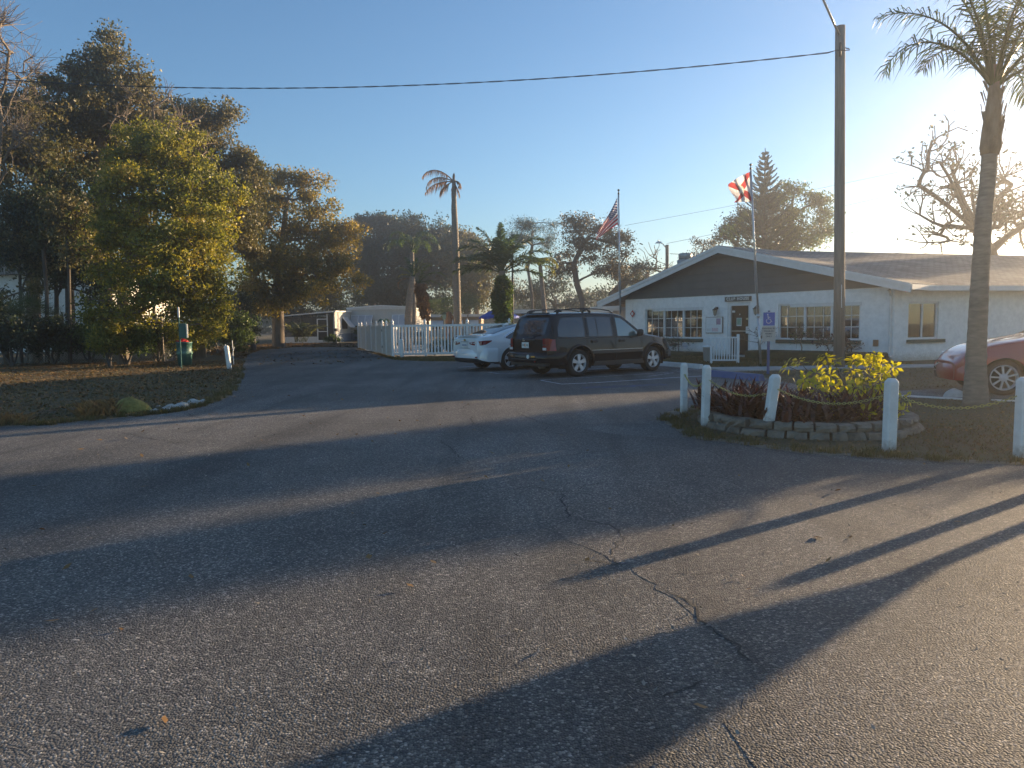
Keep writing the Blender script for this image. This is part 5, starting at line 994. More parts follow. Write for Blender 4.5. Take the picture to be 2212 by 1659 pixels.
for lab, b_, h, ln, wd_ in BL: bollard(lab, b_, h, ln, wd_)
# next ones along the row, just past the picture edge (their shadows fall across the road)
bollard('white bollard just past the right picture edge', np.array([6.35, 7.1, 0]), .83, (0, 0), .11); 
def chain(label, a, b, sag, seed):
    a = np.array(a, float); b = np.array(b, float); n = int(np.linalg.norm(b - a) * 1.06 / .034); mb = MB(); pts = [a + (b - a) * i / n + np.array([0, 0, -sag * 4 * (i / n) * (1 - i / n)]) for i in range(n + 1)]
    for i in range(n):
        d = pts[i + 1] - pts[i]; d /= np.linalg.norm(d); c = (pts[i] + pts[i + 1]) / 2; up = np.array([0, 0, 1.0]); s = np.cross(d, up); s /= np.linalg.norm(s); u2 = np.cross(s, d); q = s if i % 2 else u2
        ring = [c + d * .022 * math.cos(t) + q * .013 * math.sin(t) for t in np.linspace(0, 2 * math.pi, 9)]; mb.tube(ring, .0042, 4, False)
    o = mb.build('chain', MT['yellow_chain']); tag(o, label, 'chain', 'faded yellow chains between the bollards')
def hook(i): lab, b_, h, ln, w_ = BL[i]; return np.array(b_) + np.array([ln[0] * h * .8, 0, h * .8])
chain('faded yellow chain between the two left bollards', hook(0), hook(1), .16, 1); chain('faded yellow chain sagging over the purple plants', hook(1), hook(2) + [0, 0, -.08], .14, 2); chain('faded yellow chain running into the yellow-green shrub', hook(2) + [0, 0, -.03], hook(3), .16, 3); chain('faded yellow chain right of the bed before the red car', hook(3), hook(4), .16, 4)
# unseen board added past the picture edge only to throw a shadow
# ------------------------------------------------------------------ round stone bed
sb = empty('stone_bed', (bedc[0], bedc[1], 0), 0, 'round flower bed walled with two courses of rough grey-brown blocks', 'flower bed'); rg = np.random.default_rng(44)
def stone(a0, a1, z0, z1, r0, r1):
    mb = MB(); m = 3; V = []; j = lambda s=.013: rg.normal() * s
    for k in range(m + 1):
        a = a0 + (a1 - a0) * k / m; bl = .012 * (1 if 0 < k < m else 0)
        for (r, z) in ((r1 + bl + j(), z0 + .004), (r1 + .014 + bl + j(), z0 + (z1 - z0) * .5), (r1 + bl - .004 + j(), z1 - .012 + j(.003)), (r1 - .02, z1 + j(.003)), (r0, z1 + j(.003)), (r0, z0)): V.append((r * math.cos(a), r * math.sin(a), z))
    F = [(k * 6 + i, (k + 1) * 6 + i, (k + 1) * 6 + (i + 1) % 6, k * 6 + (i + 1) % 6) for k in range(m) for i in range(6)] + [(5, 4, 3, 2, 1, 0), tuple(m * 6 + i for i in range(6))]
    mb.add(V, F); return mb.build('block', MT['stone'], sb)
for c_, (z0, z1, off, rr_) in enumerate(((-.05, .088, .0, 1.40), (.091, .19, .5, 1.37))):
    n = 35; a = off * 6.283 / n
    for k in range(n):
        wdt = 6.283 / n * (1 + rg.normal() * .16); 
        if not (c_ == 1 and math.sin(a) > .75 and rg.random() < .3): stone(a + .012, a + wdt - .008, z0 - (.02 if c_ == 0 else 0) * rg.random(), z1 + rg.normal() * .004, rr_ - .17, rr_ + rg.normal() * .018)
        a += wdt
        if a > off * 6.283 / n + 6.25: break
mb = MB(); mb.lathe([(1.26, .0), (1.24, .12), (1.0, .15), (.5, .17), (0, .18)], 40); mb.build('soil', MT['soil'], sb, True)
def spiky(label, c, r, n, seed, h=.42):
    rg = np.random.default_rng(seed); root = empty('bromeliad', c, 0, label, 'plant', 'purple-red spiky plants in the stone bed'); V = []; 
    for k in range(n):
        a = rg.random() * 6.283; e = R(25 + 60 * rg.random() ** .8); l = h * (.6 + .5 * rg.random()); p = np.array([rg.normal() * r * .25, rg.normal() * r * .25, 0]); w0 = .018 + .012 * rg.random(); sd = np.array([-math.sin(a), math.cos(a), 0]); pts = [p]
        for s in range(4): pts.append(pts[-1] + l / 4 * np.array([math.cos(e) * math.cos(a), math.cos(e) * math.sin(a), math.sin(e)])); e -= R(9 + 6 * rg.random())
        ws = [w0 * .7, w0, w0 * .95, w0 * .6, .002]
        for s in range(4): V += [pts[s] - sd * ws[s], pts[s] + sd * ws[s], pts[s + 1] + sd * ws[s + 1], pts[s + 1] - sd * ws[s + 1]]
    V = np.array(V); V[:, 2] = np.maximum(V[:, 2], .0); o = mesh_obj('leaves', V, np.arange(len(V)).reshape(-1, 4), MT['brom'], root); return root
SP = [(2.95, 10.45), (3.0, 10.05), (3.12, 9.6), (3.20, 9.35), (3.35, 9.9), (3.4, 10.4), (3.62, 9.15), (3.7, 9.6), (3.75, 10.1), (4.0, 9.05), (4.1, 9.5), (4.15, 10.0), (4.4, 9.15), (4.5, 9.6), (4.8, 9.4), (3.2, 10.8), (3.7, 10.7), (4.85, 9.8), (3.47, 8.80), (4.7, 9.0)]
for i, (x, y) in enumerate(SP):
    lab = 'purple-red spiky plant, %s' % ['at the far left rim of the bed', 'behind the left rim stones', 'leaning over the left front stones', 'just left of the leaning bollard', 'second row left of the leaning bollard', 'back row near the left rim', 'right beside the leaning bollard foot', 'behind the leaning bollard', 'back row behind the leaning bollard', 'at the front stones right of the leaning bollard', 'second row right of the leaning bollard', 'back row under the sagging chain', 'at the middle front stones', 'half under the yellow-green shrub', 'front right under the yellow-green shrub', 'hindmost at the left of the bed', 'hindmost in the middle of the bed', 'deep in the shade of the yellow-green shrub', 'smallest one at the foot of the leaning bollard', 'lowest one by the right front stones'][i]
    k = .5 if i in (18, 19) else (1.15 if i < 9 else .95); spiky(lab, (x, y, .16), .5, 64 if k > .6 else 24, 500 + i, .46 * k)
# yellow-green shrub
rg = np.random.default_rng(77); sc_b = np.array([4.85, 10.2, .18]); ys = empty('schefflera_shrub', sc_b, 0, 'yellow-green variegated shrub sprawling out of the right half of the bed', 'shrub'); S = MB(); LV = []
tipsl = [Pd(*q) for q in ((1722, 790, 10.3), (1745, 812, 10.0), (1770, 775, 10.5), (1800, 770, 10.4), (1835, 800, 10.2), (1790, 815, 9.9), (1850, 830, 9.8), (1880, 815, 10.2), (1905, 800, 10.4), (1925, 840, 9.8), (1890, 860, 9.4), (1840, 860, 9.4), (1790, 850, 9.7), (1930, 885, 9.2), (1870, 895, 9.0), (1815, 880, 9.3), (1910, 770, 10.9), (1870, 775, 10.9), (1820, 835, 10.8), (1760, 840, 9.8), (1900, 830, 10.9), (1950, 865, 9.6), (1720, 830, 10.2), (1845, 775, 10.5), (1930, 795, 10.9))]
for T_ in tipsl:
    for b_ in range(2):
        tip = T_ + rg.normal(0, .12 if b_ else .03, 3); tip[2] = max(tip[2], .25); md = (sc_b + tip) / 2 + rg.normal(0, .06, 3) + [0, 0, .06]; pts = [sc_b + rg.normal(0, .08, 3) * [1, 1, 0], md, tip]
        S.tube([pts[0], (pts[0] + md) / 2 + rg.normal(0, .02, 3), md, (md + tip) / 2, tip], [.012, .010, .008, .006, .004], 5)
        for w_ in range(2):
            c = tip + (md - tip) * w_ * .12; ax = (tip - md) / np.linalg.norm(tip - md)
            for k in range(6):
                a = k * 1.047 + rg.random() * .4; s1 = np.cross(ax, [0.1, 0, 1]); s1 /= np.linalg.norm(s1); s2 = np.cross(ax, s1); q = s1 * math.cos(a) + s2 * math.sin(a) + ax * .35 * rg.normal() + [0, 0, -.12]; q /= np.linalg.norm(q); l = .085 + .05 * rg.random(); wv = np.cross(q, ax); wv /= np.linalg.norm(wv) + 1e-9; st = c + q * .03; wv = wv * l * .24
                LV += [st, st + q * l * .55 + wv + [0, 0, .004], st + q * l + [0, 0, -.012], st + q * l * .55 - wv]
S.build('stems', MT['bark'], ys, True, True); mesh_obj('leaves', LV, np.arange(len(LV)).reshape(-1, 4), MT['shrub_yel'], ys, False, True)
# ------------------------------------------------------------------ utility pole with lamp arm and cable
B = base_at(1815, 21.0); top = Pd(1815, 57, 21.0); up = empty('utility_pole', B, 0, 'tall plain grey-brown utility pole in front of the right window', 'utility pole')
mb = MB(); mb.tube([B, B + (top - B) * .35, B + (top - B) * .7, top], [.16, .15, .142, .135], 20); mb.build('pole', MT['wood_grey'], up, True, True)
a0 = Pd(1813, 76, 20.9); a1 = Pd(1775, -8, 20.6); a2 = Pd(1745, -60, 20.2); a3 = Pd(1710, -85, 19.9); mb = MB(); mb.tube([a0, a1, a2, a3], .032, 10); mb.build('lamp_arm', MT['alu'], up, True, True)
mb = MB(); mb.lathe([(.0, .08), (.10, .07), (.17, .0), (.14, -.08), (0, -.12)], 16, 'z', tuple(a3)); mb.build('lamp_head', MT['alu'], up, True, True)
h0 = Pd(1808, 108, 20.85); mb = MB(); mb.tube([h0 + [-.05, 0, 0], h0 + [.05, -.13, -.06], h0 + [.30, -.12, -.05], h0 + [.34, 0, .03], h0 + [.25, .1, .10]], .014, 6); mb.tube([Pd(1815, 92, 20.84), Pd(1815, 122, 20.84)], .03, 6); mb.build('cable_clamp', MT['cable'], up, True, True)
b0 = Pd(1815, 640, 20.84); mb = MB(); mb.tube([Pd(1818, 615, 20.83), Pd(1818, 665, 20.83)], .012, 5); mb.build('conduit', MT['trim'], up, False, True)
farp = np.array([-42.0, 30.5, 13.2]); pts = []; sl_y = (farp[1] - h0[1]) / (farp[0] - h0[0]); fx, fz = [], []
for px, py in ((1808, 108), (1640, 129), (1440, 151), (1240, 169), (1100, 179), (900, 185), (700, 187), (500, 186), (300, 184), (0, 175)):
    r_x = ray(px, py); k_ = r_x[0] / r_x[1]; yy = (h0[1] - sl_y * h0[0]) / (1 - sl_y * k_); q_ = Pd(px, py, yy); fx.append(q_[0]); fz.append(q_[2])
cf_ = np.polyfit(fx, fz, 2)

for i in range(221):
    t = i / 220; x = h0[0] + (farp[0] - h0[0]) * t; y = h0[1] + (farp[1] - h0[1]) * t; z = float(np.polyval(cf_, x))
    if i == 0: z = h0[2]
    pts.append(np.array([x, y, z]))
mb = MB(); mb.tube([p + np.array([0, .013 * math.cos(i * 1.1), .013 * math.sin(i * 1.1)]) for i, p in enumerate(pts)], .0105, 5); mb.tube([p + np.array([0, -.013 * math.cos(i * 1.1), -.013 * math.sin(i * 1.1)]) for i, p in enumerate(pts)], .0105, 5)
tag(mb.build('overhead_cable', MT['cable'], None, True), 'thick twisted black cable sagging across the whole sky', 'cable')
def wire(label, P, sag, r=.012, n=24):
    a, b = [np.array(q, float) for q in P]; mb = MB(); mb.tube([a + (b - a) * i / n - np.array([0, 0, sag * 4 * (i / n) * (1 - i / n)]) for i in range(n + 1)], r, 4); tag(mb.build('wire', MT['cable']), label, 'wire', 'thin wires beyond the clubhouse')
wire('uppermost thin wire rising right behind the flagpoles', (Pd(1350, 487, 80), Pd(2400, 268, 80)), .4, .016); wire('second thin wire above the street lamp', (Pd(1440, 526, 74), Pd(2300, 330, 74)), .3, .016); wire('third thin wire from the black pole to the dark tree', (Pd(1826, 505, 60), Pd(2330, 392, 60)), .2, .016); wire('thin wire just above the right roof ridge', (Pd(1600, 585, 70), Pd(2300, 500, 70)), .1, .022); wire('lower thin wire just above the right roof ridge', (Pd(1600, 592, 70), Pd(2300, 510, 70)), .1, .022); wire('level wire leading right from the street lamp pole', (Pd(1447, 548, 70), Pd(1620, 549, 70)), .1, .025)
# street lamp behind the roof
Y = 70; B = base_at(1441, Y); sl_ = empty('street_lamp', B, 0, 'small street lamp on a dark pole behind the left roof slope', 'street lamp'); mb = MB(); mb.tube([B, Pd(1441, 529, Y)], .16, 10); mb.build('pole', MT['bark_dark'], sl_, True, True); mb = MB(); mb.tube([Pd(1440, 537, Y), Pd(1432, 527, Y), Pd(1426, 524, Y)], .05, 6); mb.build('arm', MT['alu'], sl_, True, True)
mb = MB(); c = Pd(1422, 525, Y); mb.hexa([c + [-.32, -.12, -.03], c + [.32, -.12, -.03], c + [.32, .12, -.03], c + [-.32, .12, -.03], c + [-.1, -.08, .16], c + [.28, -.08, .14], c + [.28, .08, .14], c + [-.1, .08, .16]]); mb.lathe([(.06, .15), (.06, .3), (0, .31)], 8, 'z', tuple(c)); mb.build('lamp_head', MT['alu'], sl_, False, True)
# ------------------------------------------------------------------ picket fence round the pool
def gothic_post(root, p, h=1.47, w_=.105, name='post'):
    p = np.array(p, float); mb = MB(); k = w_ / 2; mb.box(p[0] - k, p[0] + k, p[1] - k, p[1] + k, -.05, h); mb.box(p[0] - k * 1.25, p[0] + k * 1.25, p[1] - k * 1.25, p[1] + k * 1.25, h, h + .03); mb.lathe([(k * 1.0, .03), (k * .8, .05), (k * .8, .07), (k * 1.35, .10), (k * 1.3, .13), (k * .7, .19), (0, .25)], 8, 'z', (p[0], p[1], h)); return mb.build(name, MT['white_vinyl'], root, False, True)
C0 = np.array([-5.36, 32.1, 0]); C1 = np.array([-9.85, 45.6, 0]); C2 = np.array([5.5, 32.4, 0]); CB = np.array([-9.3, 58, 0])
fn = empty('picket_fence', C0, 0, 'white vinyl picket fence with pointed post caps behind the white car', 'fence')
px_posts = [919, 1010]; d_ = (C2 - C0) / np.linalg.norm(C2 - C0); ts = [0]
for px in px_posts: r_x = ray(px, 740); t = (r_x[0] / r_x[1] * C0[1] - C0[0]) / (d_[0] - r_x[0] / r_x[1] * d_[1]); ts.append(t)
while ts[-1] + 1.9 < 10.8: ts.append(ts[-1] + 1.9)
for t in ts: gothic_post(fn, C0 + d_ * t)
nrm = np.array([-d_[1], d_[0], 0])
for i in range(len(ts) - 1):
    a, b = ts[i] + .055, ts[i + 1] - .055; mb = MB()
    for z0, z1 in ((1.36, 1.46), (.10, .20)):
        q = [C0 + d_ * a + nrm * -.03, C0 + d_ * b + nrm * -.03, C0 + d_ * b + nrm * .03, C0 + d_ * a + nrm * .03]; mb.hexa([x + [0, 0, z0] for x in q] + [x + [0, 0, z1] for x in q])
    n = int((b - a) / .148); wpk = .074
    for k in range(n):
        t = a + (b - a) * (k + .5) / n - wpk / 2; q = [C0 + d_ * t + nrm * -.012, C0 + d_ * (t + wpk) + nrm * -.012, C0 + d_ * (t + wpk) + nrm * .012, C0 + d_ * t + nrm * .012]; mb.hexa([x + [0, 0, .20] for x in q] + [x + [0, 0, 1.36] for x in q])
    mb.build('picket_panel', MT['fence_vinyl'], fn, False, True)
pf = empty('privacy_fence', C1, 0, 'solid white vinyl privacy fence running back along the road', 'fence'); dd = (C1 - C0); ln = np.linalg.norm(dd); dd = dd / ln; nn = np.array([-dd[1], dd[0], 0]); ps_ = []
for px in (835.6, 826.6, 813.6, 803, 791.6, 781, 775): r_x = ray(px, 740); k = r_x[0] / r_x[1]; ps_.append((k * C0[1] - C0[0]) / (dd[0] - k * dd[1]))
for t in ps_: gothic_post(pf, C0 + dd * t)
allp = [0] + ps_; MT['panel_vinyl'] = pm('panel_vinyl', (.66, .63, .58), (.58, .55, .5), .5, sc1=3)
for i in range(len(allp) - 1):
    a, b = allp[i] + .06, allp[i + 1] - .06; gate = (i == 1)
    q = lambda s, t, z: C0 + dd * t + nn * s + [0, 0, z]; mb = MB(); n = max(3, int((b - a) / .15))
    mb.hexa([q(-.012, a, .12), q(-.012, b, .12), q(.012, b, .12), q(.012, a, .12), q(-.012, a, 1.3), q(-.012, b, 1.3), q(.012, b, 1.3), q(.012, a, 1.3)])
    for k in range(n): t = a + (b - a) * k / n; mb.hexa([q(-.018, t, .13), q(-.018, t + .01, .13), q(.018, t + .01, .13), q(.018, t, .13), q(-.018, t, 1.29), q(-.018, t + .01, 1.29), q(.018, t + .01, 1.29), q(.018, t, 1.29)])
    for z0, z1 in ((1.3, 1.42), (.06, .12)): mb.hexa([q(-.03, a, z0), q(-.03, b, z0), q(.03, b, z0), q(.03, a, z0), q(-.03, a, z1), q(-.03, b, z1), q(.03, b, z1), q(.03, a, z1)])
    p = mb.build('gate' if gate else 'fence_panel', MT['panel_vinyl'], pf, False, True)
    if gate:
        mb = MB()
        for z in (.35, 1.15): mb.hexa([q(.03, b - .05, z), q(.03, b + .03, z), q(.05, b + .03, z), q(.05, b - .05, z), q(.03, b - .05, z + .1), q(.03, b + .03, z + .1), q(.05, b + .03, z + .1), q(.05, b - .05, z + .1)])
        mb.build('hinge', MT['black_plastic'], p, False, True)
bf = empty('privacy_fence', CB, 0, 'far white fence closing the back of the pool yard', 'fence'); 
for (a, b) in ((C1, CB), (np.array([-2, 50, 0]), np.array([8, 50, 0]))):
    mb = MB()
    e = (b - a) / np.linalg.norm(b - a); m_ = np.array([-e[1], e[0], 0]) * .02; mb.hexa([a - m_, b - m_, b + m_, a + m_] + [x + [0, 0, 1.4] for x in (a - m_, b - m_, b + m_, a + m_)])
    mb.build('fence_panel', MT['panel_vinyl'], bf, False, True)
bollard('short white post standing against the picket fence corner', G(868.5, 773.5), .84, (0, 0), .15, 0, 'white posts by the road')
bollard('white post tilting left on the left verge edge', G(496, 798), .83, (-.09, 0), .135, 0, 'white posts by the road')
# thin white rods
r = empty('marker_rod', G(505, 788), 0, 'bundle of thin bent white rods behind the tilted post', 'rods'); b_ = G(505, 788)
for k, (dx, h, ln_) in enumerate(((0, .95, -.02), (-.16, .8, -.14), (-.1, .7, .15))):
    mb = MB(); mb.tube([b_ + [dx, .0, 0 if k == 0 else .25], b_ + [dx + ln_ * .4, 0, h * .6], b_ + [dx + ln_, 0, h]], .014, 5); mb.build('rod', MT['white_paint'], r, False, True)
r = empty('pipe', G(517, 744), 0, 'thin white pipe stub at the shady road end', 'pipe'); b_ = G(517, 744); mb = MB(); mb.tube([b_, b_ + [0, 0, .55], b_ + [.06, 0, .62], b_ + [.1, 0, .56]], .025, 6); mb.build('pipe_run', MT['white_paint'], r, False, True)
# low hedge, patio and clutter inside the pool yard
MT['patio'] = pm('patio', (.38, .36, .33), (.45, .43, .40), .9, sc1=1)
sheet('patio', [(-9, 42.5), (-4.9, 32.6), (5.3, 32.8), (5.4, 49.5), (-9, 50)], .008, MT['patio'])
hd = []
for i in range(7):
    x = -3.6 + i * 1.05; tree('dark clipped hedge plant %s' % ['nearest the fence corner', 'second from the fence corner', 'left of the carved post', 'behind the carved post', 'left of the palm trunk foot', 'behind the white car boot', 'behind the white car roof'][i], (x, 33.4, 0), [], [(np.array([x, 33.4, .45]), np.array([.55, .35, .42]))], 34, 50, .08, 'dk_green', .16, .04, 'bark_dark', 600 + i, name='hedge_plant', cat='hedge', group='dark hedge inside the picket fence', crown='foliage', stem='stems', shell=.2)
# carved wooden post
q = base_at(970, 35.5); tk_ = empty('carved_post', q, 0, 'weathered carved wooden totem post behind the picket fence', 'totem'); rg = np.random.default_rng(3)
mb = MB(); prof = [(.13, 0), (.14, .4), (.12, .6), (.16, .9), (.155, 1.15), (.12, 1.3), (.15, 1.45), (.16, 1.7), (.13, 1.85), (.14, 1.98), (.10, 2.08), (0, 2.1)]; mb.lathe(prof, 12); mb.tube([(.12, -.05, 1.95), (.2, -.06, 1.8), (.17, -.06, 1.72)], [.04, .035, .02], 6); mb.build('trunk', MT['wood_brown'], tk_, True)
mb = MB(); mb.lathe([(.165, 1.33), (.175, 1.40), (.165, 1.48)], 12); mb.build('band', MT['black_plastic'], tk_, True)
q = base_at(961, 35.8); bh = empty('bird_feeder', q, 0, 'green bird feeder on a thin pole left of the totem', 'bird feeder'); mb = MB(); mb.tube([(0, 0, 0), (0, 0, 1.7)], .02, 6); mb.build('pole', MT['alu'], bh); mb = MB(); mb.box(-.09, .09, -.09, .09, 1.7, 1.95); mb.build('box', pm('feeder_green', (.25, .35, .3), None, .7), bh); mb = MB(); mb.prism([(-.2, 1.95), (.2, 1.95), (.0, 2.08)], -.16, .16, lambda p: (p[0], p[2], p[1])); mb.build('roof', MT['green_paint'], bh)
# blue umbrella
q = base_at(1079, 43); um = empty('patio_umbrella', q, 0, 'blue patio umbrella behind the fern-wrapped palm', 'umbrella'); mb = MB(); mb.tube([(0, 0, 0), (0, 0, 2.5)], .025, 8); mb.build('pole', MT['white_vinyl'], um)
mb = MB(); n = 8; V = [(0, 0, 2.52)]; 
for k in range(n * 4):
    a = k / (n * 4) * 6.283; s = abs(math.cos(a * n / 2)); V.append((1.24 * math.cos(a) * (.95 + .05 * s), 1.24 * math.sin(a) * (.95 + .05 * s), 1.86 + .05 * (1 - s)))
m_ = n * 4; V += [(x * 1.0, y * 1.0, z - .12) for x, y, z in V[1:m_ + 1]]; F = [(0, 1 + k, 1 + (k + 1) % m_) for k in range(m_)] + [(1 + k, 1 + m_ + k, 1 + m_ + (k + 1) % m_, 1 + (k + 1) % m_) for k in range(m_)]; mb.add(V, F); mb.build('canopy', MT['blue_cloth'], um)
mb = MB(); mb.lathe([(.28, 0), (.28, .1), (.05, .14)], 16); mb.build('base', MT['concrete'], um)
# metal palm ornament on the gate
q = base_at(829, 36.2); mo = empty('palm_ornament', q, 0, 'painted metal palm tree ornament above the fence gate', 'ornament'); mb = MB(); mb.tube([(0, 0, 0), (.02, 0, 1.0), (0, 0, 1.55)], .035, 8); mb.build('stem', MT['wood_brown'], mo, True)
mb = MB(); rg = np.random.default_rng(2)
for k in range(9):
    a = k * .7; d = np.array([math.cos(a), .35 * math.sin(a), 0]); pts = [np.array([0, 0, 1.55]) + d * .32 * t + [0, 0, .22 * math.sin(t * 2.4) - .12 * t * t] for t in np.linspace(0, 1, 6)]; sd = np.array([-d[1], d[0], .5]); sd = np.array([0, 0, 1.0]) * .045 + np.cross(d, [0, 0, 1.0]) * .03
    V = []; F = []
    for i, p in enumerate(pts): w_ = (.3 + math.sin(math.pi * i / 5.5)); V += [p - sd * w_, p + sd * w_]
    mb.add(V, [(2 * i, 2 * i + 2, 2 * i + 3, 2 * i + 1) for i in range(5)])
mb.build('fronds', MT['teal'], mo)
# ------------------------------------------------------------------ mobile home with screened porch
MH = empty('mobile_home', (-15.48, 68, 0), 0, 'cream mobile home with flat white roof, tilted awnings and dark screened porch', 'building')
x0, x1, y0 = -15.48, -9.25, 68.0; zE, zM = 2.95, 3.16
def zroof(x): t = (x - x0) / (x1 - x0); return zE + .12 + (zM - zE) * (1 - abs(2 * t - 1) ** 1.2)
ccream = MT['cream']; mb = MB(); mb.box(x0, x1, y0, y0 + .15, .75, zE); mb.box(x0, x0 + .15, y0 + .15, 82, .75, zE); mb.box(x1 - .15, x1, y0 + .15, 82, .75, zE)
mb.box(x0 + .02, x0 + .15, 62.0, 68, .75, 2.72)
mb.build('wall', ccream, MH, False, True)
mb = MB()      # vertical battens of the siding
for k in range(22): x = x0 + .2 + k * .285; mb.box(x, x + .03, y0 - .014, y0, .75, zE)
for k in range(20): y = 62.2 + k * .285; mb.box(x0 + .15, x0 + .165, y, y + .03, .75, 2.7)
mb.build('batten', MT['cream'], MH, False, True)
mb = MB(); mb.box(x0 - .02, x1 + .02, y0 - .03, y0 + .1, -.02, .745); mb.box(x0 + .05, x0 + .19, 62.0, 67.9, -.02, .745)
for z in (.18, .36, .54): mb.box(x0 - .02, x1 + .02, y0 - .045, y0 - .03, z, z + .02)
mb.build('skirting', pm('blue_grey_skirting', (.22, .26, .32), (.18, .22, .27), .7, sc1=4), MH, False, True)
mb = MB(); V = []; n = 12
for i in range(n + 1):
    x = x0 - .12 + (x1 - x0 + .24) * i / n; zt = zroof(min(max(x, x0), x1)); V += [(x, y0 - .12, zE + .005), (x, y0 - .12, zt), (x, 83, zt), (x, 83, zE + .005)]
mb.add(V, [(4 * i + a, 4 * i + b, 4 * i + 4 + b, 4 * i + 4 + a) for i in range(n) for a, b in ((0, 1), (1, 2), (2, 3), (3, 0))] + [(3, 2, 1, 0), (4 * n, 4 * n + 1, 4 * n + 2, 4 * n + 3)]); mb.build('roof', MT['trim'], MH, False, True)
mb = MB()
for i in range(n):
    a, b = x0 - .16 + (x1 - x0 + .32) * i / n, x0 - .16 + (x1 - x0 + .32) * (i + 1) / n; za, zb = [zroof(min(max(q, x0), x1)) for q in (a, b)]; mb.hexa([(a, y0 - .2, za - .02), (b, y0 - .2, zb - .02), (b, y0 - .11, zb - .02), (a, y0 - .11, za - .02), (a, y0 - .2, za + .09), (b, y0 - .2, zb + .09), (b, y0 - .11, zb + .09), (a, y0 - .11, za + .09)])
mb.build('roof_edge', MT['white_vinyl'], MH, False, True)
def awning_window(xa, xb, z0, z1, y, axis='x', out=.75):
    T = (lambda p: p) if axis == 'x' else (lambda p: (x0 + .15 - p[1], p[0], p[2]))
    mb = MB(); mb.box(xa, xb, -.03, 0, z0 - .12, z1, T if axis != 'x' else (lambda p: (p[0], y + p[1], p[2]))); w_ = mb.build('window', MT['dark'], MH, False, True)
    TT = (lambda p: (p[0], y + p[1], p[2])) if axis == 'x' else T
    F_ = MB(); P_ = MB(); n = 3
    def pt(x, t, off=0): return TT((x, -.04 - out * t - off * .7, z1 - (z1 - z0) * t + off * .7))
    for k in range(n + 1):
        x = xa + (xb - xa) * k / n; F_.hexa([pt(x - .03, 0), pt(x + .03, 0), pt(x + .03, 1), pt(x - .03, 1), pt(x - .03, 0, .04), pt(x + .03, 0, .04), pt(x + .03, 1, .04), pt(x - .03, 1, .04)])
    for t in (0, .97): F_.hexa([pt(xa, t), pt(xb, t), pt(xb, t + .035), pt(xa, t + .035), pt(xa, t, .045), pt(xb, t, .045), pt(xb, t + .035, .045), pt(xa, t + .035, .045)])
    F_.build('awning_frame', MT['white_vinyl'], w_, False, True)
    for k in range(n): xa_, xb_ = xa + (xb - xa) * k / n + .03, xa + (xb - xa) * (k + 1) / n - .03; P_.hexa([pt(xa_, .02, .01), pt(xb_, .02, .01), pt(xb_, .97, .01), pt(xa_, .97, .01), pt(xa_, .02, .02), pt(xb_, .02, .02), pt(xb_, .97, .02), pt(xa_, .97, .02)])
    P_.build('awning_panel', pm('frosted_panel', (.50, .50, .50), (.42, .42, .43), .35, sc1=3), w_, False, True)
awning_window(-15.2, -13.2, 1.45, 2.42, y0); awning_window(-11.3, -9.4, 1.45, 2.42, y0); awning_window(64.6, 66.6, 1.3, 2.2, 0, 'y', .7)
mb = MB(); mb.tube([(x0 + .02, y0 - .1, .1), (x0 + .02, y0 - .1, 2.9)], .05, 6); mb.build('downpipe', MT['trim'], MH, False, True)
# porch
pA, pB, py = -20.2, -15.47, 62.0; MT['screen'] = glassmat('insect_screen', (.32, .32, .33), .02, .5)
mb = MB(); mb.box(pA, pB, py, py + .1, -.02, .55); mb.box(pA, pA + .1, py + .1, 70, -.02, .55); mb.build('porch_wall', MT['white_paint'], MH, False, True)
mb = MB(); mb.hexa([(pA - .3, py - .3, 2.28), (pB + .3, py - .3, 2.66), (pB + .3, 70, 2.75), (pA - .3, 70, 2.4), (pA - .3, py - .3, 2.36), (pB + .3, py - .3, 2.78), (pB + .3, 70, 2.85), (pA - .3, 70, 2.5)]); mb.build('porch_roof', MT['trim'], MH, False, True)
mb = MB(); xs = [pA + .03, -19.0, -18.2, -17.3, -16.95, -15.55]
for x in xs: mb.box(x - .03, x + .03, py + .01, py + .07, .55, 2.30 + .07 * (x - pA))
for z in (.9, 2.2): mb.box(pA, -16.98, py + .02, py + .06, z, z + .04)
mb.build('porch_post', MT['black_plastic'], MH, False, True)
mb = MB(); mb.box(pA, -16.98, py + .04, py + .045, .55, 2.3); mb.box(-15.9, pB, py + .04, py + .045, .55, 2.55); mb.build('screen', MT['screen'], MH, False, True)
mb = MB(); dA, dB = -16.9, -15.95
mb.box(dA, dA + .09, py - .04, py, .05, 2.1); mb.box(dB - .09, dB, py - .04, py, .05, 2.55); mb.box(dA, dB, py - .039, py - .001, 2.02, 2.1); mb.box(dA + .09, dB - .09, py - .038, py - .002, .95, 1.02); mb.box(dA + .09, dB - .09, py - .038, py - .002, .05, .25)
pd_ = mb.build('door', MT['white_vinyl'], MH, False, True); mb = MB(); mb.box(dA + .09, dB - .09, py - .02, py - .012, .25, 2.02); mb.build('door_screen', MT['screen'], pd_, False, True); mb = MB(); mb.box(dA + .1, dA + .14, py - .09, py - .04, 1.05, 1.15); mb.build('handle', MT['alu'], pd_, False, True)
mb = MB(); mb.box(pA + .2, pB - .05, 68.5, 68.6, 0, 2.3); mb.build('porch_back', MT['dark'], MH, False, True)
q = G(762, 737); mbx = empty('mailbox', np.array([-14.9, 60.5, 0]), 0, 'dark mailbox on a post before the cream mobile home', 'mailbox'); mb = MB(); mb.tube([(0, 0, 0), (0, 0, 1.0)], .04, 6); mb.build('post', MT['wood_grey'], mbx); mb = MB(); mb.box(-.12, .12, -.25, .25, 1.0, 1.25, bev=.05); mb.build('box', MT['black_plastic'], mbx)
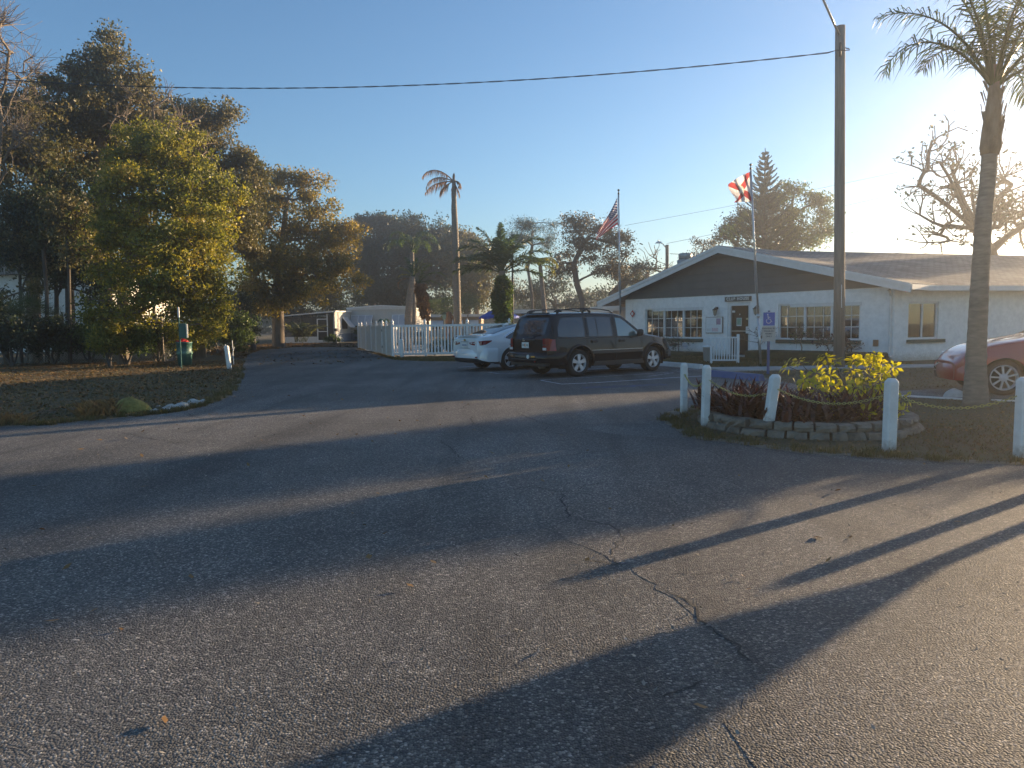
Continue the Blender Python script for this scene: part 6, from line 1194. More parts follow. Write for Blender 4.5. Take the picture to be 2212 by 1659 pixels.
for i, (x, y, s) in enumerate(((-14.0, 66.9, .7), (-12.6, 66.8, .6), (-15.3, 61.2, .5))): tree(['leafy bush at the mobile home corner', 'second bush along the mobile home skirting', 'low bush beside the porch door'][i], (x, y, 0), [], [(np.array([x, y, s * .6]), np.array([s * 1.1, s * .6, s * .6]))], 40, 40, .13, 'mid_green', .22, .04, 'bark_dark', 620 + i, name='bush', cat='bush', crown='foliage', stem='stems', shell=.2)
# two low homes beyond the pool yard
def lowhome(label, x0, x1, y, zt, wallm, awn, seed):
    r = empty('mobile_home', (x0, y, 0), 0, label, 'building'); mb = MB(); mb.box(x0, x1, y, y + 8, 0, zt - .25); mb.build('wall', wallm, r, False, True); mb = MB(); mb.box(x0 - .5, x1 + .4, y - .7, y + 8.5, zt - .25, zt, bev=.03); mb.box(x0 - .5, x1 + .4, y - .75, y - .7, zt - .3, zt + .03); mb.build('roof', MT['trim'], r, False, True)
    for a, b in awn:
        mb = MB(); n = 6; V = []
        for i in range(n + 1): t = i / n * math.pi / 2; V += [(a, y - .9 * math.sin(t), 1.35 + .62 * math.cos(t)), (b, y - .9 * math.sin(t), 1.35 + .62 * math.cos(t))]
        mb.add(V, [(2 * i, 2 * i + 1, 2 * i + 3, 2 * i + 2) for i in range(n)]); mb.build('awning', MT['white_vinyl'], r, True, True); mb = MB(); mb.box(a + .1, b - .1, y - .02, y, .9, 1.8); mb.build('window', MT['tint'], r, False, True)
lowhome('tan low home with rounded white awnings behind the totem', -10.6, -3.7, 88, 2.65, MT['tan'], [(-10, -8.3), (-7.5, -5.9), (-5.6, -4.0)], 1)
lowhome('low home with a broad white roof edge behind the black car', .3, 9.5, 63, 2.62, MT['tan'], [(1.5, 3.5)], 2)
# ------------------------------------------------------------------ left grove: house, fences, bin and posts
WH = empty('white_house', (-35, 46, 0), 0, 'white sided house glimpsed behind the left grove', 'building'); mb = MB()
for z in np.arange(0, 5.0, .2): mb.hexa([(-40, 45.97, z), (-25.8, 45.97, z), (-25.8, 54, z), (-40, 54, z), (-40, 46, z + .198), (-25.8, 46, z + .198), (-25.8, 54, z + .198), (-40, 54, z + .198)])
mb.build('wall', MT['white_paint'], WH, False, True); mb = MB(); mb.prism([(-40.5, 5.0), (-25.2, 5.0), (-32.8, 7.2)], 45.4, 54.6, lambda p: (p[0], p[2], p[1])); mb.build('roof', MT['shingle'], WH, False, True)
for x in (-34.5, -29.6): mb = MB(); mb.box(x, x + .9, 45.9, 45.96, 1.0, 2.4); f = mb.build('window', MT['trim'], WH, False, True); mb = MB(); mb.box(x + .08, x + .82, 45.88, 45.897, 1.08, 2.32); mb.build('pane', MT['tint'], f, False, True)
bf = empty('board_fence', (-17.5, 33.5, 0), 0, 'dark weathered board fence half hidden by undergrowth', 'fence'); mb = MB()
for k in range(46): x = -21.3 + k * .15; mb.box(x, x + .142, 33.5, 33.52, .05, 1.62 + .02 * math.sin(k * 7))
mb.build('boards', MT['wood_grey'], bf, False, True); 
for x in (-21.3, -18.9, -16.6, -14.6): mb = MB(); mb.box(x, x + .1, 33.52, 33.62, 0, 1.7); mb.build('post', MT['wood_grey'], bf, False, True)
# chain-link fence line with posts
q1 = Pd(352, 745, 30.5); cf = empty('chain_link_fence', (q1[0], q1[1], 0), 0, 'rusty chain-link fence with thin pipe rails behind the green bin', 'fence')
pp = [np.array([q1[0], 30.5, 0]), Pd(418, 745, 36) * [1, 1, 0], Pd(432, 745, 40) * [1, 1, 0]]; pl = [np.array([-21, 30.8, 0]), pp[0]] + pp[1:]
for p in pl: mb = MB(); mb.tube([p, p + [0, 0, 2.15]], .035, 8); mb.build('post', MT['alu'] if p is not pl[1] else MT['bark_pale'], cf, True, True)
mb = MB()
for i in range(len(pl) - 1): mb.tube([pl[i] + [0, 0, 1.85], pl[i + 1] + [0, 0, 1.85]], .018, 6)
mb.build('rail', MT['alu'], cf, True, True); mb = MB()
for i in range(len(pl) - 1):
    a, b = pl[i], pl[i + 1]; n = int(np.linalg.norm(b - a) / .12)
    for k in range(-14, n):
        for s in (1, -1):
            t0, t1 = (k, k + 15) if s > 0 else (k + 15, k); c0, c1 = max(0, min(n, t0)), max(0, min(n, t1)); za, zb = (abs(c0 - t0)) / 15 * 1.8, (1 - abs(c1 - t1) / 15) * 1.8
            if abs(c1 - c0) > .5: mb.tube([a + (b - a) * c0 / n + [0, 0, za], a + (b - a) * c1 / n + [0, 0, zb]], .0025, 3, False)
mb.build('mesh_panel', MT['alu'], cf, False, True)
q = G(400, 790); bn = empty('trash_bin', q, 0, 'green plastic trash bin with a red bag poking out', 'bin'); mb = MB(); mb.lathe([(.24, 0), (.27, .45), (.275, .46), (.275, .54), (.27, .55), (.285, .86), (.30, .87), (.30, .92), (.27, .92), (.26, .8), (0, .6)], 24); mb.build('barrel', MT['teal'], bn, True)
mb = MB(); mb.lathe([(.278, .45), (.284, .46), (.284, .54), (.278, .55)], 24); mb.build('band', pm('pale_green_band', (.10, .22, .17), None, .6), bn, True)
q_ = q + [-.05, 0, .93]; mb = MB(); rg = np.random.default_rng(1); V = []
for i in range(7):
    for j in range(12): a = j * .5236; r_ = .22 * math.sin(math.pi * (i + .6) / 7.2) * (1 + .25 * rg.normal()); V.append((q_[0] + r_ * math.cos(a), q_[1] + r_ * math.sin(a), q_[2] - .1 + .035 * i + .012 * rg.normal()))
mb.add(V, [(i * 12 + j, i * 12 + (j + 1) % 12, (i + 1) * 12 + (j + 1) % 12, (i + 1) * 12 + j) for i in range(6) for j in range(12)] + [tuple(72 + j for j in range(12))]); tag(mb.build('plastic_bag', MT['red']), 'crumpled red bag stuffed in the top of the green bin', 'bag')
q = G(392, 796); mp_ = empty('meter_pedestal', q, R(10), 'green post with a white tip carrying a teal meter box', 'post'); mb = MB(); mb.box(-.02, .02, -.02, .02, -.02, 1.85); mb.build('post', MT['teal'], mp_); mb = MB(); mb.box(-.03, .03, -.03, .03, 1.83, 2.2, bev=.01); mb.build('tip', MT['white_paint'], mp_); mb = MB(); mb.box(.02, .22, -.05, .12, 1.08, 1.62, bev=.015); mb.build('meter_box', MT['teal'], mp_); mb = MB(); mb.box(.222, .27, -.03, .10, 1.10, 1.60, bev=.01); mb.build('conduit', MT['alu'], mp_)
# broken sunlit trunk
q = G(447, 762); bt = empty('broken_trunk', q, 0, 'thick broken-off tree trunk catching orange sun', 'tree trunk'); mb = MB(); rg = np.random.default_rng(4); pts = [q + [-.05 * i + .02 * rg.normal(), 0, 2.75 * i / 8] for i in range(9)]; mb.tube(pts, [.26, .22, .21, .205, .2, .2, .195, .19, .15], 12); mb.build('trunk', MT['bark_pale'], bt, True, True)
mb = MB(); 
for k in range(7): a = k * .9; c = pts[-1] + [.12 * math.cos(a), .12 * math.sin(a), -.05]; mb.tube([c, c + [.02, 0, .18 + .12 * rg.random()]], [.05, .01], 5)
mb.build('splinter', MT['bark_pale'], bt, False, True)
# mossy boulder and white stones
def rock(name, label, cat, c, rx, ry, rz, mat, seed, group=None):
    rg = np.random.default_rng(seed); n, m = 16, 9; V = []
    ph = rg.random(6) * 6.28
    for j in range(m + 1):
        t = j / m * math.pi / 2 * 1.02
        for i in range(n):
            a = i / n * 6.283; f = 1 + .16 * math.sin(2 * a + ph[0]) + .12 * math.sin(3 * a + ph[1] + 2 * t) + .08 * math.sin(5 * a + ph[2] + 4 * t) + .03 * rg.normal(); V.append((rx * f * math.cos(t) * math.cos(a), ry * f * math.cos(t) * math.sin(a), rz * math.sin(t) * (1 + .1 * math.sin(a + ph[3])) - .02))
    mb = MB(); mb.add(V, [(j * n + i, j * n + (i + 1) % n, (j + 1) * n + (i + 1) % n, (j + 1) * n + i) for j in range(m) for i in range(n)] + [tuple(m * n + i for i in range(n))]); o = mb.build(name, mat, None, True); o.location = tuple(c); tag(o, label, cat, group)
moss = pm('mossy_rock', (.18, .15, .045), (.36, .30, .09), .95, sc1=5, bmp=.8, bs=24, bd=.05)
rock('boulder', 'yellow-green mossy boulder on the left verge', 'boulder', G(288, 890), .27, .2, .27, moss, 3)
wst = pm('pale_stone', (.52, .50, .46), (.38, .36, .33), .9, sc1=9, bmp=.6, bs=30, bd=.02)
for i, (px, py, s) in enumerate(((337, 891, .10), (356, 888, .11), (374, 885, .14), (391, 882, .15), (406, 878, .08), (415, 875.5, .10), (421, 873, .14), (438, 871, .11), (342, 878, .05))): rock('edging_stone', 'flat white stone %s' % ['leftmost in the row by the boulder', 'second from the boulder in the row', 'third from the boulder, rounded', 'largest in the middle of the row', 'smallest in the middle of the row', 'just right of the middle of the row', 'big one near the right end of the row', 'rightmost in the row', 'lying alone behind the row'][i], 'stone', G(px, py), s * 1.15, s * .75, s * .85, wst, 20 + i, 'white edging stones by the road')
blades('dry_weeds', [g(165, 905), g(255, 898), g(262, 882), g(170, 888)], 500, .16, .012, MT['litter'], 31, 'dry tufty weeds at the road edge on the left', 'weeds')
blades('dry_weeds', [g(-20, 925), g(65, 918), g(60, 905), g(-20, 905)], 400, .10, .012, MT['litter'], 32, 'dry orange weeds in the left corner of the verge', 'weeds')
# ------------------------------------------------------------------ vehicles (local: x forward from rear axle, y left, z up)
def carpaint(name, c, flake=0.0, rough=.16):
    m, nt, b = newmat(name); b.inputs['Base Color'].default_value = (*c, 1); b.inputs['Roughness'].default_value = rough; b.inputs['Metallic'].default_value = flake; b.inputs['Coat Weight'].default_value = 1.0; b.inputs['Coat Roughness'].default_value = .03; b.inputs['Specular IOR Level'].default_value = .5
    tc = nt.nodes.new('ShaderNodeTexCoord').outputs['Object']; n = noise(nt, tc, 2.2, 5, .6); r = ramp(nt, [(.35, rough * .8), (.75, min(1, rough * 1.5))]); L(nt, n.outputs[0], r.inputs[0]); L(nt, r.outputs[0], b.inputs['Roughness'])
    return m
def sm(x, y, n=2, w=9):
    for _ in range(n):
        k = np.ones(w) / w; yp = np.r_[np.full(w // 2, y[0]), y, np.full(w // 2, y[-1])]; y = np.convolve(yp, k, 'valid')
    return y
def car(name, label, loc, heading, D):
    root = empty(name, loc, heading, label, D.get('cat', 'car')); X0, X1 = D['x']; N_ = 150; X = np.linspace(X0, X1, N_)
    top = sm(X, np.interp(X, *zip(*D['top'])), 2, D.get('smw', 5)); bot = sm(X, np.interp(X, *zip(*D['bot'])), 1, 5); plan = sm(X, np.interp(X, *zip(*D['plan'])), 2, 5); belt = np.interp(X, *zip(*D['belt'])); crown = np.interp(X, *zip(*D['crown']))
    tumble, W = D['tumble'], D['w']
    for xw in (0.0, D['wb']):
        a = D['arch']; k = np.abs(X - xw) < a; bot[k] = np.maximum(bot[k], D['wr'] + np.sqrt(np.maximum(0, a * a - (X[k] - xw) ** 2)) * D.get('archz', .98))
    def at(x, arr): return float(np.interp(x, X, arr))
    def wid(x, z):
        b = at(x, belt); y = W * at(x, plan)
        if z > b: y -= tumble * (z - b) + .12 * (z - b) ** 2
        else:
            t = (b - z) / max(.3, b - .25); y -= .05 * max(0, t - .55)
            if z > .62: y -= .045 * ((z - .62) / max(.2, b - .62)) ** 1.6
        if z > b: y -= .045
        return y
    def ring(i, side):
        x = X[i]; zt = top[i]; zs = zt - crown[i]; zb = min(bot[i], zs - .03); P = []; nr, na = 16, 12
        for j in range(nr): z = zb + (zs - zb) * j / (nr - 1); P.append((x, side * wid(x, z), z))
        ws = wid(x, zs)
        for j in range(1, na + 1): t = j / na * math.pi / 2; P.append((x, side * ws * max(0, math.cos(t)) ** .55, zs + (zt - zs) * math.sin(t) ** .75))
        return P
    V = []; F = []; K = 28
    for i in range(N_):
        r = ring(i, -1); l = ring(i, 1)[::-1]; V += r + l[1:]
    M_ = 2 * K - 1
    for i in range(N_ - 1):
        for j in range(M_ - 1): F.append((i * M_ + j, (i + 1) * M_ + j, (i + 1) * M_ + j + 1, i * M_ + j + 1))
    F.append(tuple(range(M_))); F.append(tuple((N_ - 1) * M_ + j for j in reversed(range(M_))))
    body = mesh_obj('body', V, F, D['paint'], root, True)
    body.data.polygons[len(F) - 1].use_smooth = False; body.data.polygons[len(F) - 2].use_smooth = False
    def side_patch(nm, x0, x1, tp, bt, mat, parent=root, off=.006, sides=(-1, 1), n=22, m=5):
        xs = np.linspace(x0, x1, n); o = None
        for s in sides:
            V = []
            for x in xs:
                a, b = float(np.interp(x, *zip(*bt))), float(np.interp(x, *zip(*tp)))
                for j in range(m): z = a + (b - a) * j / (m - 1); V.append((x, s * (wid(x, z) + off), z))
            F = [(i * m + j, (i + 1) * m + j, (i + 1) * m + j + 1, i * m + j + 1) for i in range(n - 1) for j in range(m - 1)]
            if s > 0: F = [f[::-1] for f in F]
            o = mesh_obj(nm, V, F, mat, parent, True)
        return o
    def top_patch(nm, x0, x1, y0f, mat, off=.006, y1f=None):
        n, m = 16, 17; V = []
        for i in range(n):
            x = x0 + (x1 - x0) * i / (n - 1); zt = at(x, top); zs = zt - at(x, crown); ws = wid(x, zs); dx = .01; sl = (at(x + dx, top) - at(x - dx, top)) / (2 * dx); nl = math.hypot(1, sl); f = y0f + ((y1f if y1f else y0f) - y0f) * i / (n - 1)
            for j in range(m): yy = (-1 + 2 * j / (m - 1)) * f; c = abs(yy) ** (1 / .55); z = zs + (zt - zs) * max(0, 1 - min(1, c) ** 2) ** .375; V.append((x - sl / nl * off, yy * ws, z + off / nl))
        F = [(i * m + j, (i + 1) * m + j, (i + 1) * m + j + 1, i * m + j + 1) for i in range(n - 1) for j in range(m - 1)]
        return mesh_obj(nm, V, F, mat, root, True)
    # dark underbody and arch liners
    mb = MB(); mb.box(X0 + .25, X1 - .25, -W * .62, W * .62, .24, .5); mb.box(D['arch'] + .02, D['wb'] - D['arch'] - .02, -W * .9, W * .9, .26, .45); mb.build('underbody', MT['dark'], root)
    for xw in (0, D['wb']):
        for s in (-1, 1):
            mb = MB(); V = []; n = 18; r = D['arch'] + .012
            for i in range(n + 1): a = -.35 + (math.pi + .7) * i / n; V += [(xw + r * math.cos(a), s * (W * .93), D['wr'] + r * math.sin(a) * .98), (xw + r * math.cos(a), s * W * .55, D['wr'] + r * math.sin(a) * .98)]
            mb.add(V, [(2 * i, 2 * i + 1, 2 * i + 3, 2 * i + 2) for i in range(n)]); c = len(mb.v); mb.add([(xw + r * math.cos(a), s * W * .56, D['wr'] + r * math.sin(a) * .98) for a in np.linspace(-.35, math.pi + .35, 16)], [tuple(range(16))]); mb.build('arch_liner', MT['dark'], root)
            wheel(root, xw, s * (W * D.get('wy', .95)), D, s)
    return root, side_patch, top_patch, wid, at, top
def wheel(root, x, y, D, s):
    r, rr, tw = D['wr'], D['rim'], D.get('tw', .23); we = empty('wheel', (x, y, r), 0 if s < 0 else math.pi, parent=root)      # outer face towards local -y
    mb = MB(); k = tw; mb.lathe([(rr, .0 + .01), (rr + .01, -.005), (rr + (r - rr) * .5, -.012), (r - .03, .004), (r - .004, .03), (r, .07), (r, k - .07), (r - .004, k - .03), (r - .04, k), (rr, k)], 40, 'y', cap=False); mb.build('tyre', MT['rubber'], we, True)
    mb = MB(); mb.lathe([(rr + .004, .012), (rr - .012, .0), (rr - .022, .012), (rr - .03, .05), (rr - .035, .10)], 40, 'y', cap=False); ns = D['spokes']
    for q in range(ns):
        base = q * 2 * math.pi / ns + .3
        for da in D['pair']:
            a0, a1 = base + da * D.get('inner', .4), base + da; ca, sa = math.cos(a1), math.sin(a1); pa, pb = (.045 * math.cos(a0), .045 * math.sin(a0)), ((rr - .015) * ca, (rr - .015) * sa); tx, tz = -math.sin((a0 + a1) / 2), math.cos((a0 + a1) / 2); w0, w1 = D['sw']
            V = [(pa[0] - tx * w0, .012, pa[1] - tz * w0), (pa[0] + tx * w0, .012, pa[1] + tz * w0), (pb[0] + tx * w1, .012, pb[1] + tz * w1), (pb[0] - tx * w1, .012, pb[1] - tz * w1)]; V += [(v[0], .05, v[2]) for v in V]; mb.add(V, [(0, 1, 2, 3), (0, 4, 5, 1), (1, 5, 6, 2), (2, 6, 7, 3), (3, 7, 4, 0)])
    mb.lathe([(0, -.006), (.045, -.004), (.07, .008), (.075, .05)], 20, 'y'); rim = mb.build('rim', MT['alloy'], we, False)
    mb = MB(); mb.lathe([(0, .075), (rr - .03, .075)], 30, 'y'); mb.build('dark_backing', MT['dark'], we)  # near-black disc stands in for the shade behind the spokes
def plate(root, x, y0, z0, back=True, wy=.155, hz=.078, extra=None):
    mb = MB(); mb.box(x - .012, x, y0 - wy, y0 + wy, z0 - hz, z0 + hz, bev=.004); p = mb.build('licence_plate', MT['white_paint'], root); rg = np.random.default_rng(int(abs(x) * 100)); mb = MB()
    for k in range(6):
        if k == 3 and extra: continue
        yy = y0 + wy * .72 - k * wy * .29; mb.box(x - .016, x - .0125, yy - .015, yy + .006, z0 - .028, z0 + .028)
    mb.build('plate_characters', MT['blue_paint'] if not extra else pm('plate_green', (.10, .16, .12), None, .5), p)
    if extra: mb = MB(); mb.box(x - .017, x - .013, y0 - .02, y0 + .02, z0 - .04, z0 + .04); mb.build('plate_emblem', pm('orange', (.7, .25, .05), None, .5), p)
# ---- black SUV
blk = carpaint('black_paint', (.006, .007, .010))
blk.node_tree.nodes['Principled BSDF'].inputs['Coat Weight'].default_value = .3; blk.node_tree.nodes['Principled BSDF'].inputs['Specular IOR Level'].default_value = .2; SUV = dict(x=(-1.06, 3.78), wb=2.87, w=.93, wr=.365, rim=.245, arch=.44, spokes=5, pair=(0,), sw=(.034, .060), paint=blk, tumble=.17, tw=.25, wy=.955,
    top=[(-1.06, .98), (-1.0, 1.10), (-.93, 1.30), (-.80, 1.63), (-.72, 1.70), (-.4, 1.735), (.6, 1.745), (1.45, 1.72), (1.72, 1.66), (2.42, 1.17), (2.52, 1.13), (3.1, 1.07), (3.5, .99), (3.68, .90), (3.78, .78)],
    bot=[(-1.06, .42), (-.9, .36), (.5, .30), (2.4, .30), (3.5, .34), (3.78, .40)], plan=[(-1.06, .84), (-.98, .93), (-.8, .985), (0, 1), (2.8, 1), (3.3, .975), (3.6, .88), (3.78, .70)],
    belt=[(-1.06, 1.06), (2.6, 1.02), (3.78, .80)], crown=[(-1.06, .06), (-.8, .08), (0, .09), (1.7, .08), (2.4, .07), (2.6, .10), (3.78, .12)], smw=3)
sv, sp_, tp_, wid, at_, top_ = car('suv', 'black sport utility vehicle with roof rails parked beside the white sedan', (1.30, 19.75, .004), R(36), SUV)
tw_ = lambda xs, d: [(x, at_(x, top_) - d) for x in xs]
MT['tint_warm'] = glassmat('dark_tinted_glass', None, .05, .03, (.018, .022, .028))
sp_('side_window', -.72, .20, [(-.72, 1.30), (-.60, 1.52), (-.50, 1.575), (.20, 1.60)], [(-.72, 1.10), (-.6, 1.075), (.2, 1.065)], MT['tint_warm'])
sp_('side_window', .36, .66, [(.36, 1.595), (.66, 1.60)], [(.36, 1.07), (.66, 1.065)], MT['tint_warm']); sp_('side_window', .69, 1.22, [(.69, 1.60), (1.22, 1.59)], [(.69, 1.065), (1.22, 1.06)], MT['tint_warm'])
sp_('side_window', 1.42, 2.30, [(1.42, 1.575), (1.62, 1.555), (1.80, 1.45), (2.30, 1.09)], [(1.42, 1.06), (2.30, 1.05)], MT['painted_view'])
sp_('window_trim', -.76, 2.34, [(-.76, 1.06), (2.34, 1.045)], [(-.76, 1.035), (2.34, 1.02)], MT['black_plastic'], off=.008)
tp_('windshield', 1.76, 2.40, .90, MT['tint'], y1f=.93); tp_('rear_window', -.985, -.81, .80, MT['tint_warm'], y1f=.84)
for xx in (.28, 1.32): sp_('door_seam', xx, xx + .012, [(xx, 1.60), (xx + .012, 1.60)], [(xx, .38), (xx + .012, .38)], MT['dark'], off=.003, n=2, m=18)
sp_('door_seam', 2.36, 2.372, [(2.36, 1.0), (2.372, 1.0)], [(2.36, .38), (2.372, .38)], MT['dark'], off=.003, n=2, m=12)
sp_('side_moulding', .42, 2.38, [(.42, .68), (2.38, .68)], [(.42, .60), (2.38, .60)], MT['black_plastic'], off=.02); sp_('side_moulding', .42, 2.38, [(.42, .70), (2.38, .70)], [(.42, .69), (2.38, .69)], MT['alloy'], off=.010, m=2)
sp_('rocker_panel', .46, 2.42, [(.46, .40), (2.42, .40)], [(.46, .27), (2.42, .27)], MT['black_plastic'], off=.03)
for xw in (0, 2.87):
    for s in (-1, 1):
        pts = []; n = 22
        for i in range(n + 1): a = math.pi * (-.02 + 1.04 * i / n); x_, z_ = xw + .475 * math.cos(a), .365 + .47 * math.sin(a); pts.append((x_, s * (wid(x_, z_) + .008), z_))
        mb = MB(); mb.tube(pts, [.028] + [.04] * (n - 1) + [.028], 8); mb.build('fender_flare', blk, sv, True)
for s in (-1, 1):
    for xx in (.42, 1.46): mb = MB(); y_ = s * (wid(xx + .1, .93) + .012); mb.box(xx, xx + .2, min(y_, y_ + s * .025), max(y_, y_ + s * .025), .90, .965, bev=.012); mb.build('door_handle', MT['black_plastic'], sv)
    mb = MB(); y_ = wid(2.2, 1.08); pts = [(2.22, s * (y_ - .02), 1.06), (2.2, s * (y_ + .08), 1.10), (2.18, s * (y_ + .20), 1.14)]; mb.tube(pts, [.035, .035, .04], 8); a, b = sorted((s * (y_ + .05), s * (y_ + .27))); mb.box(2.10, 2.23, a, b, 1.05, 1.24, bev=.045); mb.build('mirror', MT['black_plastic'], sv, True)
    mb = MB(); yr = s * .60; mb.tube([(-.62, yr, 1.74), (-.5, yr, 1.79), (-.1, yr, 1.815), (.5, yr, 1.825), (1.0, yr, 1.81), (1.35, yr, 1.77), (1.5, yr, 1.70)], .016, 8); mb.tube([(-.55, yr, 1.72), (-.35, yr, 1.80)], .03, 6); mb.tube([(.35, yr, 1.73), (.5, yr, 1.82), (.65, yr, 1.73)], .03, 6); mb.build('roof_rail', MT['black_plastic'], sv, True)
    V = []     # wrap-round tail lamp
    for z in (.72, 1.04): V.append([(-1.075, s * .66, z), (-1.075, s * .775, z), (-1.02, s * .86, z), (-.90, s * (wid(-.9, z) + .012), z), (-.82, s * (wid(-.82, z) + .010), z)])
    lo, hi = V; hi = [(p[0], p[1], p[2] + (0 if i < 3 else -.02)) for i, p in enumerate(hi)]; mb = MB(); n5 = len(lo); P = lo + hi; F = [(i, i + 1, n5 + i + 1, n5 + i) for i in range(n5 - 1)]; mb.add(P, F if s < 0 else [f[::-1] for f in F]); tl = mb.build('tail_lamp', MT['red_lens'], sv)
    mb = MB(); a, b = sorted((s * .665, s * .80)); mb.box(-1.088, -1.07, a, b, .735, .80); mb.build('reverse_light', MT['clear_lens'], tl); mb = MB(); mb.box(-1.086, -1.07, a, b, .865, .885); mb.build('divider', MT['black_plastic'], tl)
    mb = MB(); a, b = sorted((s * .35, s * .72)); mb.box(3.60, 3.70, a, b, .68, .82, bev=.03); mb.build('headlight', MT['clear_lens'], sv, True)
mb = MB(); prof = [(-1.06, -.80), (-1.16, -.76), (-1.19, -.4), (-1.20, 0), (-1.19, .4), (-1.16, .76), (-1.06, .80), (-.85, .93), (-.62, .945)]
prof = [(-.50, -.945), (-.85, -.935)] + prof + [(-.50, .945)]; V = []
for (x, y) in prof: V += [(x, y, .40), (x - .015 * (abs(y) < .9), y, .50), (x - .015 * (abs(y) < .9), y, .60), (x + .03, y * .99, .665), (x + .14, y * .93, .675)]
mb.add(V, [(5 * i + j, 5 * i + 5 + j, 5 * i + 6 + j, 5 * i + 1 + j) for i in range(len(prof) - 1) for j in range(4)]); mb.build('rear_bumper', blk, sv, True)
mb = MB(); mb.box(-1.225, -1.19, -.55, .55, .47, .50, bev=.005); mb.box(-1.10, -.9, -.75, .75, .30, .41, bev=.02); mb.build('bumper_step', MT['black_plastic'], sv)
mb = MB(); mb.lathe([(0, -.012), (.055, -.012), (.055, .01), (0, .01)], 16, 'y', (0, 0, 0)); [mb.v.__setitem__(i, (-1.215 + v[1], v[0] - .20, v[2] + .56)) for i, v in enumerate(mb.v)]; mb.build('reflector', MT['white_paint'], sv)
mb = MB(); mb.box(-1.222, -1.20, -.48, -.33, .545, .585); mb.build('marker', MT['amber_lens'], sv); mb = MB(); mb.box(-1.215, -1.195, -.50, -.45, .42, .455); mb.build('reflector', MT['red_lens'], sv)
plate(sv, -1.083, .08, .86, extra=True); mb = MB(); mb.lathe([(0, -.01), (.05, -.01), (.055, .0), (.03, .0)], 20, 'y', (0, 0, 0)); [mb.v.__setitem__(i, (-1.078 + v[1], v[0] + .16, v[2] * .75 + 1.0)) for i, v in enumerate(mb.v)]; mb.build('emblem', MT['chrome'], sv)
mb = MB(); mb.box(-1.09, -1.06, -.33, .33, .985, 1.02, bev=.008); mb.build('tailgate_handle', MT['black_plastic'], sv); mb = MB(); mb.tube([(-1.07, -.05, 1.09), (-1.035, -.25, 1.16), (-1.03, -.42, 1.17)], .010, 6); mb.build('wiper', MT['black_plastic'], sv)
mb = MB(); mb.box(-1.07, -1.062, -.60, .60, .70, .708); mb.build('tailgate_seam', MT['dark'], sv); mb = MB(); mb.box(-.86, -.74, -.55, .55, 1.69, 1.72, bev=.01); mb.build('spoiler', blk, sv)
mb = MB(); mb.tube([(-.95, -.35, .33), (-.5, -.4, .36), (-.15, -.38, .36)], [.10, .11, .09], 12); mb.build('muffler', pm('rusty_steel', (.22, .18, .14), (.3, .27, .22), .6, metal=.4, sc1=8), sv, True)
mb = MB(); V = []
for (x, y) in [(3.30, -.94), (3.62, -.86), (3.80, -.60), (3.86, 0), (3.80, .60), (3.62, .86), (3.30, .94)]: V += [(x, y, .36), (x + .03, y, .45), (x + .03, y, .58), (x - .02, y * .98, .64)]
mb.add(V, [(4 * i + j, 4 * i + 4 + j, 4 * i + 5 + j, 4 * i + 1 + j) for i in range(6) for j in range(3)]); mb.build('front_bumper', blk, sv, True)
# ---- white sedan
wht = carpaint('white_car_paint', (.70, .71, .72), 0, .2); SED = dict(x=(-1.13, 3.80), wb=2.83, w=.925, wr=.34, rim=.235, arch=.39, spokes=5, pair=(-.17, .17), inner=.5, sw=(.017, .026), paint=wht, tumble=.30, tw=.22, wy=.95,
    top=[(-1.13, .92), (-1.10, 1.04), (-1.02, 1.08), (-.78, 1.09), (-.55, 1.13), (.0, 1.30), (.45, 1.415), (.9, 1.46), (1.4, 1.455), (1.75, 1.40), (2.45, 1.06), (2.6, 1.02), (3.3, .90), (3.65, .78), (3.80, .62)],
    bot=[(-1.13, .44), (-.9, .33), (-.45, .24), (.5, .20), (2.4, .20), (3.5, .22), (3.80, .30)], plan=[(-1.13, .74), (-1.08, .83), (-.9, .93), (-.5, .985), (0, 1), (2.8, 1), (3.2, .97), (3.55, .86), (3.80, .6)],
    belt=[(-1.13, .95), (2.6, .90), (3.80, .66)], crown=[(-1.13, .05), (-.9, .06), (-.5, .08), (.5, .12), (1.5, .12), (2.4, .08), (3.80, .1)], smw=5)
se, sp_, tp_, wid, at_, top_ = car('sedan', 'white four-door sedan parked by the picket fence, partly hidden by the black car', (-.52, 22.75, .004), R(35), SED)
sp_('side_window', -.18, 1.08, [(-.18, 1.04), (.0, 1.13), (.35, 1.27), (.75, 1.335), (1.08, 1.345)], [(-.18, 1.0), (.0, .965), (1.08, .955)], MT['tint']); sp_('side_window', 1.14, 2.12, [(1.14, 1.345), (1.45, 1.335), (1.75, 1.25), (2.12, .99)], [(1.14, .955), (2.12, .945)], MT['painted_view'])
sp_('window_trim', -.24, 2.16, [(-.24, 1.05), (-.02, 1.16), (.34, 1.30), (.75, 1.362), (1.45, 1.36), (1.78, 1.27), (2.16, .995)], [(-.24, 1.025), (-.02, 1.135), (.34, 1.28), (.75, 1.342), (1.45, 1.34), (1.78, 1.25), (2.16, .975)], MT['chrome'], off=.008, m=2, n=50)
tp_('rear_window', -.52, .42, .80, MT['tint'], y1f=.84); tp_('windshield', 1.78, 2.42, .90, MT['tint'], y1f=.92)
for xx in (.28, 1.10, 2.18): sp_('door_seam', xx, xx + .01, [(xx, .95), (xx + .01, .95)], [(xx, .30), (xx + .01, .30)], MT['dark'], off=.003, n=2, m=14)
sp_('lower_trim', .40, 2.42, [(.40, .29), (2.42, .29)], [(.40, .21), (2.42, .21)], MT['black_plastic'], off=.012)
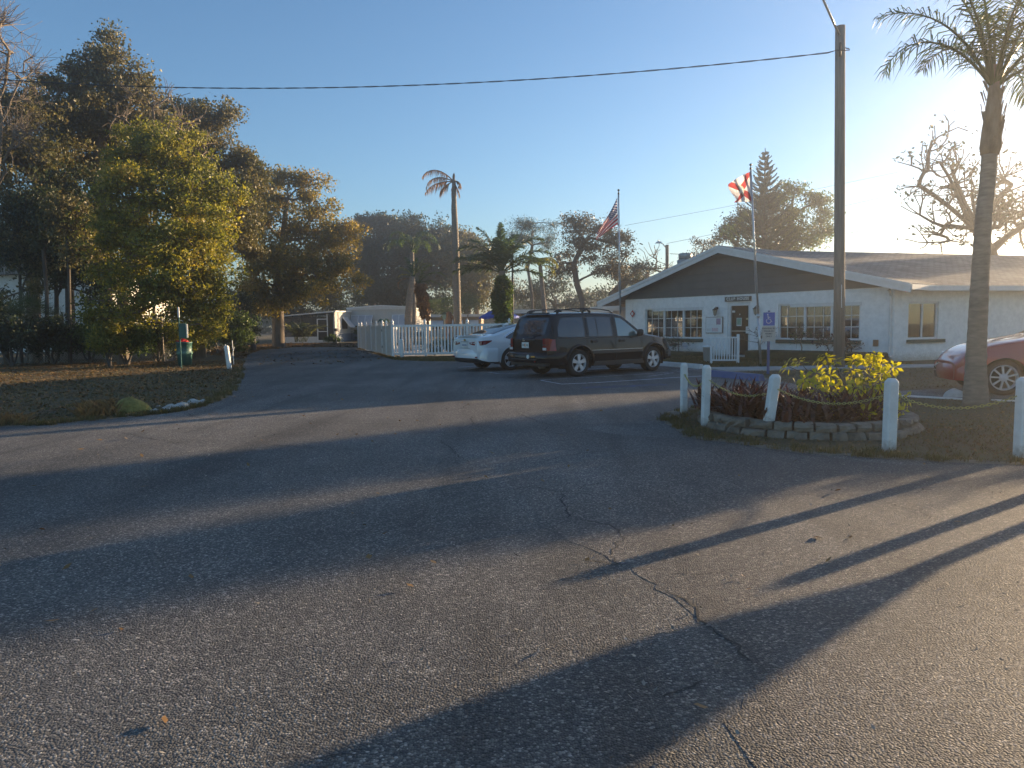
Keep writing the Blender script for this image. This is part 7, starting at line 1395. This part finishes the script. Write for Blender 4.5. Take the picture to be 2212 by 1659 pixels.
for s in (-1, 1):
    for xx in (.42, 1.24): mb = MB(); y_ = s * (wid(xx, .84) + .01); mb.box(xx, xx + .19, min(y_, y_ + s * .025), max(y_, y_ + s * .025), .83, .86, bev=.01); mb.build('door_handle', wht, se)
    mb = MB(); y_ = wid(2.1, .96); a, b = sorted((s * (y_ + .02), s * (y_ + .22))); mb.box(2.02, 2.14, a, b, .93, 1.06, bev=.04); mb.tube([(2.1, s * (y_ - .03), .95), (2.08, s * (y_ + .06), .97)], .02, 6); mb.build('mirror', wht, se, True)
    zs = [(.80, .94)]; lo = [(-1.142, s * .30, .83), (-1.14, s * .50, .80), (-1.12, s * .66, .79), (-1.03, s * .80, .80), (-.90, s * (wid(-.9, .82) + .012), .82), (-.70, s * (wid(-.7, .9) + .010), .915)]; hi = [(-1.142, s * .28, .88), (-1.14, s * .50, .90), (-1.12, s * .66, .915), (-1.02, s * .80, .93), (-.90, s * (wid(-.9, .935) + .012), .94), (-.68, s * (wid(-.68, .945) + .010), .945)]
    mb = MB(); P = lo + hi; F = [(i, i + 1, 7 + i, 6 + i) for i in range(5)]; mb.add(P, F if s < 0 else [f[::-1] for f in F]); tl = mb.build('tail_lamp', MT['red_lens'], se); mb = MB()
    for y0_, y1_ in ((.36, .46), (.52, .64)): a, b = sorted((s * y0_, s * y1_)); mb.box(-1.155, -1.14 + (.015 if y0_ > .5 else 0), a, b, .845, .882, bev=.004)
    mb.build('reverse_light', MT['clear_lens'], tl)
    mb = MB(); a, b = sorted((s * .62, s * .70)); mb.box(-1.165, -1.10, a, b, .42, .455, bev=.004); mb.build('reflector', MT['red_lens'], se); mb = MB(); a, b = sorted((s * .40, s * .72)); mb.box(3.50, 3.66, a, b, .62, .70, bev=.03); mb.build('headlight', MT['clear_lens'], se, True)
mb = MB(); V = []; prof = [(-.52, -.945), (-.85, -.915), (-1.02, -.82), (-1.13, -.66), (-1.17, -.35), (-1.175, 0), (-1.17, .35), (-1.13, .66), (-1.02, .82), (-.85, .915), (-.52, .945)]
for (x, y) in prof: t = abs(y) / .945; zb = .25 + .0 * t; zt = .40 - .12 * max(0, t - .7) / .3; V += [(x + .12, y * .95, zb), (x + .02, y, zb + .05), (x, y, zt)]
mb.add(V, [(3 * i + j, 3 * i + 3 + j, 3 * i + 4 + j, 3 * i + 1 + j) for i in range(10) for j in range(2)]); mb.build('lower_bumper', MT['black_plastic'], se, True)
mb = MB(); V = []
for (x, y) in prof: t = abs(y) / .945; zt = .40 - .12 * max(0, t - .7) / .3; V += [(x + .002, y, zt), (x - .004 * (t < .95), y * 1.0, .52), (x + .03 * (t < .9), y * .985, .66), (x + .10 * (t < .85), y * .95, .72)]
mb.add(V, [(4 * i + j, 4 * i + 4 + j, 4 * i + 5 + j, 4 * i + 1 + j) for i in range(10) for j in range(3)]); mb.build('rear_bumper', wht, se, True)
plate(se, -1.146, 0, .80); mb = MB(); mb.box(-1.15, -1.13, -.22, .22, .895, .905); mb.box(-1.138, -1.128, -.30, .30, .70, .706); mb.build('boot_trim', MT['black_plastic'], se)
mb = MB(); P = [(-.07, 0), (-.045, .022), (-.018, .022), (-.018, .034), (.018, .034), (.018, .022), (.045, .022), (.07, 0), (.045, -.022), (.018, -.022), (.018, -.034), (-.018, -.034), (-.018, -.022), (-.045, -.022)]; mb.prism(P, 0, .012, lambda p: (-1.140 - p[2] + .008, p[0], p[1] + .955)); mb.build('emblem', pm('gold_emblem', (.45, .33, .10), None, .3, metal=.6), se)
mb = MB(); mb.prism([(.28, 0), (.52, 0), (.50, .05), (.44, .075)], -.025, .025, lambda p: (p[0], p[2], 1.385 + p[1] + .12 * (p[0] - .28))); mb.build('roof_antenna', wht, se)
mb = MB(); mb.box(-1.12, -1.0, -.62, .62, 1.065, 1.09, bev=.01); mb.build('boot_spoiler', wht, se)
# ---- red car by the palm
redp = carpaint('red_car_paint', (.33, .02, .02), 0, .35); RC = dict(x=(-.95, 3.34), wb=2.6, w=.90, wr=.33, rim=.235, arch=.37, spokes=9, pair=(0,), sw=(.012, .016), paint=redp, tumble=.22, tw=.21, wy=.95,
    top=[(-.95, .95), (-.85, 1.35), (-.6, 1.47), (.5, 1.54), (1.1, 1.52), (1.85, 1.13), (2.1, 1.08), (2.6, 1.0), (2.95, .91), (3.18, .78), (3.30, .64), (3.34, .54)], bot=[(-.95, .4), (.5, .22), (2.4, .22), (3.34, .28)], plan=[(-.95, .8), (-.7, .96), (0, 1), (2.6, 1), (3.0, .93), (3.2, .82), (3.34, .64)], belt=[(-.95, .98), (2.6, .9), (3.34, .6)], crown=[(-.95, .06), (0, .12), (1.5, .1), (3.34, .08)], smw=5)
rc, sp_, tp_, wid, at_, top_ = car('red_car', 'red hatchback at the right picture edge behind the tall palm', (11.75, 13.1, .004), R(165), RC)
sp_('side_window', -.6, 1.7, [(-.6, 1.30), (.3, 1.42), (1.0, 1.40), (1.7, 1.03)], [(-.6, 1.02), (1.7, .98)], MT['tint']); tp_('windshield', 1.2, 1.88, .9, MT['tint'], y1f=.93)
for s in (-1, 1):
    mb = MB(); a, b = sorted((s * .40, s * .80)); mb.hexa([(3.22, a, .58), (3.14, b, .58), (2.9, b, .66), (2.9, a, .66), (3.17, a, .74), (3.05, b, .76), (2.8, b, .86), (2.8, a, .86)]); mb.build('headlight', MT['clear_lens'], rc, False); mb = MB(); y_ = wid(1.7, 1.0); a, b = sorted((s * (y_ + .02), s * (y_ + .22))); mb.box(1.62, 1.74, a, b, .98, 1.12, bev=.04); mb.build('mirror', redp, rc, True)
for xx in (.5, 1.75): sp_('door_seam', xx, xx + .01, [(xx, 1.0), (xx + .01, 1.0)], [(xx, .32), (xx + .01, .32)], MT['dark'], off=.003, n=2, m=14)
mb = MB(); V = []
for (x, y) in [(2.94, -.88), (3.22, -.76), (3.37, -.45), (3.40, 0), (3.37, .45), (3.22, .76), (2.94, .88)]: V += [(x, y, .26), (x + .02, y, .36), (x + .02, y, .48), (x - .03, y * .97, .56)]
mb.add(V, [(4 * i + j, 4 * i + 4 + j, 4 * i + 5 + j, 4 * i + 1 + j) for i in range(6) for j in range(3)]); mb.build('front_bumper', redp, rc, True)
# pale stone by the red car nose
rock('stone', 'pale pointed stone on the grass by the red car nose', 'stone', G(2062, 858), .16, .12, .17, wst, 60)
# ---- grey car half hidden in the left grove
gp = carpaint('grey_car_paint', (.16, .165, .17), 0, .4); GD = dict(SED); GD['paint'] = gp; q = G(330, 776)
gc, sp2, tp2, wid, at_, top_ = car('grey_car', 'grey car with a red tail lamp half hidden behind the left grove bushes', (q[0] - 1.2, q[1] + 1.2, 0), R(170), GD)
sp2('side_window', -.18, 2.12, [(-.18, 1.04), (.0, 1.13), (.35, 1.27), (1.45, 1.335), (2.12, .99)], [(-.18, 1.0), (.0, .965), (2.12, .945)], MT['tint'])
for s in (-1, 1): mb = MB(); a, b = sorted((s * .5, s * .86)); mb.box(-1.16, -.95, a, b, .78, .93, bev=.02); mb.build('tail_lamp', MT['red_lens'], gc)
# unseen board past the right picture edge, outline shaped for its tapering shadow
nbx = empty('shadow_board', (6.93, 7.10, 0), R(-20), 'wooden board on a post added unseen past the right picture edge to cast a shadow', 'sign'); mb = MB(); mb.box(-.045, .045, -.045, .045, 0, 2.4); mb.build('post', MT['wood_grey'], nbx); mb = MB(); mb.prism([(0, .72), (.40, 1.12), (.42, 2.4), (-.42, 2.4), (-.40, .98)], -.08, -.046, lambda p: (p[0], p[2], p[1])); mb.build('board', MT['wood_brown'], nbx)
# ------------------------------------------------------------------ even haze volume added so the sun veils the right like lens glare
hz = MB(); hz.box(-402, 402, -52, 502, -1.5, 20); hm = bpy.data.materials.new('haze'); hm.use_nodes = True; hn = hm.node_tree
for n_ in list(hn.nodes):
    if n_.type == 'BSDF_PRINCIPLED': hn.nodes.remove(n_)
pv = hn.nodes.new('ShaderNodeVolumePrincipled'); pv.inputs['Color'].default_value = (.95, .95, .95, 1); pv.inputs['Density'].default_value = .0027; pv.inputs['Anisotropy'].default_value = .84
hn.links.new(pv.outputs[0], hn.nodes['Material Output'].inputs['Volume']); ho = hz.build('haze', hm); ho['kind'] = 'stuff'; ho['label'] = 'thin even haze added over the whole place for the sun glare'
